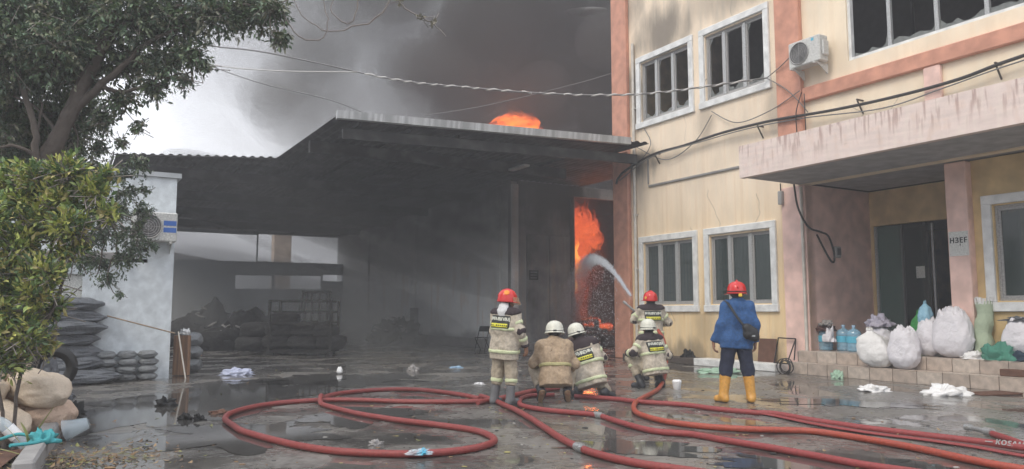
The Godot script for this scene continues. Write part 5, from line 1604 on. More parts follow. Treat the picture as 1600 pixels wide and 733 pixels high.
func make_hoses() -> void:
	var V := func(x, z): return Vector2(x, z)
	var A := [V.call(0.30, -12.9), V.call(0.07, -12.44), V.call(-0.20, -11.87), V.call(-0.40, -11.63), V.call(-0.99, -11.51), V.call(-1.66, -11.57), V.call(-2.36, -11.75), V.call(-2.90, -11.72), V.call(-3.39, -11.37), V.call(-3.63, -10.83), V.call(-3.68, -10.28), V.call(-3.57, -9.76), V.call(-3.29, -9.18), V.call(-2.91, -8.62), V.call(-2.38, -8.02), V.call(-1.97, -7.66), V.call(-1.59, -7.44), V.call(-1.26, -7.35), V.call(-0.94, -7.33), V.call(-0.63, -7.42), V.call(-0.37, -7.63), V.call(-0.22, -7.89), V.call(-0.18, -8.16), V.call(-0.29, -8.54), V.call(-0.51, -8.86), V.call(-0.92, -9.21), V.call(-1.53, -9.70), V.call(-2.05, -10.23), V.call(-2.48, -10.83), V.call(-2.73, -11.23), V.call(-2.86, -11.66), V.call(-2.89, -12.44), V.call(-2.61, -12.97), V.call(-2.11, -13.35), V.call(-1.53, -13.25), V.call(-0.91, -12.61), V.call(-0.50, -11.95)]
	var run := ground_run(A, 0.036)
	for i in run.size():      # it climbs over itself where the loops cross
		if Vector2(run[i].x + 2.87, run[i].z + 11.72).length() < 0.35 and i > run.size() / 2: run[i].y += 0.07 * (1.0 - Vector2(run[i].x + 2.87, run[i].z + 11.72).length() / 0.35)
	hose("red fire hose laid in a wide double loop left of the firefighters", wobble(run, 0.015, 3), 0.036, mat.hose_red)
	var a2 := ground_run([V.call(-0.50, -12.3), V.call(-0.19, -11.42), V.call(0.19, -9.91), V.call(0.46, -8.43), V.call(0.66, -7.64), V.call(0.89, -7.16), V.call(1.16, -6.81), V.call(1.43, -6.58), V.call(2.1, -6.1)], 0.037)
	var h2 := hose("red fire hose running from the visored man's boots down to the bottom edge", wobble(a2, 0.015, 4), 0.037, mat.hose_red)
	coupling(h2, Vector3(0.66, 0.04, -7.64), Vector3(0.2, 0, 0.6), 0.037)
	var bq := ground_run([V.call(0.68, -12.44), V.call(0.38, -12.41), V.call(0.23, -12.25), V.call(0.11, -11.73), V.call(0.16, -11.04), V.call(0.45, -10.56), V.call(0.87, -10.24), V.call(1.11, -10.00), V.call(1.36, -9.19), V.call(1.59, -8.69), V.call(1.95, -8.49), V.call(2.23, -8.07), V.call(2.49, -7.69), V.call(2.66, -7.44), V.call(3.06, -6.81), V.call(3.6, -6.2)], 0.035)
	var h3 := hose("darker red fire hose bending round the squatting pair and off to the lower right", wobble(bq, 0.02, 5), 0.035, mat.hose_flat)
	coupling(h3, Vector3(1.11, 0.04, -10.0), Vector3(0.25, 0, 0.6), 0.035)
	var up := curve_pts([Vector3(2.62, 1.21, -15.95), Vector3(2.86, 1.08, -15.62), Vector3(2.96, 0.82, -15.15), Vector3(2.92, 0.45, -14.7), Vector3(2.78, 0.16, -14.2), Vector3(2.62, 0.055, -13.75), Vector3(2.42, 0.036, -13.1), Vector3(1.97, 0.036, -11.91), Vector3(1.78, 0.036, -11.31), Vector3(1.66, 0.036, -10.62), Vector3(1.66, 0.036, -10.09), Vector3(1.85, 0.036, -9.49), Vector3(2.20, 0.036, -9.08), Vector3(2.66, 0.036, -8.85), Vector3(3.15, 0.036, -8.76), Vector3(3.38, 0.036, -8.65), Vector3(3.70, 0.036, -8.14), Vector3(3.94, 0.036, -7.59), Vector3(4.10, 0.036, -7.03), Vector3(4.30, 0.036, -6.62), Vector3(4.8, 0.036, -6.1)], 0.12)
	hose("bright orange-red charged fire hose rising to the hands of the man with the water jet", up, 0.036, mat.hose_orange)
	hose("short length of red hose behind the plain brown coat", ground_run([V.call(-0.50, -11.4), V.call(-0.20, -11.99), V.call(0.09, -12.58), V.call(0.34, -13.11), V.call(0.81, -13.5)], 0.035), 0.035, mat.hose_red)
	var d0 := ground_run([V.call(1.0, -12.3), V.call(1.50, -11.99), V.call(1.93, -11.54), V.call(2.45, -11.20), V.call(2.84, -10.66), V.call(3.23, -10.31), V.call(3.44, -10.23), V.call(3.73, -9.52), V.call(4.07, -8.94), V.call(4.42, -8.50), V.call(4.73, -8.11), V.call(4.92, -7.85), V.call(5.10, -7.60), V.call(5.6, -7.0)], 0.03)
	var wide := []
	for p in d0: wide.append(p)
	var hf := hose("flat uncharged red hose with white lettering, passing in front of the yellow boots", wobble(wide, 0.02, 6), 0.044, mat.hose_flat, 0.85)
	var tm := text_letter("— KOSAM", 0.0016, 0.004)
	var l := put("lettering", tm, mat.ash, hf)
	var dx := Vector3(0.52, 0, 0.66).normalized()
	var nx := Vector3(-dx.z * 0.82, 0.57, dx.x * 0.82)
	l.transform = Transform3D(Basis(dx, nx.cross(dx), nx), Vector3(4.93, 0.033, -7.83) + nx * 0.041)
	hose("second flat red hose lying beside the lettered one, slightly nearer", wobble(ground_run([V.call(3.30, -10.28), V.call(3.39, -10.07), V.call(3.64, -9.30), V.call(3.95, -8.68), V.call(4.29, -8.25), V.call(4.57, -7.83), V.call(4.76, -7.31), V.call(5.0, -6.9)], 0.022), 0.02, 8), 0.042, mat.hose_flat, 0.35)
	hose("third flat dark red hose tucked between the two flat ones", wobble(ground_run([V.call(3.42, -10.12), V.call(3.70, -9.40), V.call(4.02, -8.80), V.call(4.37, -8.35), V.call(4.66, -7.95), V.call(4.86, -7.55), V.call(5.3, -6.9)], 0.014), 0.03, 9), 0.04, mat.maroon_cloth, 0.3)
	var nb := thing("hose_nozzle", "silver branch pipe lying on the ground at the right with a thin red hose", "nozzle")
	var t := B.new()
	t.tube([Vector3(5.18, 0.05, -8.93), Vector3(5.19, 0.05, -8.86)], 0.042, 12)
	t.tube([Vector3(5.185, 0.05, -8.88), Vector3(5.21, 0.05, -8.60)], [0.026, 0.032], 12)
	t.tube([Vector3(5.21, 0.05, -8.62), Vector3(5.22, 0.05, -8.52)], 0.046, 12)
	put("pipe", t.mesh(), mat.steel, nb)
	hose("thin red hose joined to the silver branch pipe at the right", ground_run([V.call(5.22, -8.52), V.call(5.16, -8.1), V.call(5.08, -7.73), V.call(5.0, -7.19), V.call(5.1, -6.6)], 0.036), 0.034, mat.hose_flat)

# ---------------------------------------------------------------- sacks, bottles and cloths
func sack_mesh(w: float, h: float, d: float, sd: int, tied := true, lean := 0.0, rough := 1.0, pillow := false) -> ArrayMesh:
	var b := B.new()
	var n := noise_of(sd, 0.9, 3)
	var n2 := noise_of(sd + 50, 1.5, 3)
	n2.fractal_type = FastNoiseLite.FRACTAL_RIDGED
	var n3 := noise_of(sd + 90, 3.5, 2)
	b.blob(Vector3(0, h / 2, 0), func(q: Vector3):
		var e := 2.5 if pillow else 3.0
		var r := pow(pow(absf(q.x), e) + pow(absf(q.y), e) + pow(absf(q.z), e), -1.0 / e)
		var p := q * r
		var t := (p.y + 1) / 2
		var fold := 0.5 - n2.get_noise_3d(p.x * 0.55, p.y * 1.1, p.z * 0.55)
		var k := 1.0 + rough * (0.17 * n.get_noise_3d(p.x, p.y * 1.2, p.z) - 0.065 * fold + 0.02 * n3.get_noise_3d(p.x, p.y * 2.0, p.z))
		var out: Vector3
		if pillow:
			var end := smoothstep(0.68, 1.0, absf(p.x))
			out = Vector3(p.x * w / 2 * (1.0 + 0.05 * k), p.y * h / 2 * k * (1.0 - 0.55 * end), p.z * d / 2 * k * (1.0 - 0.12 * end))
			out.y += 0.03 * n.get_noise_3d(p.x * 3, 4, p.z * 3) * end
			return out
		var slim := lerpf(1.0, 0.80, smoothstep(0.35, 0.9, t)) * lerpf(0.88, 1.0, smoothstep(0.0, 0.25, t))
		out = Vector3(p.x * w / 2 * slim * k, p.y * h / 2, p.z * d / 2 * slim * k)
		if tied and t > 0.80:
			var g := smoothstep(0.80, 0.93, t)
			var flare := smoothstep(0.94, 1.0, t)
			var s := lerpf(1.0, 0.34, g) * (1.0 + 0.7 * flare)
			out.x *= s; out.z *= s
			out.y += 0.03 * g + 0.10 * flare * n.get_noise_3d(p.x * 6, 3, p.z * 6)
		elif not tied and t > 0.72:
			var g := smoothstep(0.72, 1.0, t)
			out.y += h * g * (0.16 * n.get_noise_3d(p.x * 2.2, 9, p.z * 2.2) + 0.07 * n3.get_noise_3d(p.x * 1.4, 2, p.z * 1.4))
			out.x *= 1.0 + 0.12 * g * n3.get_noise_3d(p.x * 2, 5, p.z * 2)
		out.x += lean * t * h
		out.y = maxf(out.y, -h / 2)
		return out, 52, 38)
	return b.mesh(true)

func cloth_mesh(w: float, h: float, d: float, sd: int, freq := 1.3) -> ArrayMesh:      # a crumpled heap of film or cloth
	var b := B.new()
	var n := noise_of(sd, freq, 4)
	b.blob(Vector3(0, 0, 0), func(q: Vector3):
		var k := 0.80 + 0.75 * n.get_noise_3d(q.x * 1.2, q.y * 1.2 + 7, q.z * 1.2) + 0.22 * absf(n.get_noise_3d(q.x * 4, q.y * 4, q.z * 4))
		return Vector3(q.x * w / 2 * k, maxf(-0.005, q.y * h * k), q.z * d / 2 * k), 34, 22)
	return b.mesh(true)

func lump(called: String, label: String, category: String, m_: Mesh, material: Material, at: Vector3, turn := 0.0, group := "") -> MeshInstance3D:
	var o := put(called, m_, material, null, at, Vector3(0, turn, 0))
	tag(o, label, category, group)
	return o

func jug() -> Node3D:
	var o := thing("water_jug", "blue tinted water jug, middle of the row by the pink wall", "water jug", Vector3.ZERO, 0.0, "water jugs on the porch")
	var b := B.new()
	var prof := [Vector2(0.0, 0.004), Vector2(0.10, 0.0), Vector2(0.132, 0.012)]
	for i in 4:
		var y := 0.05 + i * 0.075
		prof.append_array([Vector2(0.134, y), Vector2(0.127, y + 0.012), Vector2(0.127, y + 0.024), Vector2(0.135, y + 0.036)])
	prof.append_array([Vector2(0.134, 0.345), Vector2(0.118, 0.385), Vector2(0.075, 0.42), Vector2(0.038, 0.435), Vector2(0.030, 0.445), Vector2(0.030, 0.475)])
	b.lathe(prof, 24)
	put("shell", b.mesh(), mat.bottle_plastic, o)
	var c := B.new()
	c.lathe([Vector2(0.0, 0.505), Vector2(0.033, 0.503), Vector2(0.036, 0.47), Vector2(0.031, 0.468)], 16)
	put("cap", c.mesh(), mat.blue_cap, o)
	var l := B.new()
	l.sheet(10, 2, func(u, w): return Vector3(sin(lerpf(-1.1, 1.1, u)) * 0.138, lerpf(0.17, 0.29, w), cos(lerpf(-1.1, 1.1, u)) * 0.138), 0.002)
	put("paper_label", l.mesh(), mat.cyan_print, o)
	return o

func make_porch_goods() -> void:
	var j := jug()
	j.scale = Vector3.ONE * 1.14
	j.position = W(0.66, 0.497, -0.50); j.rotation.y = TURN + 0.3
	copy_of(j, "water_jug", W(1.02, 0.497, -0.36), TURN + 0.1, "blue tinted water jug with a bright label, rightmost of the pair by the pink wall")
	copy_of(j, "water_jug", W(0.30, 0.497, -0.36), TURN - 0.2, "water jug half covered by the brown and grey cloth bundle")
	copy_of(j, "water_jug", W(1.28, 0.497, -0.75), TURN + 2.0, "dark water jug standing by the door behind the white sacks")
	lump("cloth_bundle", "brown and maroon cloth bundle draped over the leftmost water jug", "cloth", cloth_mesh(0.50, 0.17, 0.40, 3), mat.maroon_cloth, W(0.30, 0.93, -0.33), TURN)
	lump("cloth_bundle", "pale grey crumpled cloth hanging down between the water jugs", "cloth", cloth_mesh(0.26, 0.34, 0.24, 5), mat.white_sack, W(0.50, 0.70, -0.22), TURN)
	lump("cloth_bundle", "pale grey cloth lying on top of the maroon bundle", "cloth", cloth_mesh(0.34, 0.12, 0.3, 6), mat.ash, W(0.36, 1.06, -0.30), TURN)
	lump("sack", "bright white tied sack leaning left on the lower step", "sack", sack_mesh(0.66, 0.74, 0.50, 11, true, -0.24), mat.bright_sack, W(2.08, 0.247, 0.34), TURN + 0.2, "white sacks on the porch steps")
	lump("sack", "white sack with pink marks standing upright on the lower step", "sack", sack_mesh(0.60, 0.80, 0.46, 12, false), mat.white_sack, W(2.60, 0.247, 0.33), TURN, "white sacks on the porch steps")
	lump("sack", "white sack under lilac film, behind the two sacks on the lower step", "sack", sack_mesh(0.62, 0.56, 0.5, 13, false), mat.white_sack, W(1.58, 0.497, -0.45), TURN, "white sacks on the porch steps")
	lump("plastic_bag", "translucent lilac film bag bundled on the sack by the dark jug", "bag", cloth_mesh(0.62, 0.24, 0.46, 14), mat.lilac_film, W(1.58, 1.05, -0.45), TURN)
	lump("plastic_bag", "bright green plastic bag standing among the white sacks", "bag", sack_mesh(0.30, 0.84, 0.3, 15, true, 0.08), mat.green_film, W(2.19, 0.497, -0.75), TURN)
	lump("sack", "slim white sack with a blue bag stuffed in its top", "sack", sack_mesh(0.50, 0.72, 0.42, 16, false), mat.white_sack, W(2.83, 0.497, -0.14), TURN, "white sacks on the porch steps")
	lump("plastic_bag", "pale blue plastic bag sticking out of a white sack", "bag", sack_mesh(0.26, 0.44, 0.24, 17, true), mat.sky_film, W(2.77, 1.08, -0.16), TURN)
	lump("sack", "largest white sack, standing against the foot of the porch pillar", "sack", sack_mesh(0.74, 0.90, 0.52, 18, false), mat.white_sack, W(3.36, 0.497, -0.06), TURN, "white sacks on the porch steps")
	var tall := thing("rolled_sheet", "tall pale green rolled sheet with a white top, leaning by the pillar", "rolled sheet", W(3.80, 0.497, -0.22), TURN)
	var tb := B.new()
	var n := noise_of(8, 1.2, 2)
	var pts := []
	var rr := PackedFloat32Array()
	for i in 15:
		pts.append(Vector3(0.02 * sin(i * 0.7), 1.03 * i / 14.0, -0.16 * i / 14.0))
		rr.append(0.15 + 0.03 * n.get_noise_1d(i * 1.3))
	tb.tube(pts, rr, 20)
	for i in tb.v.size():
		var a := atan2(tb.v[i].x, tb.v[i].z)
		tb.v[i] += Vector3(sin(a), 0, cos(a)) * 0.014 * sin(a * 9 + tb.v[i].y * 2)
	put("roll", tb.mesh(true), mat.pale_green_sack, tall)
	var fr := B.new()
	for i in 18:
		var a := TAU * i / 18
		fr.bar(Vector3(sin(a) * 0.14, 1.0, -0.15 + cos(a) * 0.14), Vector3(sin(a) * 0.155, 1.13 + 0.02 * sin(i * 5.0), -0.16 + cos(a) * 0.155), 0.045, 0.012)
	put("fringe", fr.mesh(), mat.bright_sack, tall)
	lump("crumpled_film", "crumpled white film at the foot of the pale green roll", "plastic film", cloth_mesh(0.50, 0.15, 0.3, 20), mat.bright_sack, W(3.78, 0.497, 0.02), TURN)
	lump("folded_cloth", "sea green cloth heaped on the porch edge at the right", "cloth", cloth_mesh(0.66, 0.30, 0.36, 21), mat.sea_cloth, W(4.22, 0.497, 0.03), TURN)
	lump("folded_cloth", "dark navy cloth beside the sea green one", "cloth", cloth_mesh(0.42, 0.18, 0.3, 22), mat.navy_cloth, W(4.62, 0.497, 0.05), TURN)
	lump("sack", "white sack with a black rim under the window at the right edge", "sack", sack_mesh(0.72, 0.66, 0.36, 23, false), mat.white_sack, W(4.52, 0.56, -0.2), TURN, "white sacks on the porch steps")
	lump("black_sheet", "black plastic rim lying over the white sack under the right window", "plastic sheet", cloth_mesh(0.78, 0.08, 0.36, 24), mat.black_film, W(4.52, 1.20, -0.22), TURN)
	lump("wood_piece", "short red brown board on the lower step at the right edge", "board", box_mesh(Vector3(0.5, 0.12, 0.16), 0.01), mat.brown_board, W(4.66, 0.31, 0.36), TURN + 0.04)

func make_yard_goods() -> void:
	lump("crumpled_film", "green film bag dropped at the foot of the steps", "plastic bag", cloth_mesh(0.30, 0.16, 0.2, 31), mat.mint_cloth, W(1.32, 0.0, 0.66), TURN)
	lump("crumpled_film", "smaller white crumpled cloth on the ground before the steps", "cloth", cloth_mesh(0.62, 0.11, 0.42, 32), mat.bright_sack, Vector3(6.22, 0.0, -13.4), 0.3)
	lump("crumpled_film", "larger white crumpled cloth on the ground before the steps, nearer the right", "cloth", cloth_mesh(0.78, 0.17, 0.46, 33, 1.0), mat.bright_sack, Vector3(7.13, 0.0, -12.75), 0.1)
	lump("flat_board", "flat red brown board lying on the ground before the steps", "board", box_mesh(Vector3(0.8, 0.03, 0.42), 0.008), mat.brown_board, Vector3(7.95, 0.016, -12.9), 0.25)
	lump("crumpled_net", "mint green cloth lying along the foot of the yellow wall", "cloth", cloth_mesh(1.1, 0.13, 0.42, 34), mat.mint_cloth, Vector3(4.62, 0.0, -17.35), 0.1)
	lump("dark_rag", "dark bundle on the ledge under the lower left window", "rag", cloth_mesh(0.34, 0.2, 0.24, 35), mat.charcoal, W(-3.45, 0.17, 0.28), 0.0)
	var cup := thing("paper_cup", "white plastic pot standing on the ground right of the squatting men", "pot", Vector3(2.90, 0, -13.7))
	var c := B.new()
	c.lathe([Vector2(0.0, 0.0), Vector2(0.062, 0.0), Vector2(0.078, 0.12), Vector2(0.083, 0.125), Vector2(0.083, 0.15), Vector2(0.06, 0.17), Vector2(0.0, 0.172)], 20)
	put("pot_body", c.mesh(), mat.white_plastic, cup)
	lump("small_cup", "white cup lying alone on the wet ground behind the hose loop", "cup", sack_mesh(0.13, 0.15, 0.13, 36, false, 0.0, 0.4), mat.white_plastic, Vector3(-3.79, 0, -17.1))
	lump("brown_panel", "brown board leaning on the yellow wall behind the man in blue", "board", box_mesh(Vector3(0.52, 0.56, 0.03), 0.006), mat.brown_board, W(-0.98, 0.45, 0.10), TURN).rotation.x = -0.12
	var fr := thing("metal_frame", "thin empty black metal frame leaning on the wall beside the brown board", "frame", W(-0.38, 0.18, 0.18), TURN)
	var f := B.new()
	for q in [[Vector3(-0.25, 0, 0.1), Vector3(-0.23, 0.58, -0.05)], [Vector3(-0.23, 0.58, -0.05), Vector3(0.26, 0.57, -0.05)], [Vector3(-0.25, 0.01, 0.1), Vector3(0.16, 0.01, 0.12)], [Vector3(0.26, 0.57, -0.05), Vector3(0.13, 0.0, 0.12)], [Vector3(0.26, 0.57, -0.05), Vector3(0.32, 0.1, 0.1)]]: f.tube([q[0], q[1]], 0.014, 8)
	put("frame_tube", f.mesh(), mat.scorched_black, fr)
	var coil := thing("cable_coil", "coil of black cable lying at the left end of the steps", "cable", W(0.05, 0.0, 0.70), TURN)
	var cb := B.new()
	var pts := []
	for i in 120:
		var t := i / 119.0
		pts.append(Vector3(cos(t * 26) * (0.15 + 0.05 * sin(t * 9)), 0.16 + sin(t * 26) * (0.15 + 0.03 * cos(t * 7)), -0.05 + 0.12 * t))
	cb.tube(pts, 0.012, 6)
	put("loop", cb.mesh(), mat.black_cable, coil)
	lump("crumpled_film", "pale blue and white film lying on the wet ground left of the charred pile", "plastic film", cloth_mesh(0.75, 0.14, 0.3, 37), mat.pale_blue_film, Vector3(-5.95, 0, -16.84), 0.35)
	var bt := thing("crushed_bottle", "crushed clear bottle with a blue label by the near side of the hose loop", "bottle", Vector3(-0.86, 0.04, -7.30), 0.2)
	put("bottle_body", cloth_mesh(0.24, 0.05, 0.10, 38), mat.clear_plastic, bt)
	put("blue_label", cloth_mesh(0.10, 0.055, 0.11, 39), mat.cyan_print, bt, Vector3(0.03, 0, 0))
	lump("litter_scrap", "pale grey crushed carton inside the hose loop", "litter", cloth_mesh(0.15, 0.05, 0.08, 40), mat.ash, Vector3(-1.40, 0.0, -8.04), 0.4)
	lump("litter_scrap", "pale carton lying on the ground toward the shed wall", "litter", cloth_mesh(0.28, 0.12, 0.2, 41), mat.ash, Vector3(-2.31, 0, -18.1), 0.0)
	lump("litter_scrap", "white scrap on the ground left of the standing man with the visor", "litter", cloth_mesh(0.22, 0.04, 0.12, 42), mat.bright_sack, Vector3(-0.62, 0, -14.6), 0.0)
	lump("litter_scrap", "blue grey scrap on the ground in front of the long shed wall", "litter", cloth_mesh(0.34, 0.05, 0.2, 43), mat.blue_cap, Vector3(-1.35, 0, -18.9), 0.0)
	for q in [[-4.12, -9.86, 0.14], [-3.92, -9.80, 0.13]]:
		lump("charcoal_lump", ["left of the two black lumps", "right of the two black lumps"][0 if q[0] < -4 else 1] + " near the left bend of the hose", "charcoal", cloth_mesh(q[2] * 1.3, q[2] * 0.6, q[2] * 1.1, int(q[0] * -100)), mat.charcoal, Vector3(q[0], 0, q[1]))
	lump("charcoal_lump", "black lump beside the pale grey block's water edge", "charcoal", cloth_mesh(0.32, 0.13, 0.26, 45), mat.charcoal, Vector3(-5.0, 0, -11.3))
	lump("charcoal_lump", "black wet bundle between the sandbags and the puddle", "charcoal", cloth_mesh(0.34, 0.18, 0.3, 46), mat.charcoal, Vector3(-5.86, 0, -10.4))
	lump("mud_patch", "brown flattened clod beside the far left bend of the hose", "clod", cloth_mesh(0.36, 0.05, 0.2, 47), mat.brown_board, Vector3(-3.9, 0, -10.45))
	# folding chair
	var ch := thing("folding_chair", "burnt folding chair standing against the long shed wall", "chair", Vector3(-1.05, 0, -27.6), -0.5)
	var lg := [[Vector3(-0.2, 0, 0.2), Vector3(-0.2, 0.84, -0.16)], [Vector3(0.2, 0, 0.2), Vector3(0.2, 0.84, -0.16)], [Vector3(-0.2, 0, -0.2), Vector3(-0.2, 0.45, 0.2)], [Vector3(0.2, 0, -0.2), Vector3(0.2, 0.45, 0.2)]]
	for q in lg:
		var lb := B.new()
		lb.tube([q[0], q[1]], 0.014, 8)
		put("leg", lb.mesh(), mat.scorched_black, ch)
	put("seat", box_mesh(Vector3(0.42, 0.03, 0.38), 0.01, Vector3(0, 0.45, 0.02)), mat.scorched_black, ch)
	var bk := B.new()
	bk.box(Vector3(0, 0.76, -0.13), Vector3(0.42, 0.2, 0.025), Basis(Vector3.RIGHT, -0.35), 0.01)
	put("backrest", bk.mesh(), mat.scorched_black, ch)
	make_char_pile()

func bale_mesh(sd: int) -> ArrayMesh:
	var b := B.new()
	var n := noise_of(sd, 1.1, 3)
	b.blob(Vector3.ZERO, func(q: Vector3):
		var r := pow(pow(absf(q.x), 4.0) + pow(absf(q.y), 4.0) + pow(absf(q.z), 4.0), -0.25)
		return q * r * (1.0 + 0.22 * n.get_noise_3d(q.x * 2, q.y * 2, q.z * 2)) * 0.5, 16, 12)
	return b.mesh(true)

func make_char_pile() -> void:
	var rg := RandomNumberGenerator.new()
	rg.seed = 21
	var shapes := []
	for i in 5: shapes.append(bale_mesh(200 + i))
	var where := ["at the bottom left of the cage", "at the bottom middle of the cage", "at the bottom right of the cage", "in the second layer, left end", "in the second layer, middle", "in the second layer, right end", "on top at the left corner post", "low outside the cage's left post", "leaning outside the cage on the left"]
	var spots := [[-0.85, 0.42, 0], [0.0, 0.40, 0.1], [0.85, 0.42, 0], [-0.75, 0.80, 0], [0.05, 0.82, 0.05], [0.62, 0.74, 0.0], [-0.62, 1.12, 0.05], [-1.65, 0.35, 0.0], [-1.55, 0.80, -0.1]]
	var base := Vector3(-6.60, 0, -24.6)
	for i in spots.size():
		var o := lump("burnt_bale", "charred black bale " + where[i], "bale", shapes[i % 5], mat.charcoal, base + Vector3(spots[i][0], spots[i][1], spots[i][2]), rg.randf_range(-0.2, 0.2), "charred bales in and beside the steel cage")
		o.scale = Vector3(0.92, 0.46, 0.8)
	# cage trolley
	var cg := thing("cage_trolley", "steel cage trolley with four rails, full of charred bales", "trolley", base, 0.0)
	var dk := B.new()
	for z in [-0.5, -0.25, 0.0, 0.25, 0.5]: dk.box(Vector3(0, 0.16, z), Vector3(1.9, 0.05, 0.16))
	put("deck", dk.mesh(), mat.scorched_black, cg)
	for x in [-0.95, 0.95]:
		for z in [-0.55, 0.55]: put("post", box_mesh(Vector3(0.075, 1.62, 0.075), 0.0, Vector3(x, 0.92, z)), mat.scorched_black, cg)
	for y in [0.12, 0.34, 0.72, 1.02, 1.36, 1.70]:
		for z in [-0.55, 0.55]:
			put("rail", box_mesh(Vector3(1.83 if y < 1.6 else 1.98, 0.055, 0.05), 0.0, Vector3(0, y, z)), mat.scorched_black, cg)
	for x in [-0.85, 0.85]:
		for z in [-0.45, 0.45]:
			var w := B.new()
			w.lathe([Vector2(0.0, -0.03), Vector2(0.07, -0.03), Vector2(0.07, 0.03), Vector2(0.0, 0.03)], 14, Vector3(x, 0.07, z), Basis(Vector3.BACK, PI / 2))
			put("wheel", w.mesh(), mat.rubber, cg)
	# forklift guard behind
	var fk := thing("forklift", "dark forklift with an overhead guard, half hidden behind the cage trolley", "forklift", Vector3(-7.0, 0, -27.6), 0.15)
	put("body", box_mesh(Vector3(1.0, 0.8, 1.8), 0.08, Vector3(0, 0.65, 0)), mat.scorched_black, fk)
	for q in [[Vector3(-0.55, 1.0, 0.7), Vector3(-0.42, 2.05, 0.45)], [Vector3(0.45, 1.0, 0.7), Vector3(0.42, 2.05, 0.45)], [Vector3(-0.5, 1.0, -0.8), Vector3(-0.42, 2.05, -0.6)], [Vector3(0.5, 1.0, -0.8), Vector3(0.42, 2.05, -0.6)], [Vector3(-0.06, 0.3, 0.95), Vector3(-0.06, 2.0, 0.95)], [Vector3(0.2, 0.3, 0.95), Vector3(0.2, 2.0, 0.95)]]:
		var pb := B.new()
		pb.bar(q[0], q[1], 0.07, 0.06)
		put("guard_post", pb.mesh(), mat.scorched_black, fk)
	put("guard_roof", box_mesh(Vector3(0.95, 0.06, 1.15), 0.01, Vector3(0, 2.07, -0.08)), mat.scorched_black, fk)
	for x in [-0.5, 0.5]:
		for z in [-0.65, 0.65]:
			var w := B.new()
			w.lathe([Vector2(0.0, -0.1), Vector2(0.26, -0.1), Vector2(0.29, -0.06), Vector2(0.29, 0.06), Vector2(0.26, 0.1), Vector2(0.0, 0.1)], 18, Vector3(x, 0.29, z), Basis(Vector3.BACK, PI / 2))
			put("wheel", w.mesh(), mat.rubber, fk)
	# heaps of burnt goods with pale ash on them
	for q in [["left", -9.6, -28.0, 3.6, 1.5, 2.6, 61], ["middle", -8.3, -27.0, 2.6, 1.35, 1.8, 62], ["right", -5.0, -33.5, 2.6, 1.3, 2.0, 63], ["back", -12.3, -31.0, 3.8, 1.7, 2.4, 64]]:
		var o := thing("burnt_heap", {"left": "broad black heap of burnt goods streaked with pale ash, left of the cage", "middle": "black heap of burnt goods right behind the charred bales left of the cage", "right": "grey heap at the far end of the long shed wall, in the haze", "back": "large heap deep in the shed behind the grey block, with pale ash on top"}[q[0]], "heap", Vector3(q[1], 0, q[2]))
		put("mound", cloth_mesh(q[3], q[4] * 0.85, q[5], q[6], 1.2), mat.charcoal, o)
		var st := B.new()
		for i in 46:
			var a := rg.randf_range(0, TAU)
			var r := sqrt(rg.randf()) * 0.42
			var h: float = q[4] * (0.78 - r * 1.5) + rg.randf_range(-0.12, 0.1)
			st.box(Vector3(cos(a) * r * q[3], maxf(0.08, h), sin(a) * r * q[5]), Vector3(rg.randf_range(0.15, 0.5), rg.randf_range(0.06, 0.22), rg.randf_range(0.12, 0.4)), Basis.from_euler(Vector3(rg.randf_range(-0.7, 0.7), a * 2, rg.randf_range(-0.7, 0.7))), 0.02)
		tag(put("charred_scraps", st.mesh(), mat.scorched_black, o), "", "", "", "stuff")
		var as_ := B.new()
		for i in 12:
			var a := rg.randf_range(0, TAU)
			var r := sqrt(rg.randf()) * 0.36
			var h: float = q[4] * (0.92 - r * 1.5)
			as_.box(Vector3(cos(a) * r * q[3], maxf(0.1, h), sin(a) * r * q[5]), Vector3(rg.randf_range(0.15, 0.42), 0.05, rg.randf_range(0.1, 0.3)), Basis.from_euler(Vector3(rg.randf_range(-0.5, 0.5), a, rg.randf_range(-0.5, 0.5))), 0.015)
		tag(put("ash_scraps", as_.mesh(), mat.ash, o), "", "", "", "stuff")
	# small crumbs over the wet ground
	var spk := SphereMesh.new()
	spk.radius = 0.5; spk.height = 0.7; spk.radial_segments = 6; spk.rings = 3
	spk.material = mat.speck
	var mm := MultiMesh.new()
	mm.transform_format = MultiMesh.TRANSFORM_3D
	mm.use_colors = true
	mm.mesh = spk
	mm.instance_count = 900
	for i in 900:
		var z := -6.2 - 16.0 * pow(rg.randf(), 1.5)
		var x := rg.randf_range(-5.6, 5.2) * (1.0 if z > -14 else 1.0)
		if x > 3.5 and z < -17.0: x -= 4.0
		var s := rg.randf_range(0.012, 0.035) * (1.8 if rg.randf() < 0.08 else 1.0)
		mm.set_instance_transform(i, Transform3D(Basis(Vector3.UP, rg.randf() * TAU).scaled(Vector3(s * rg.randf_range(0.6, 2.2), s * 0.35, s)), Vector3(x, s * 0.1, z)))
		var r := rg.randf()
		mm.set_instance_color(i, Color(0.02, 0.018, 0.016) if r < 0.55 else Color(0.22, 0.13, 0.06) if r < 0.8 else Color(0.32, 0.28, 0.10) if r < 0.92 else Color(0.5, 0.48, 0.44))
	var mi := MultiMeshInstance3D.new()
	mi.name = "ground_litter"
	mi.multimesh = mm
	add_child(mi)
	tag(mi, "small dark crumbs, leaves and scraps scattered over the wet yard", "litter", "", "stuff")

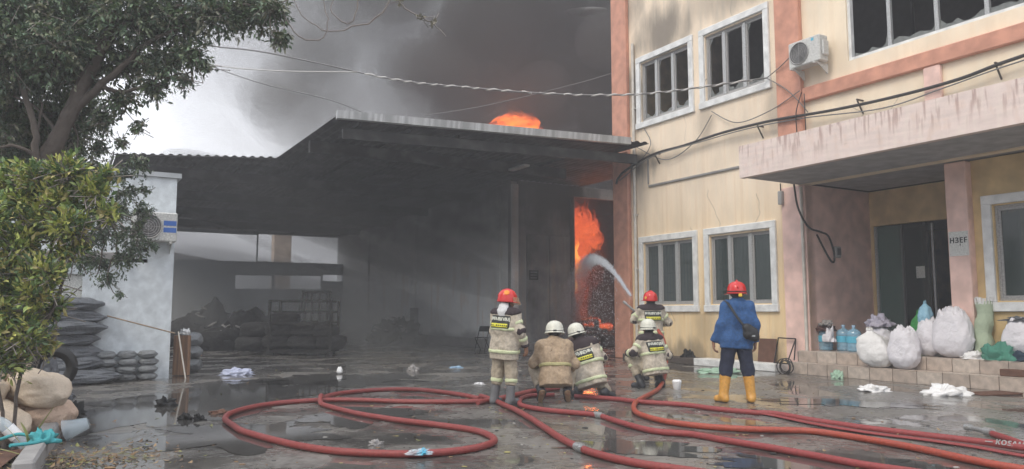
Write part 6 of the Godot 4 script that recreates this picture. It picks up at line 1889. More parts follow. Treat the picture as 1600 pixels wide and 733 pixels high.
func make_left_goods() -> void:
	# burlap sacks beside the bush
	var q := [
		[Vector3(-5.62, 0.55, -8.55), 0.62, 0.36, 0.5, 0.35, "burlap", "uppermost beige sack, half under the bush leaves"],
		[Vector3(-5.16, 0.34, -8.45), 0.70, 0.38, 0.46, -0.3, "burlap", "beige sack with its torn mouth toward the yard, on top of the heap"],
		[Vector3(-5.34, 0.06, -8.10), 0.70, 0.36, 0.5, -0.5, "burlap", "beige sack at the left edge, just above the clear bottle"],
		[Vector3(-5.03, 0.03, -8.50), 0.44, 0.36, 0.4, 0.3, "burlap_worn", "small worn brownish sack at the foot of the heap by the plastic scoop"],
		[Vector3(-5.72, 0.20, -8.75), 0.6, 0.4, 0.45, 0.1, "burlap_worn", "dull brown sack at the back of the heap"],
		[Vector3(-5.55, 0.32, -8.15), 0.6, 0.34, 0.45, 0.5, "burlap", "pale sack cut off by the picture's left edge, above the nearest one"],
		[Vector3(-5.20, 0.02, -8.75), 0.62, 0.36, 0.45, 0.1, "burlap_worn", "sack at the bottom of the heap, nearly hidden by the others"]]
	var k := 0
	for s in q:
		lump("burlap_sack", s[6], "sack", sack_mesh(s[1], s[2], s[3], 70 + k, false, 0.0, 1.0, true), mat[s[5]], s[0], s[4], "beige sacks heaped under the bush").rotation.z = s[4] * 0.6
		k += 1
	# black film rolls against the grey block
	var n := noise_of(90, 1.0, 3)
	var names := ["lowest", "second from the ground", "third from the ground", "fourth from the ground", "fifth from the ground", "sixth from the ground", "topmost"]
	for i in 7:
		var at := W(-5.40 + 0.07 * sin(i * 2.0), 0.015 + 0.222 * i, 14.55 + 0.10 * sin(i * 3.1))
		var o := lump("film_sandbag", names[i] + " long black plastic sandbag in the stack against the grey block", "sandbag", sack_mesh(1.5 + 0.12 * sin(i * 1.7), 0.29, 0.62, 150 + i, false, 0.0, 1.9, true), mat.black_film, at, TURN + PI / 2, "long black sandbags stacked against the grey block")
		o.rotation.z = 0.03 * sin(i * 2.3)
	lump("film_sandbag", "long black plastic sandbag lying in front of the stack, in the wet", "sandbag", sack_mesh(1.7, 0.26, 0.5, 160, false, 0.0, 1.9, true), mat.black_film, W(-4.95, 0.0, 14.3), TURN + PI / 2 + 0.12, "long black sandbags stacked against the grey block")
	var cols := ["column nearest the block's corner", "middle column", "column next to the long black sandbags"]
	var rows := ["bottom of the ", "second up in the ", "third up in the ", "top of the "]
	for c in 3:
		for r in 4:
			lump("small_sandbag", "small grey sandbag, " + rows[r] + cols[c], "sandbag", sack_mesh(0.36, 0.155, 0.3, 110 + c * 4 + r, false, 0.0, 1.0, true), mat.grey_sand_sack, W(-5.38 + 0.03 * sin(c * 5.0 + r * 2.0), 0.145 * r, 12.98 + 0.37 * c + 0.03 * sin(r * 3.0)), TURN + PI / 2 + 0.1 * sin(r * 4.0 + c), "small grey sandbags stacked against the grey block")
	# things by the block's corner
	lump("wood_crate", "brown board standing at the corner of the grey block", "board", box_mesh(Vector3(0.34, 0.85, 0.12), 0.01), mat.wood, W(-6.2, 0.43, 12.25), TURN + 0.9)
	var st := thing("white_stick", "thin white stick leaning beside the brown board at the block's corner", "stick", Vector3(-6.72, 0, -16.0))
	var sb := B.new()
	sb.tube([Vector3(0.05, 0.0, 0.1), Vector3(-0.18, 0.95, 0.0)], 0.016, 8)
	put("stick", sb.mesh(), mat.pvc_pipe, st)
	lump("flag_cloth", "red and white rag on top of the brown board", "rag", cloth_mesh(0.36, 0.12, 0.24, 121), mat.bright_sack, W(-6.25, 0.88, 12.2), TURN)
	for i in 3: lump("dark_sack", ["bottom", "middle", "top"][i] + " dark sack of the stack just right of the brown board", "sack", sack_mesh(0.62, 0.32, 0.5, 130 + i, false, 0.0, 1.0, true), mat.grey_sand_sack, W(-7.4, 0.28 * i, 11.9), TURN, "dark sacks behind the block's corner")
	var rod := thing("long_rod", "thin pole lying slanted across the grey block's wall above the small sandbags", "pole", Vector3.ZERO)
	var rb := B.new()
	rb.tube([W(-5.38, 1.28, 13.75), W(-5.38, 0.92, 12.5)], 0.014, 8)
	put("pole", rb.mesh(), mat.pale_wood, rod)
	# planter kerb, bottle, scoop, rope
	var kb := thing("planter_kerb", "low concrete kerb of the planting bed in the near left corner", "kerb", Vector3.ZERO)
	var kp := B.new()
	kp.bar(Vector3(-3.85, 0.08, -6.2), Vector3(-5.35, 0.08, -9.2), 0.16, 0.2, Vector3.UP, 0.02)
	put("kerb_stone", kp.mesh(), mat.concrete, kb)
	var soil := B.new()
	soil.sheet(14, 14, func(u, w): return Vector3(lerpf(-7.5, -4.05, u) - w * 1.4 * u, 0.02 + 0.05 * sin(u * 9) * sin(w * 7), lerpf(-6.0, -9.3, w)))
	tag(put("soil", soil.mesh(), mat.brown_board), "", "", "", "structure")
	var bo := thing("clear_bottle", "large clear plastic bottle with a white label lying in the near left corner", "bottle", Vector3(-4.80, 0.22, -7.5), 0.0)
	bo.rotation = Vector3(0.2, 0.3, 0.72)
	var bb := B.new()
	bb.lathe([Vector2(0.0, -0.2), Vector2(0.055, -0.2), Vector2(0.06, -0.17), Vector2(0.056, -0.1), Vector2(0.06, -0.05), Vector2(0.056, 0.02), Vector2(0.06, 0.08), Vector2(0.045, 0.14), Vector2(0.02, 0.19), Vector2(0.018, 0.22)], 20)
	put("shell", bb.mesh(), mat.clear_plastic, bo)
	var bl := B.new()
	bl.lathe([Vector2(0.061, -0.08), Vector2(0.062, 0.04)], 20)
	put("paper_label", bl.mesh(), mat.white_plastic, bo)
	var bc := B.new()
	bc.lathe([Vector2(0.0, 0.245), Vector2(0.022, 0.243), Vector2(0.022, 0.215)], 14)
	put("cap", bc.mesh(), mat.cyan_print, bo)
	var b2 := copy_of(bo, "clear_bottle", Vector3(-5.02, 0.12, -7.35), 0.9, "second clear plastic bottle cut off by the picture's left edge")
	b2.rotation = Vector3(0.1, 0.9, 0.3)
	var scp := thing("plastic_scoop", "clear plastic cup lying on its side below the worn brownish sack", "cup", Vector3(-4.62, 0.14, -8.3))
	scp.rotation = Vector3(0.3, 0.4, 1.9)
	var sc := B.new()
	sc.lathe([Vector2(0.0, -0.12), Vector2(0.06, -0.12), Vector2(0.09, 0.02), Vector2(0.115, 0.10), Vector2(0.12, 0.105)], 22)
	put("cup_wall", sc.mesh(), mat.clear_plastic, scp)
	var rp := thing("teal_rope", "frayed teal rope trailing over the kerb in the near left corner", "rope")
	var rpb := B.new()
	rpb.tube(curve_pts([Vector3(-5.1, 0.14, -7.1), Vector3(-4.8, 0.16, -7.15), Vector3(-4.6, 0.22, -7.3), Vector3(-4.4, 0.20, -7.2), Vector3(-4.25, 0.19, -7.05), Vector3(-4.35, 0.2, -6.8)], 0.05), 0.016, 7)
	put("strand", rpb.mesh(), mat.teal_rope, rp)
	lump("teal_net", "teal frayed net bundle on the kerb in the near left corner", "net", cloth_mesh(0.26, 0.12, 0.2, 141), mat.teal_rope, Vector3(-4.28, 0.17, -7.15))
	var ty := thing("spare_tyre", "small black tyre standing behind the beige sacks under the bush", "tyre", Vector3(-5.55, 0.68, -9.4), 0.5)
	var tb := B.new()
	var tp := []
	for i in 25: tp.append(Vector3(cos(TAU * i / 24) * 0.2, sin(TAU * i / 24) * 0.2, 0))
	tb.tube(tp, 0.07, 10, false)
	put("ring", tb.mesh(), mat.rubber, ty)
	lump("black_bag", "crumpled black plastic bag stuffed behind the small tyre", "bag", cloth_mesh(0.8, 0.7, 0.5, 143), mat.black_film, Vector3(-6.0, 0.05, -9.9))

# ---------------------------------------------------------------- cables
func cable(label: String, ctrl: Array, r: float, material: Material, step := 0.25) -> Node3D:
	var o := thing("cable", label, "cable")
	var b := B.new()
	b.tube(curve_pts(ctrl, step), r, 7)
	put("wire", b.mesh(), material, o)
	return o

func make_wires() -> void:
	var tw := [Vector3(-4.21, 7.90, -20.50), Vector3(-3.48, 7.70, -20.35), Vector3(-2.58, 7.50, -20.16), Vector3(-1.71, 7.36, -19.97), Vector3(-0.67, 7.20, -19.74), Vector3(0.33, 7.05, -19.51), Vector3(1.64, 6.89, -19.20), Vector3(2.59, 6.82, -18.97), Vector3(3.21, 6.80, -18.82), Vector3(4.13, 6.83, -18.59), Vector3(5.17, 6.91, -18.33), Vector3(6.15, 6.98, -18.07)]
	var o := cable("twisted white wrapped cable crossing in front of the shed roof to the upper window", [Vector3(-9.34, 8.86, -20.50), Vector3(-8.28, 8.64, -20.50), Vector3(-7.04, 8.50, -20.50), Vector3(-5.62, 8.22, -20.50)] + tw, 0.020, mat.grey_cable)
	var run := curve_pts(tw, 0.07)
	var i := 4
	var rg := RandomNumberGenerator.new()
	rg.seed = 3
	while i < run.size() - 8:
		var n := rg.randi_range(5, 11)
		var seg := []
		for k in n:
			if i + k < run.size(): seg.append(run[i + k] + Vector3(0, 0.018 * sin((i + k) * 1.1), 0.018 * cos((i + k) * 1.1)))
		var b := B.new()
		b.tube(seg, 0.022, 7)
		put("tape_wrap", b.mesh(), mat.pale_cable, o)
		i += n + rg.randi_range(0, 2)
	cable("pale cable joining the twisted one from the left, below the leaves", [Vector3(-8.79, 8.22, -20.50), Vector3(-7.72, 8.03, -20.50), Vector3(-6.32, 7.93, -20.50), Vector3(-5.18, 7.91, -20.50), Vector3(-4.25, 7.90, -20.50)], 0.016, mat.pale_cable)
	cable("thin dark wire falling behind the leaves toward the shed roof", [Vector3(-9.15, 8.40, -20.50), Vector3(-7.01, 7.63, -20.50), Vector3(-4.90, 7.10, -20.50), Vector3(-3.49, 6.5, -20.50)], 0.012, mat.grey_cable)
	cable("thin wire rising through the smoke above the shed roof", [Vector3(-3.34, 8.63, -28.0), Vector3(-0.95, 9.02, -28.0), Vector3(2.39, 9.85, -28.0), Vector3(3.95, 10.32, -28.0)], 0.014, mat.grey_cable)
	# along the facade
	var main := []
	for q in [[-6.4, 5.2, 0.25], [-6.15, 5.50, 0.22], [-4.84, 5.83, 0.17], [-3.53, 5.86, 0.16], [-2.13, 5.92, 0.17], [-0.49, 5.88, 0.2], [1.09, 5.76, 0.18], [2.59, 5.70, 0.18], [3.88, 5.72, 0.18], [5.0, 5.84, 0.18], [8.1, 6.0, 0.18]]: main.append(W(q[0], q[1], q[2]))
	cable("thick black cable running along the facade above the canopy", main, 0.034, mat.black_cable)
	var m2 := []
	for q in [[-6.3, 5.3, 0.2], [-4.84, 5.76, 0.2], [-3.0, 5.82, 0.2], [-1.3, 5.84, 0.2], [0.4, 5.74, 0.2], [2.3, 5.52, 0.2], [3.6, 5.62, 0.2], [5.0, 5.75, 0.2], [8.1, 5.9, 0.2]]: m2.append(W(q[0], q[1], q[2]))
	cable("thinner grey cable sagging beside the thick black facade cable", m2, 0.014, mat.grey_cable)
	for q in [["first from the shed", -4.7], ["second from the shed", -0.95], ["third from the shed", 1.75], ["fourth from the shed", 4.55]]:
		var br := thing("cable_bracket", "small steel bracket under the thick facade cable, " + q[0], "bracket", W(q[1], 5.72, 0.1), TURN, "steel brackets of the facade cable")
		var b := B.new()
		b.bar(Vector3(0, 0.12, -0.1), Vector3(0, 0.12, 0.12), 0.03, 0.03); b.bar(Vector3(0, -0.16, -0.08), Vector3(0, 0.10, 0.10), 0.025, 0.025)
		put("arm", b.mesh(), mat.rusty_steel, br)
	var loose := [
		["thin cable from the upper right window to the wall air conditioner", [[-0.70, 6.98, 0.12], [-0.2, 7.12, 0.2], [0.3, 7.35, 0.25]]],
		["thin cable falling from the upper right window to the cable tangle on the pillar", [[-0.70, 6.98, 0.12], [-0.1, 6.55, 0.2], [0.25, 6.18, 0.2], [0.5, 5.85, 0.2]]],
		["slack cable loop under the two burnt upper windows", [[-5.6, 6.2, 0.1], [-4.3, 5.6, 0.12], [-3.2, 5.9, 0.1], [-2.6, 6.5, 0.06]]],
		["slack thin wire across the wall right of the burnt windows", [[-2.6, 6.6, 0.06], [-1.7, 6.1, 0.1], [-0.6, 6.15, 0.15], [0.3, 6.4, 0.2]]],
		["black cable tail hanging down the pillar over the canopy", [[0.35, 6.35, 0.2], [0.22, 5.9, 0.25], [0.18, 5.4, 0.2], [0.22, 4.99, 0.3]]],
		["second black cable tail beside the one on the pillar", [[0.42, 6.3, 0.2], [0.5, 5.8, 0.3], [0.44, 5.3, 0.22], [0.5, 4.99, 0.35]]],
		["thin wire running down the wall to the left upper window", [[-5.3, 6.7, 0.05], [-5.0, 6.2, 0.08], [-5.4, 5.8, 0.1], [-6.1, 5.5, 0.2]]]]
	for q in loose:
		var c := []
		for p in q[1]: c.append(W(p[0], p[1], p[2]))
		cable(q[0], c, 0.012, mat.grey_cable if q[0].begins_with("thin") or q[0].begins_with("slack") else mat.black_cable, 0.1)
	# porch cable and boxes
	var pc := []
	for q in [[0.25, 4.22, 0.45], [0.24, 3.69, 0.33], [0.23, 3.28, -0.01], [0.23, 3.19, -0.41], [0.23, 3.10, -0.69], [0.23, 2.73, -0.87], [0.23, 2.50, -0.84], [0.23, 2.62, -0.66], [0.22, 3.12, -0.30]]: pc.append(W(q[0], q[1], q[2]))
	cable("black cable looping down the pink porch wall to the small box", pc, 0.022, mat.black_cable, 0.08)
	var jb := thing("junction_box", "small dark box on the pink porch wall beside the cable loop", "box", W(0.235, 2.74, -0.98), TURN + PI / 2)
	put("case", box_mesh(Vector3(0.2, 0.26, 0.07), 0.012), mat.grey_frame, jb)
	put("cover", box_mesh(Vector3(0.14, 0.16, 0.03), 0.01, Vector3(0, 0.01, 0.045)), mat.dark_grille, jb)
	var lb := thing("wall_box", "small grey box hanging on the wall under the canopy's far end", "box", W(-0.42, 4.02, 0.1), TURN)
	put("case", box_mesh(Vector3(0.12, 0.32, 0.1), 0.015), mat.grey_frame, lb)
	put("hook", box_mesh(Vector3(0.02, 0.2, 0.02), 0.0, Vector3(0, 0.24, 0.0)), mat.black_cable, lb)
	# a pale lamp head glimpsed in the smoke
	var sl := thing("flood_lamp", "pale lamp head on an arm sticking out of the factory into the smoke", "lamp", Vector3(4.2, 18.9, -43.5), 0.0)
	var s := B.new()
	s.blob(Vector3.ZERO, func(p: Vector3): return Vector3(p.x * 1.4, p.y * 0.2 + 0.1 * p.x, p.z * 0.45), 20, 12)
	put("lamp_head", s.mesh(true), mat.white_metal, sl)
	var sa := B.new()
	sa.tube([Vector3(1.3, 0.09, 0), Vector3(3.2, -0.05, 0), Vector3(4.6, -0.4, 0)], 0.05, 8)
	put("lamp_arm", sa.mesh(), mat.rusty_steel, sl)

# ---------------------------------------------------------------- plants
func leaf_mesh(l: float, w: float, fold: float) -> ArrayMesh:
	var b := B.new()
	var mid := [Vector3(0, 0, 0), Vector3(0, l * 0.5, 0.06 * l), Vector3(0, l, -0.04 * l)]
	for s in [-1.0, 1.0]:
		var e := Vector3(s * w / 2, l * 0.42, 0.06 * l + fold * w)
		var f := Vector3(s * w * 0.36, l * 0.72, 0.03 * l + fold * w * 0.7)
		var a := b.vert(mid[0]); var c := b.vert(e); var d := b.vert(mid[1]); var g := b.vert(f); var t := b.vert(mid[2])
		if s < 0:
			b.tri(a, c, d); b.tri(c, g, d); b.tri(g, t, d)
		else:
			b.tri(a, d, c); b.tri(c, d, g); b.tri(g, d, t)
	var m_ := b.mesh()
	m_.surface_set_material(0, mat.leaf)
	return m_

# clumps: [centre, radius]; leaves sit along twigs that reach outward from each clump's centre
func foliage(parent: Node3D, called: String, clumps: Array, per_area: float, leaf: Mesh, size: Vector2, tones: Array, droop: float, sd: int, hollow := 0.55) -> Array:
	var rg := RandomNumberGenerator.new()
	rg.seed = sd
	var xf: Array[Transform3D] = []
	var cl: Array[Color] = []
	var twigs := []
	for c in clumps:
		var r: float = c[1]
		var n_tw := int(clampf(per_area * r * r, 6, 900))
		for t in n_tw:
			var dirn := Vector3(rg.randfn(), rg.randfn(), rg.randfn()).normalized()
			dirn.y = lerpf(dirn.y, -0.4 if droop > 0.5 else 0.35, 0.25)
			dirn = dirn.normalized()
			var tip: Vector3 = c[0] + dirn * r * lerpf(hollow, 1.12, sqrt(rg.randf())) * rg.randf_range(0.7, 1.15) * (1.45 if rg.randf() < 0.09 else 1.0)
			var go := (dirn + Vector3(rg.randf_range(-0.6, 0.6), rg.randf_range(-0.5, 0.6) - droop, rg.randf_range(-0.6, 0.6))).normalized()
			var len_ := rg.randf_range(1.2, 2.6) * size.y
			var start := tip - go * len_
			twigs.append([start - go * len_ * 0.6, tip])
			var tone: Color = tones[rg.randi() % tones.size()]
			tone = tone * rg.randf_range(0.75, 1.25)
			var k := rg.randi_range(5, 8)
			for i in k:
				var u := (i + 0.5) / k
				var side := go.cross(Vector3(rg.randfn(), rg.randfn(), rg.randfn())).normalized()
				var d := (go * lerpf(0.35, 1.0, u) + side * lerpf(1.0, 0.5, u) + Vector3(0, -droop * 0.4, 0)).normalized()
				var face := (Vector3.UP * 0.8 + side * 0.4 + Vector3(rg.randfn(), rg.randfn(), rg.randfn()) * 0.45)
				var x := d.cross(face).normalized()
				var s := rg.randf_range(size.x, size.y)
				xf.append(Transform3D(Basis(x, d, x.cross(d)).scaled(Vector3.ONE * s), start + go * len_ * u))
				var f := rg.randf_range(0.8, 1.2)
				cl.append(Color(tone.r * f, tone.g * f, tone.b * f))
	var mm := MultiMesh.new()
	mm.transform_format = MultiMesh.TRANSFORM_3D
	mm.use_colors = true
	mm.mesh = leaf
	mm.instance_count = xf.size()
	for i in xf.size():
		mm.set_instance_transform(i, xf[i])
		mm.set_instance_color(i, cl[i])
	var mi := MultiMeshInstance3D.new()
	mi.name = called
	mi.multimesh = mm
	parent.add_child(mi, true)
	tag(mi, "", "", "", "stuff")
	var tb := B.new()
	for i in range(0, twigs.size(), 3): tb.tube(twigs[i], [0.006, 0.003], 4, false)
	tag(put("twigs", tb.mesh(), mat.twig, parent), "", "", "", "stuff")
	return twigs

func limb(parent: Node3D, called: String, ctrl: Array, r0: float, r1: float, material: Material, sd := 0) -> void:
	var run := curve_pts(ctrl, 0.12)
	var n := noise_of(300 + sd, 0.8, 2)
	var r := PackedFloat32Array()
	for i in run.size():
		var t := float(i) / (run.size() - 1)
		r.append(lerpf(r0, r1, t) * (1.0 + 0.15 * n.get_noise_1d(i * 0.9)))
		if i > 0 and i < run.size() - 1: run[i] += Vector3(n.get_noise_2d(i * 1.7, 1), n.get_noise_2d(i * 1.7, 20), n.get_noise_2d(i * 1.7, 40)) * 0.03
	var b := B.new()
	b.tube(run, r, 9)
	put(called, b.mesh(), material, parent)

func make_plants() -> void:
	var leaf := leaf_mesh(1.0, 0.42, 0.12)
	var V := func(x, y, z): return Vector3(x, y, z)
	# the big tree at the left
	var t := thing("tree", "large leaning tree with grey green leaves filling the upper left corner", "tree")
	limb(t, "trunk", [Vector3(-6.45, 0, -10.05), Vector3(-6.42, 1.4, -10.05), Vector3(-6.36, 2.6, -10.0), Vector3(-6.24, 3.25, -10.0), Vector3(-6.02, 3.65, -10.0), Vector3(-5.86, 4.04, -10.0), Vector3(-5.69, 4.48, -10.0), Vector3(-5.57, 4.75, -10.0), Vector3(-5.38, 5.19, -10.0), Vector3(-5.32, 5.75, -10.0)], 0.16, 0.07, mat.bark, 1)
	var br := [[[Vector3(-5.86, 4.04, -10.0), Vector3(-5.55, 4.31, -10.0), Vector3(-5.14, 4.70, -10.0), Vector3(-4.86, 4.97, -10.0), Vector3(-4.39, 5.19, -10.0)], 0.06, 0.02], [[Vector3(-5.69, 4.48, -10.0), Vector3(-5.42, 5.01, -10.0), Vector3(-4.92, 5.37, -10.0), Vector3(-4.06, 5.47, -10.0), Vector3(-3.28, 5.46, -10.0)], 0.06, 0.015],
		[[Vector3(-6.3, 2.9, -9.95), Vector3(-6.19, 3.61, -9.8), Vector3(-6.33, 4.08, -9.8), Vector3(-6.45, 4.42, -9.8), Vector3(-6.57, 4.94, -9.8)], 0.05, 0.03], [[Vector3(-6.28, 2.9, -9.9), Vector3(-6.24, 3.67, -9.9), Vector3(-6.2, 4.1, -9.9)], 0.03, 0.012], [[Vector3(-6.02, 3.68, -10.0), Vector3(-6.37, 4.07, -10.1), Vector3(-6.72, 4.25, -10.1)], 0.025, 0.012],
		[[Vector3(-6.2, 3.35, -9.85), Vector3(-6.33, 3.48, -9.7), Vector3(-6.7, 3.44, -9.7)], 0.028, 0.012], [[Vector3(-5.9, 4.0, -10.0), Vector3(-5.88, 3.70, -10.2), Vector3(-5.89, 3.48, -10.2)], 0.02, 0.01], [[Vector3(-5.5, 4.35, -10.0), Vector3(-5.2, 4.3, -10.1), Vector3(-4.8, 4.45, -10.05), Vector3(-4.3, 4.55, -10.0)], 0.03, 0.01], [[Vector3(-5.14, 4.7, -10.0), Vector3(-4.75, 4.66, -10.05), Vector3(-4.2, 4.8, -10.0)], 0.025, 0.01]]
	var k := 2
	for q in br:
		limb(t, "branch", q[0], q[1], q[2], mat.bark, k)
		k += 1
	var vines := [[Vector3(-3.26, 5.48, -10.0), Vector3(-3.25, 5.24, -10.0), Vector3(-3.20, 5.04, -10.0), Vector3(-3.15, 4.88, -10.0)], [Vector3(-3.20, 5.55, -10.0), Vector3(-3.09, 5.35, -10.0), Vector3(-2.99, 5.18, -10.0), Vector3(-2.86, 5.04, -10.0), Vector3(-2.70, 4.98, -10.0), Vector3(-2.54, 5.03, -10.0), Vector3(-2.49, 5.21, -10.0), Vector3(-2.51, 5.38, -10.0), Vector3(-2.58, 5.7, -10.0)],
		[Vector3(-1.63, 5.65, -10.0), Vector3(-1.75, 5.35, -10.0), Vector3(-2.06, 5.19, -10.0), Vector3(-2.44, 5.11, -10.0), Vector3(-2.64, 5.18, -10.0), Vector3(-2.84, 5.35, -10.0), Vector3(-2.97, 5.6, -10.0)], [Vector3(-2.08, 5.65, -10.0), Vector3(-2.11, 5.35, -10.0), Vector3(-2.22, 5.23, -10.0), Vector3(-2.38, 5.31, -10.0), Vector3(-2.45, 5.45, -10.0), Vector3(-2.36, 5.65, -10.0)],
		[Vector3(-1.61, 5.65, -10.0), Vector3(-1.45, 5.45, -10.0), Vector3(-1.22, 5.31, -10.0), Vector3(-1.06, 5.23, -10.0), Vector3(-0.97, 5.14, -10.0), Vector3(-0.89, 5.04, -10.0)], [Vector3(-3.28, 5.46, -10.0), Vector3(-2.6, 5.7, -10.0), Vector3(-1.9, 5.75, -10.0), Vector3(-1.5, 5.62, -10.0)]]
	for q in vines:
		limb(t, "bare_twig", q, 0.012, 0.006, mat.twig, k)
		k += 1
	var crown := [[V.call(-6.64, 5.28, -10.00), 0.62], [V.call(-6.03, 5.30, -10.30), 0.62], [V.call(-5.13, 5.23, -10.00), 0.54], [V.call(-4.61, 5.22, -10.20), 0.43], [V.call(-4.01, 5.32, -10.00), 0.40], [V.call(-3.56, 5.40, -10.20), 0.35], [V.call(-3.13, 4.99, -10.00), 0.16], [V.call(-3.24, 5.37, -10.00), 0.26], [V.call(-4.76, 4.65, -10.10), 0.33], [V.call(-5.34, 4.71, -10.30), 0.40], [V.call(-6.17, 4.67, -10.60), 0.46], [V.call(-6.76, 4.61, -10.40), 0.54], [V.call(-4.29, 4.75, -10.00), 0.26], [V.call(-7.07, 4.02, -10.60), 0.46], [V.call(-6.72, 4.05, -10.90), 0.37], [V.call(-5.30, 4.19, -10.20), 0.23], [V.call(-4.83, 4.30, -10.10), 0.20], [V.call(-4.40, 4.42, -10.00), 0.16], [V.call(-5.55, 3.92, -10.20), 0.18], [V.call(-5.07, 3.83, -10.20), 0.10], [V.call(-6.38, 3.77, -10.90), 0.27], [V.call(-5.33, 3.63, -10.30), 0.09], [V.call(-5.74, 3.59, -10.50), 0.15], [V.call(-4.11, 4.61, -10.00), 0.10], [V.call(-6.55, 4.69, -9.60), 0.50], [V.call(-5.91, 4.73, -9.70), 0.50], [V.call(-7.0, 3.4, -11.2), 0.62], [V.call(-6.4, 3.25, -11.3), 0.45], [V.call(-7.3, 3.9, -11.4), 0.6], [V.call(-6.7, 4.3, -11.4), 0.6], [V.call(-7.6, 4.6, -10.4), 0.7], [V.call(-7.4, 5.6, -10.2), 0.8], [V.call(-6.2, 5.9, -10.2), 0.7], [V.call(-5.0, 5.8, -10.2), 0.6], [V.call(-4.0, 5.85, -10.2), 0.5]]
	var green := [Color(0.13, 0.19, 0.11), Color(0.10, 0.155, 0.10), Color(0.17, 0.21, 0.125), Color(0.065, 0.09, 0.065), Color(0.20, 0.20, 0.14)]
	foliage(t, "crown", crown, 1750.0, leaf, Vector2(0.045, 0.095), green, 0.35, 31, 0.25)
	foliage(t, "sprig", [[Vector3(-1.50, 5.52, -10.0), 0.07], [Vector3(-1.22, 5.31, -10.0), 0.06], [Vector3(-1.05, 5.22, -10.0), 0.05]], 300.0, leaf, Vector2(0.035, 0.06), [Color(0.22, 0.20, 0.15), Color(0.14, 0.13, 0.09)], 0.3, 36)
	# the bright bush in front
	var b := thing("bush", "yellow green leafy bush at the left edge, in front of the tree trunk", "bush")
	for q in [[Vector3(-4.95, 0.0, -7.8), Vector3(-4.9, 0.9, -7.75), Vector3(-4.75, 1.8, -7.8), Vector3(-4.6, 2.6, -7.8)], [Vector3(-5.05, 0.0, -7.8), Vector3(-5.1, 1.0, -7.7), Vector3(-5.0, 2.0, -7.75), Vector3(-5.1, 2.6, -7.9)], [Vector3(-4.9, 0.9, -7.75), Vector3(-4.65, 1.3, -7.75), Vector3(-4.5, 1.75, -7.75), Vector3(-4.3, 2.3, -7.75)]]:
		limb(b, "stem", q, 0.02, 0.008, mat.bark, k)
		k += 1
	var bush := [[V.call(-5.26, 2.71, -8.00), 0.24], [V.call(-4.93, 2.76, -7.90), 0.20], [V.call(-4.58, 2.80, -7.80), 0.20], [V.call(-4.30, 2.60, -7.80), 0.17], [V.call(-4.12, 2.36, -7.80), 0.12], [V.call(-4.80, 2.32, -7.90), 0.26], [V.call(-4.45, 2.22, -7.70), 0.20], [V.call(-5.25, 2.25, -7.60), 0.26], [V.call(-5.15, 1.75, -7.60), 0.30], [V.call(-4.75, 1.78, -7.70), 0.20], [V.call(-4.55, 1.98, -7.80), 0.13], [V.call(-4.90, 1.35, -7.70), 0.25], [V.call(-5.12, 1.15, -7.60), 0.27], [V.call(-4.70, 1.40, -7.90), 0.13], [V.call(-4.85, 1.00, -8.00), 0.13], [V.call(-4.38, 2.02, -7.75), 0.09], [V.call(-4.22, 2.78, -7.85), 0.08], [V.call(-5.0, 2.05, -7.75), 0.26], [V.call(-4.95, 1.6, -7.8), 0.26], [V.call(-5.3, 1.45, -7.7), 0.3], [V.call(-4.65, 2.5, -7.85), 0.22], [V.call(-5.1, 2.5, -8.0), 0.26], [V.call(-4.98, 1.12, -7.9), 0.22], [V.call(-4.72, 1.55, -7.6), 0.2], [V.call(-4.78, 1.15, -7.62), 0.2], [V.call(-5.0, 0.9, -7.7), 0.2], [V.call(-4.55, 1.75, -7.6), 0.14]]
	var lime := [Color(0.34, 0.38, 0.10), Color(0.24, 0.31, 0.09), Color(0.14, 0.21, 0.075), Color(0.44, 0.44, 0.13), Color(0.09, 0.15, 0.06), Color(0.36, 0.31, 0.12)]
	foliage(b, "crown", bush, 3300.0, leaf_mesh(1.0, 0.40, 0.15), Vector2(0.045, 0.10), lime, -0.35, 32, 0.3)
	# the drooping young tree before the grey block
	var c := thing("young_tree", "drooping dark leafed young tree in front of the grey block", "tree")
	for q in [[Vector3(-7.9, 0.0, -13.4), Vector3(-7.85, 1.8, -13.4), Vector3(-7.5, 2.7, -13.3), Vector3(-7.16, 3.3, -13.2), Vector3(-6.68, 3.85, -13.0)], [Vector3(-7.5, 2.7, -13.3), Vector3(-7.1, 2.95, -13.1), Vector3(-6.6, 2.95, -13.0), Vector3(-6.25, 2.75, -13.0)], [Vector3(-6.9, 2.95, -13.1), Vector3(-6.7, 2.45, -13.0), Vector3(-6.85, 2.0, -13.0), Vector3(-6.7, 1.65, -13.0)], [Vector3(-7.1, 2.95, -13.1), Vector3(-7.0, 2.4, -13.1), Vector3(-7.1, 1.95, -13.1)]]:
		limb(c, "branch", q, 0.022, 0.006, mat.bark, k)
		k += 1
	var cr := [[V.call(-6.43, 3.86, -13.00), 0.22], [V.call(-6.69, 3.68, -13.00), 0.17], [V.call(-6.31, 3.01, -13.00), 0.24], [V.call(-6.77, 3.08, -13.10), 0.22], [V.call(-6.48, 2.63, -13.00), 0.27], [V.call(-6.97, 2.69, -13.10), 0.25], [V.call(-6.14, 2.46, -13.00), 0.13], [V.call(-6.67, 2.20, -13.10), 0.23], [V.call(-6.87, 1.87, -13.00), 0.17], [V.call(-6.64, 1.63, -13.00), 0.09], [V.call(-7.16, 2.20, -13.20), 0.22], [V.call(-6.30, 3.40, -13.00), 0.13], [V.call(-7.34, 2.55, -13.30), 0.24], [V.call(-7.1, 3.0, -13.2), 0.24], [V.call(-6.6, 3.35, -13.05), 0.2], [V.call(-7.45, 2.2, -13.3), 0.2], [V.call(-6.4, 2.35, -13.0), 0.2]]
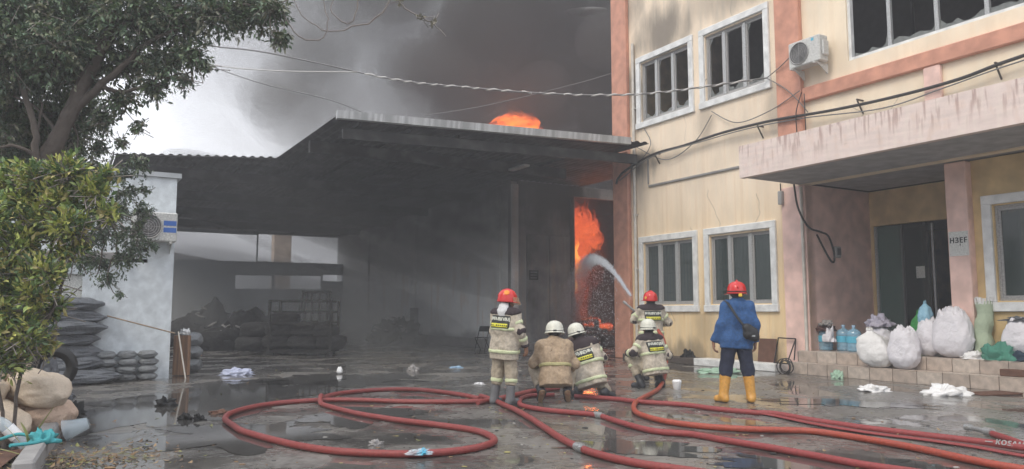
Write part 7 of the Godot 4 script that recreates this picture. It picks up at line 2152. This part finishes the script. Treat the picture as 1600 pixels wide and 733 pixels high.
	foliage(c, "crown", cr, 1300.0, leaf_mesh(1.0, 0.5, 0.1), Vector2(0.045, 0.075), [Color(0.09, 0.14, 0.08), Color(0.065, 0.10, 0.065), Color(0.13, 0.17, 0.09)], 0.45, 33)
	# strap leaves by the kerb
	var sp := thing("strap_plant", "young plant with long pale strap leaves beside the kerb in the near left corner", "plant", Vector3(-4.45, 0.02, -7.25))
	var bl := [[Vector3(0, 0, 0), Vector3(0.06, 0.22, 0.02), Vector3(0.2, 0.46, 0.0)], [Vector3(0, 0, 0), Vector3(-0.08, 0.16, 0.05), Vector3(-0.2, 0.3, 0.08)], [Vector3(0, 0, 0), Vector3(0.02, 0.2, 0.08), Vector3(0.0, 0.34, 0.16)], [Vector3(0, 0, 0), Vector3(-0.16, 0.08, 0.1), Vector3(-0.34, 0.12, 0.14)], [Vector3(0.02, 0, 0.1), Vector3(0.12, 0.1, 0.15), Vector3(0.24, 0.12, 0.2)]]
	m("strap_leaf", lin(0.34, 0.34, 0.13), 0.5)
	for q in bl:
		var lb := B.new()
		var run := curve_pts(q, 0.04)
		var r := PackedFloat32Array()
		for i in run.size(): r.append(0.020 * sin(PI * (0.12 + 0.86 * i / (run.size() - 1.0))) + 0.002)
		lb.tube(run, r, 6, true, 0.18)
		put("leaf", lb.mesh(), mat.strap_leaf, sp)
	# dry leaves on the ground in the near left corner
	var rg := RandomNumberGenerator.new()
	rg.seed = 77
	var mm := MultiMesh.new()
	mm.transform_format = MultiMesh.TRANSFORM_3D
	mm.use_colors = true
	mm.mesh = leaf
	mm.instance_count = 620
	for i in 620:
		var a := rg.randf() * TAU
		var at := Vector3(-3.95 + rg.randfn() * 0.42, 0.012 + rg.randf() * 0.03, -7.2 + rg.randfn() * 0.38) if i < 460 else Vector3(rg.randf_range(-5.5, 5.0), 0.01, rg.randf_range(-15, -6.3))
		mm.set_instance_transform(i, Transform3D(Basis.from_euler(Vector3(PI / 2 + rg.randf_range(-0.4, 0.4), a, 0)).scaled(Vector3.ONE * rg.randf_range(0.04, 0.09)), at))
		mm.set_instance_color(i, [Color(0.22, 0.13, 0.06), Color(0.12, 0.075, 0.04), Color(0.30, 0.20, 0.10), Color(0.20, 0.20, 0.06)][rg.randi() % 4])
	var mi := MultiMeshInstance3D.new()
	mi.name = "leaf_litter"
	mi.multimesh = mm
	add_child(mi)
	tag(mi, "brown dry leaves lying on the ground in the near left corner", "leaves", "", "stuff")
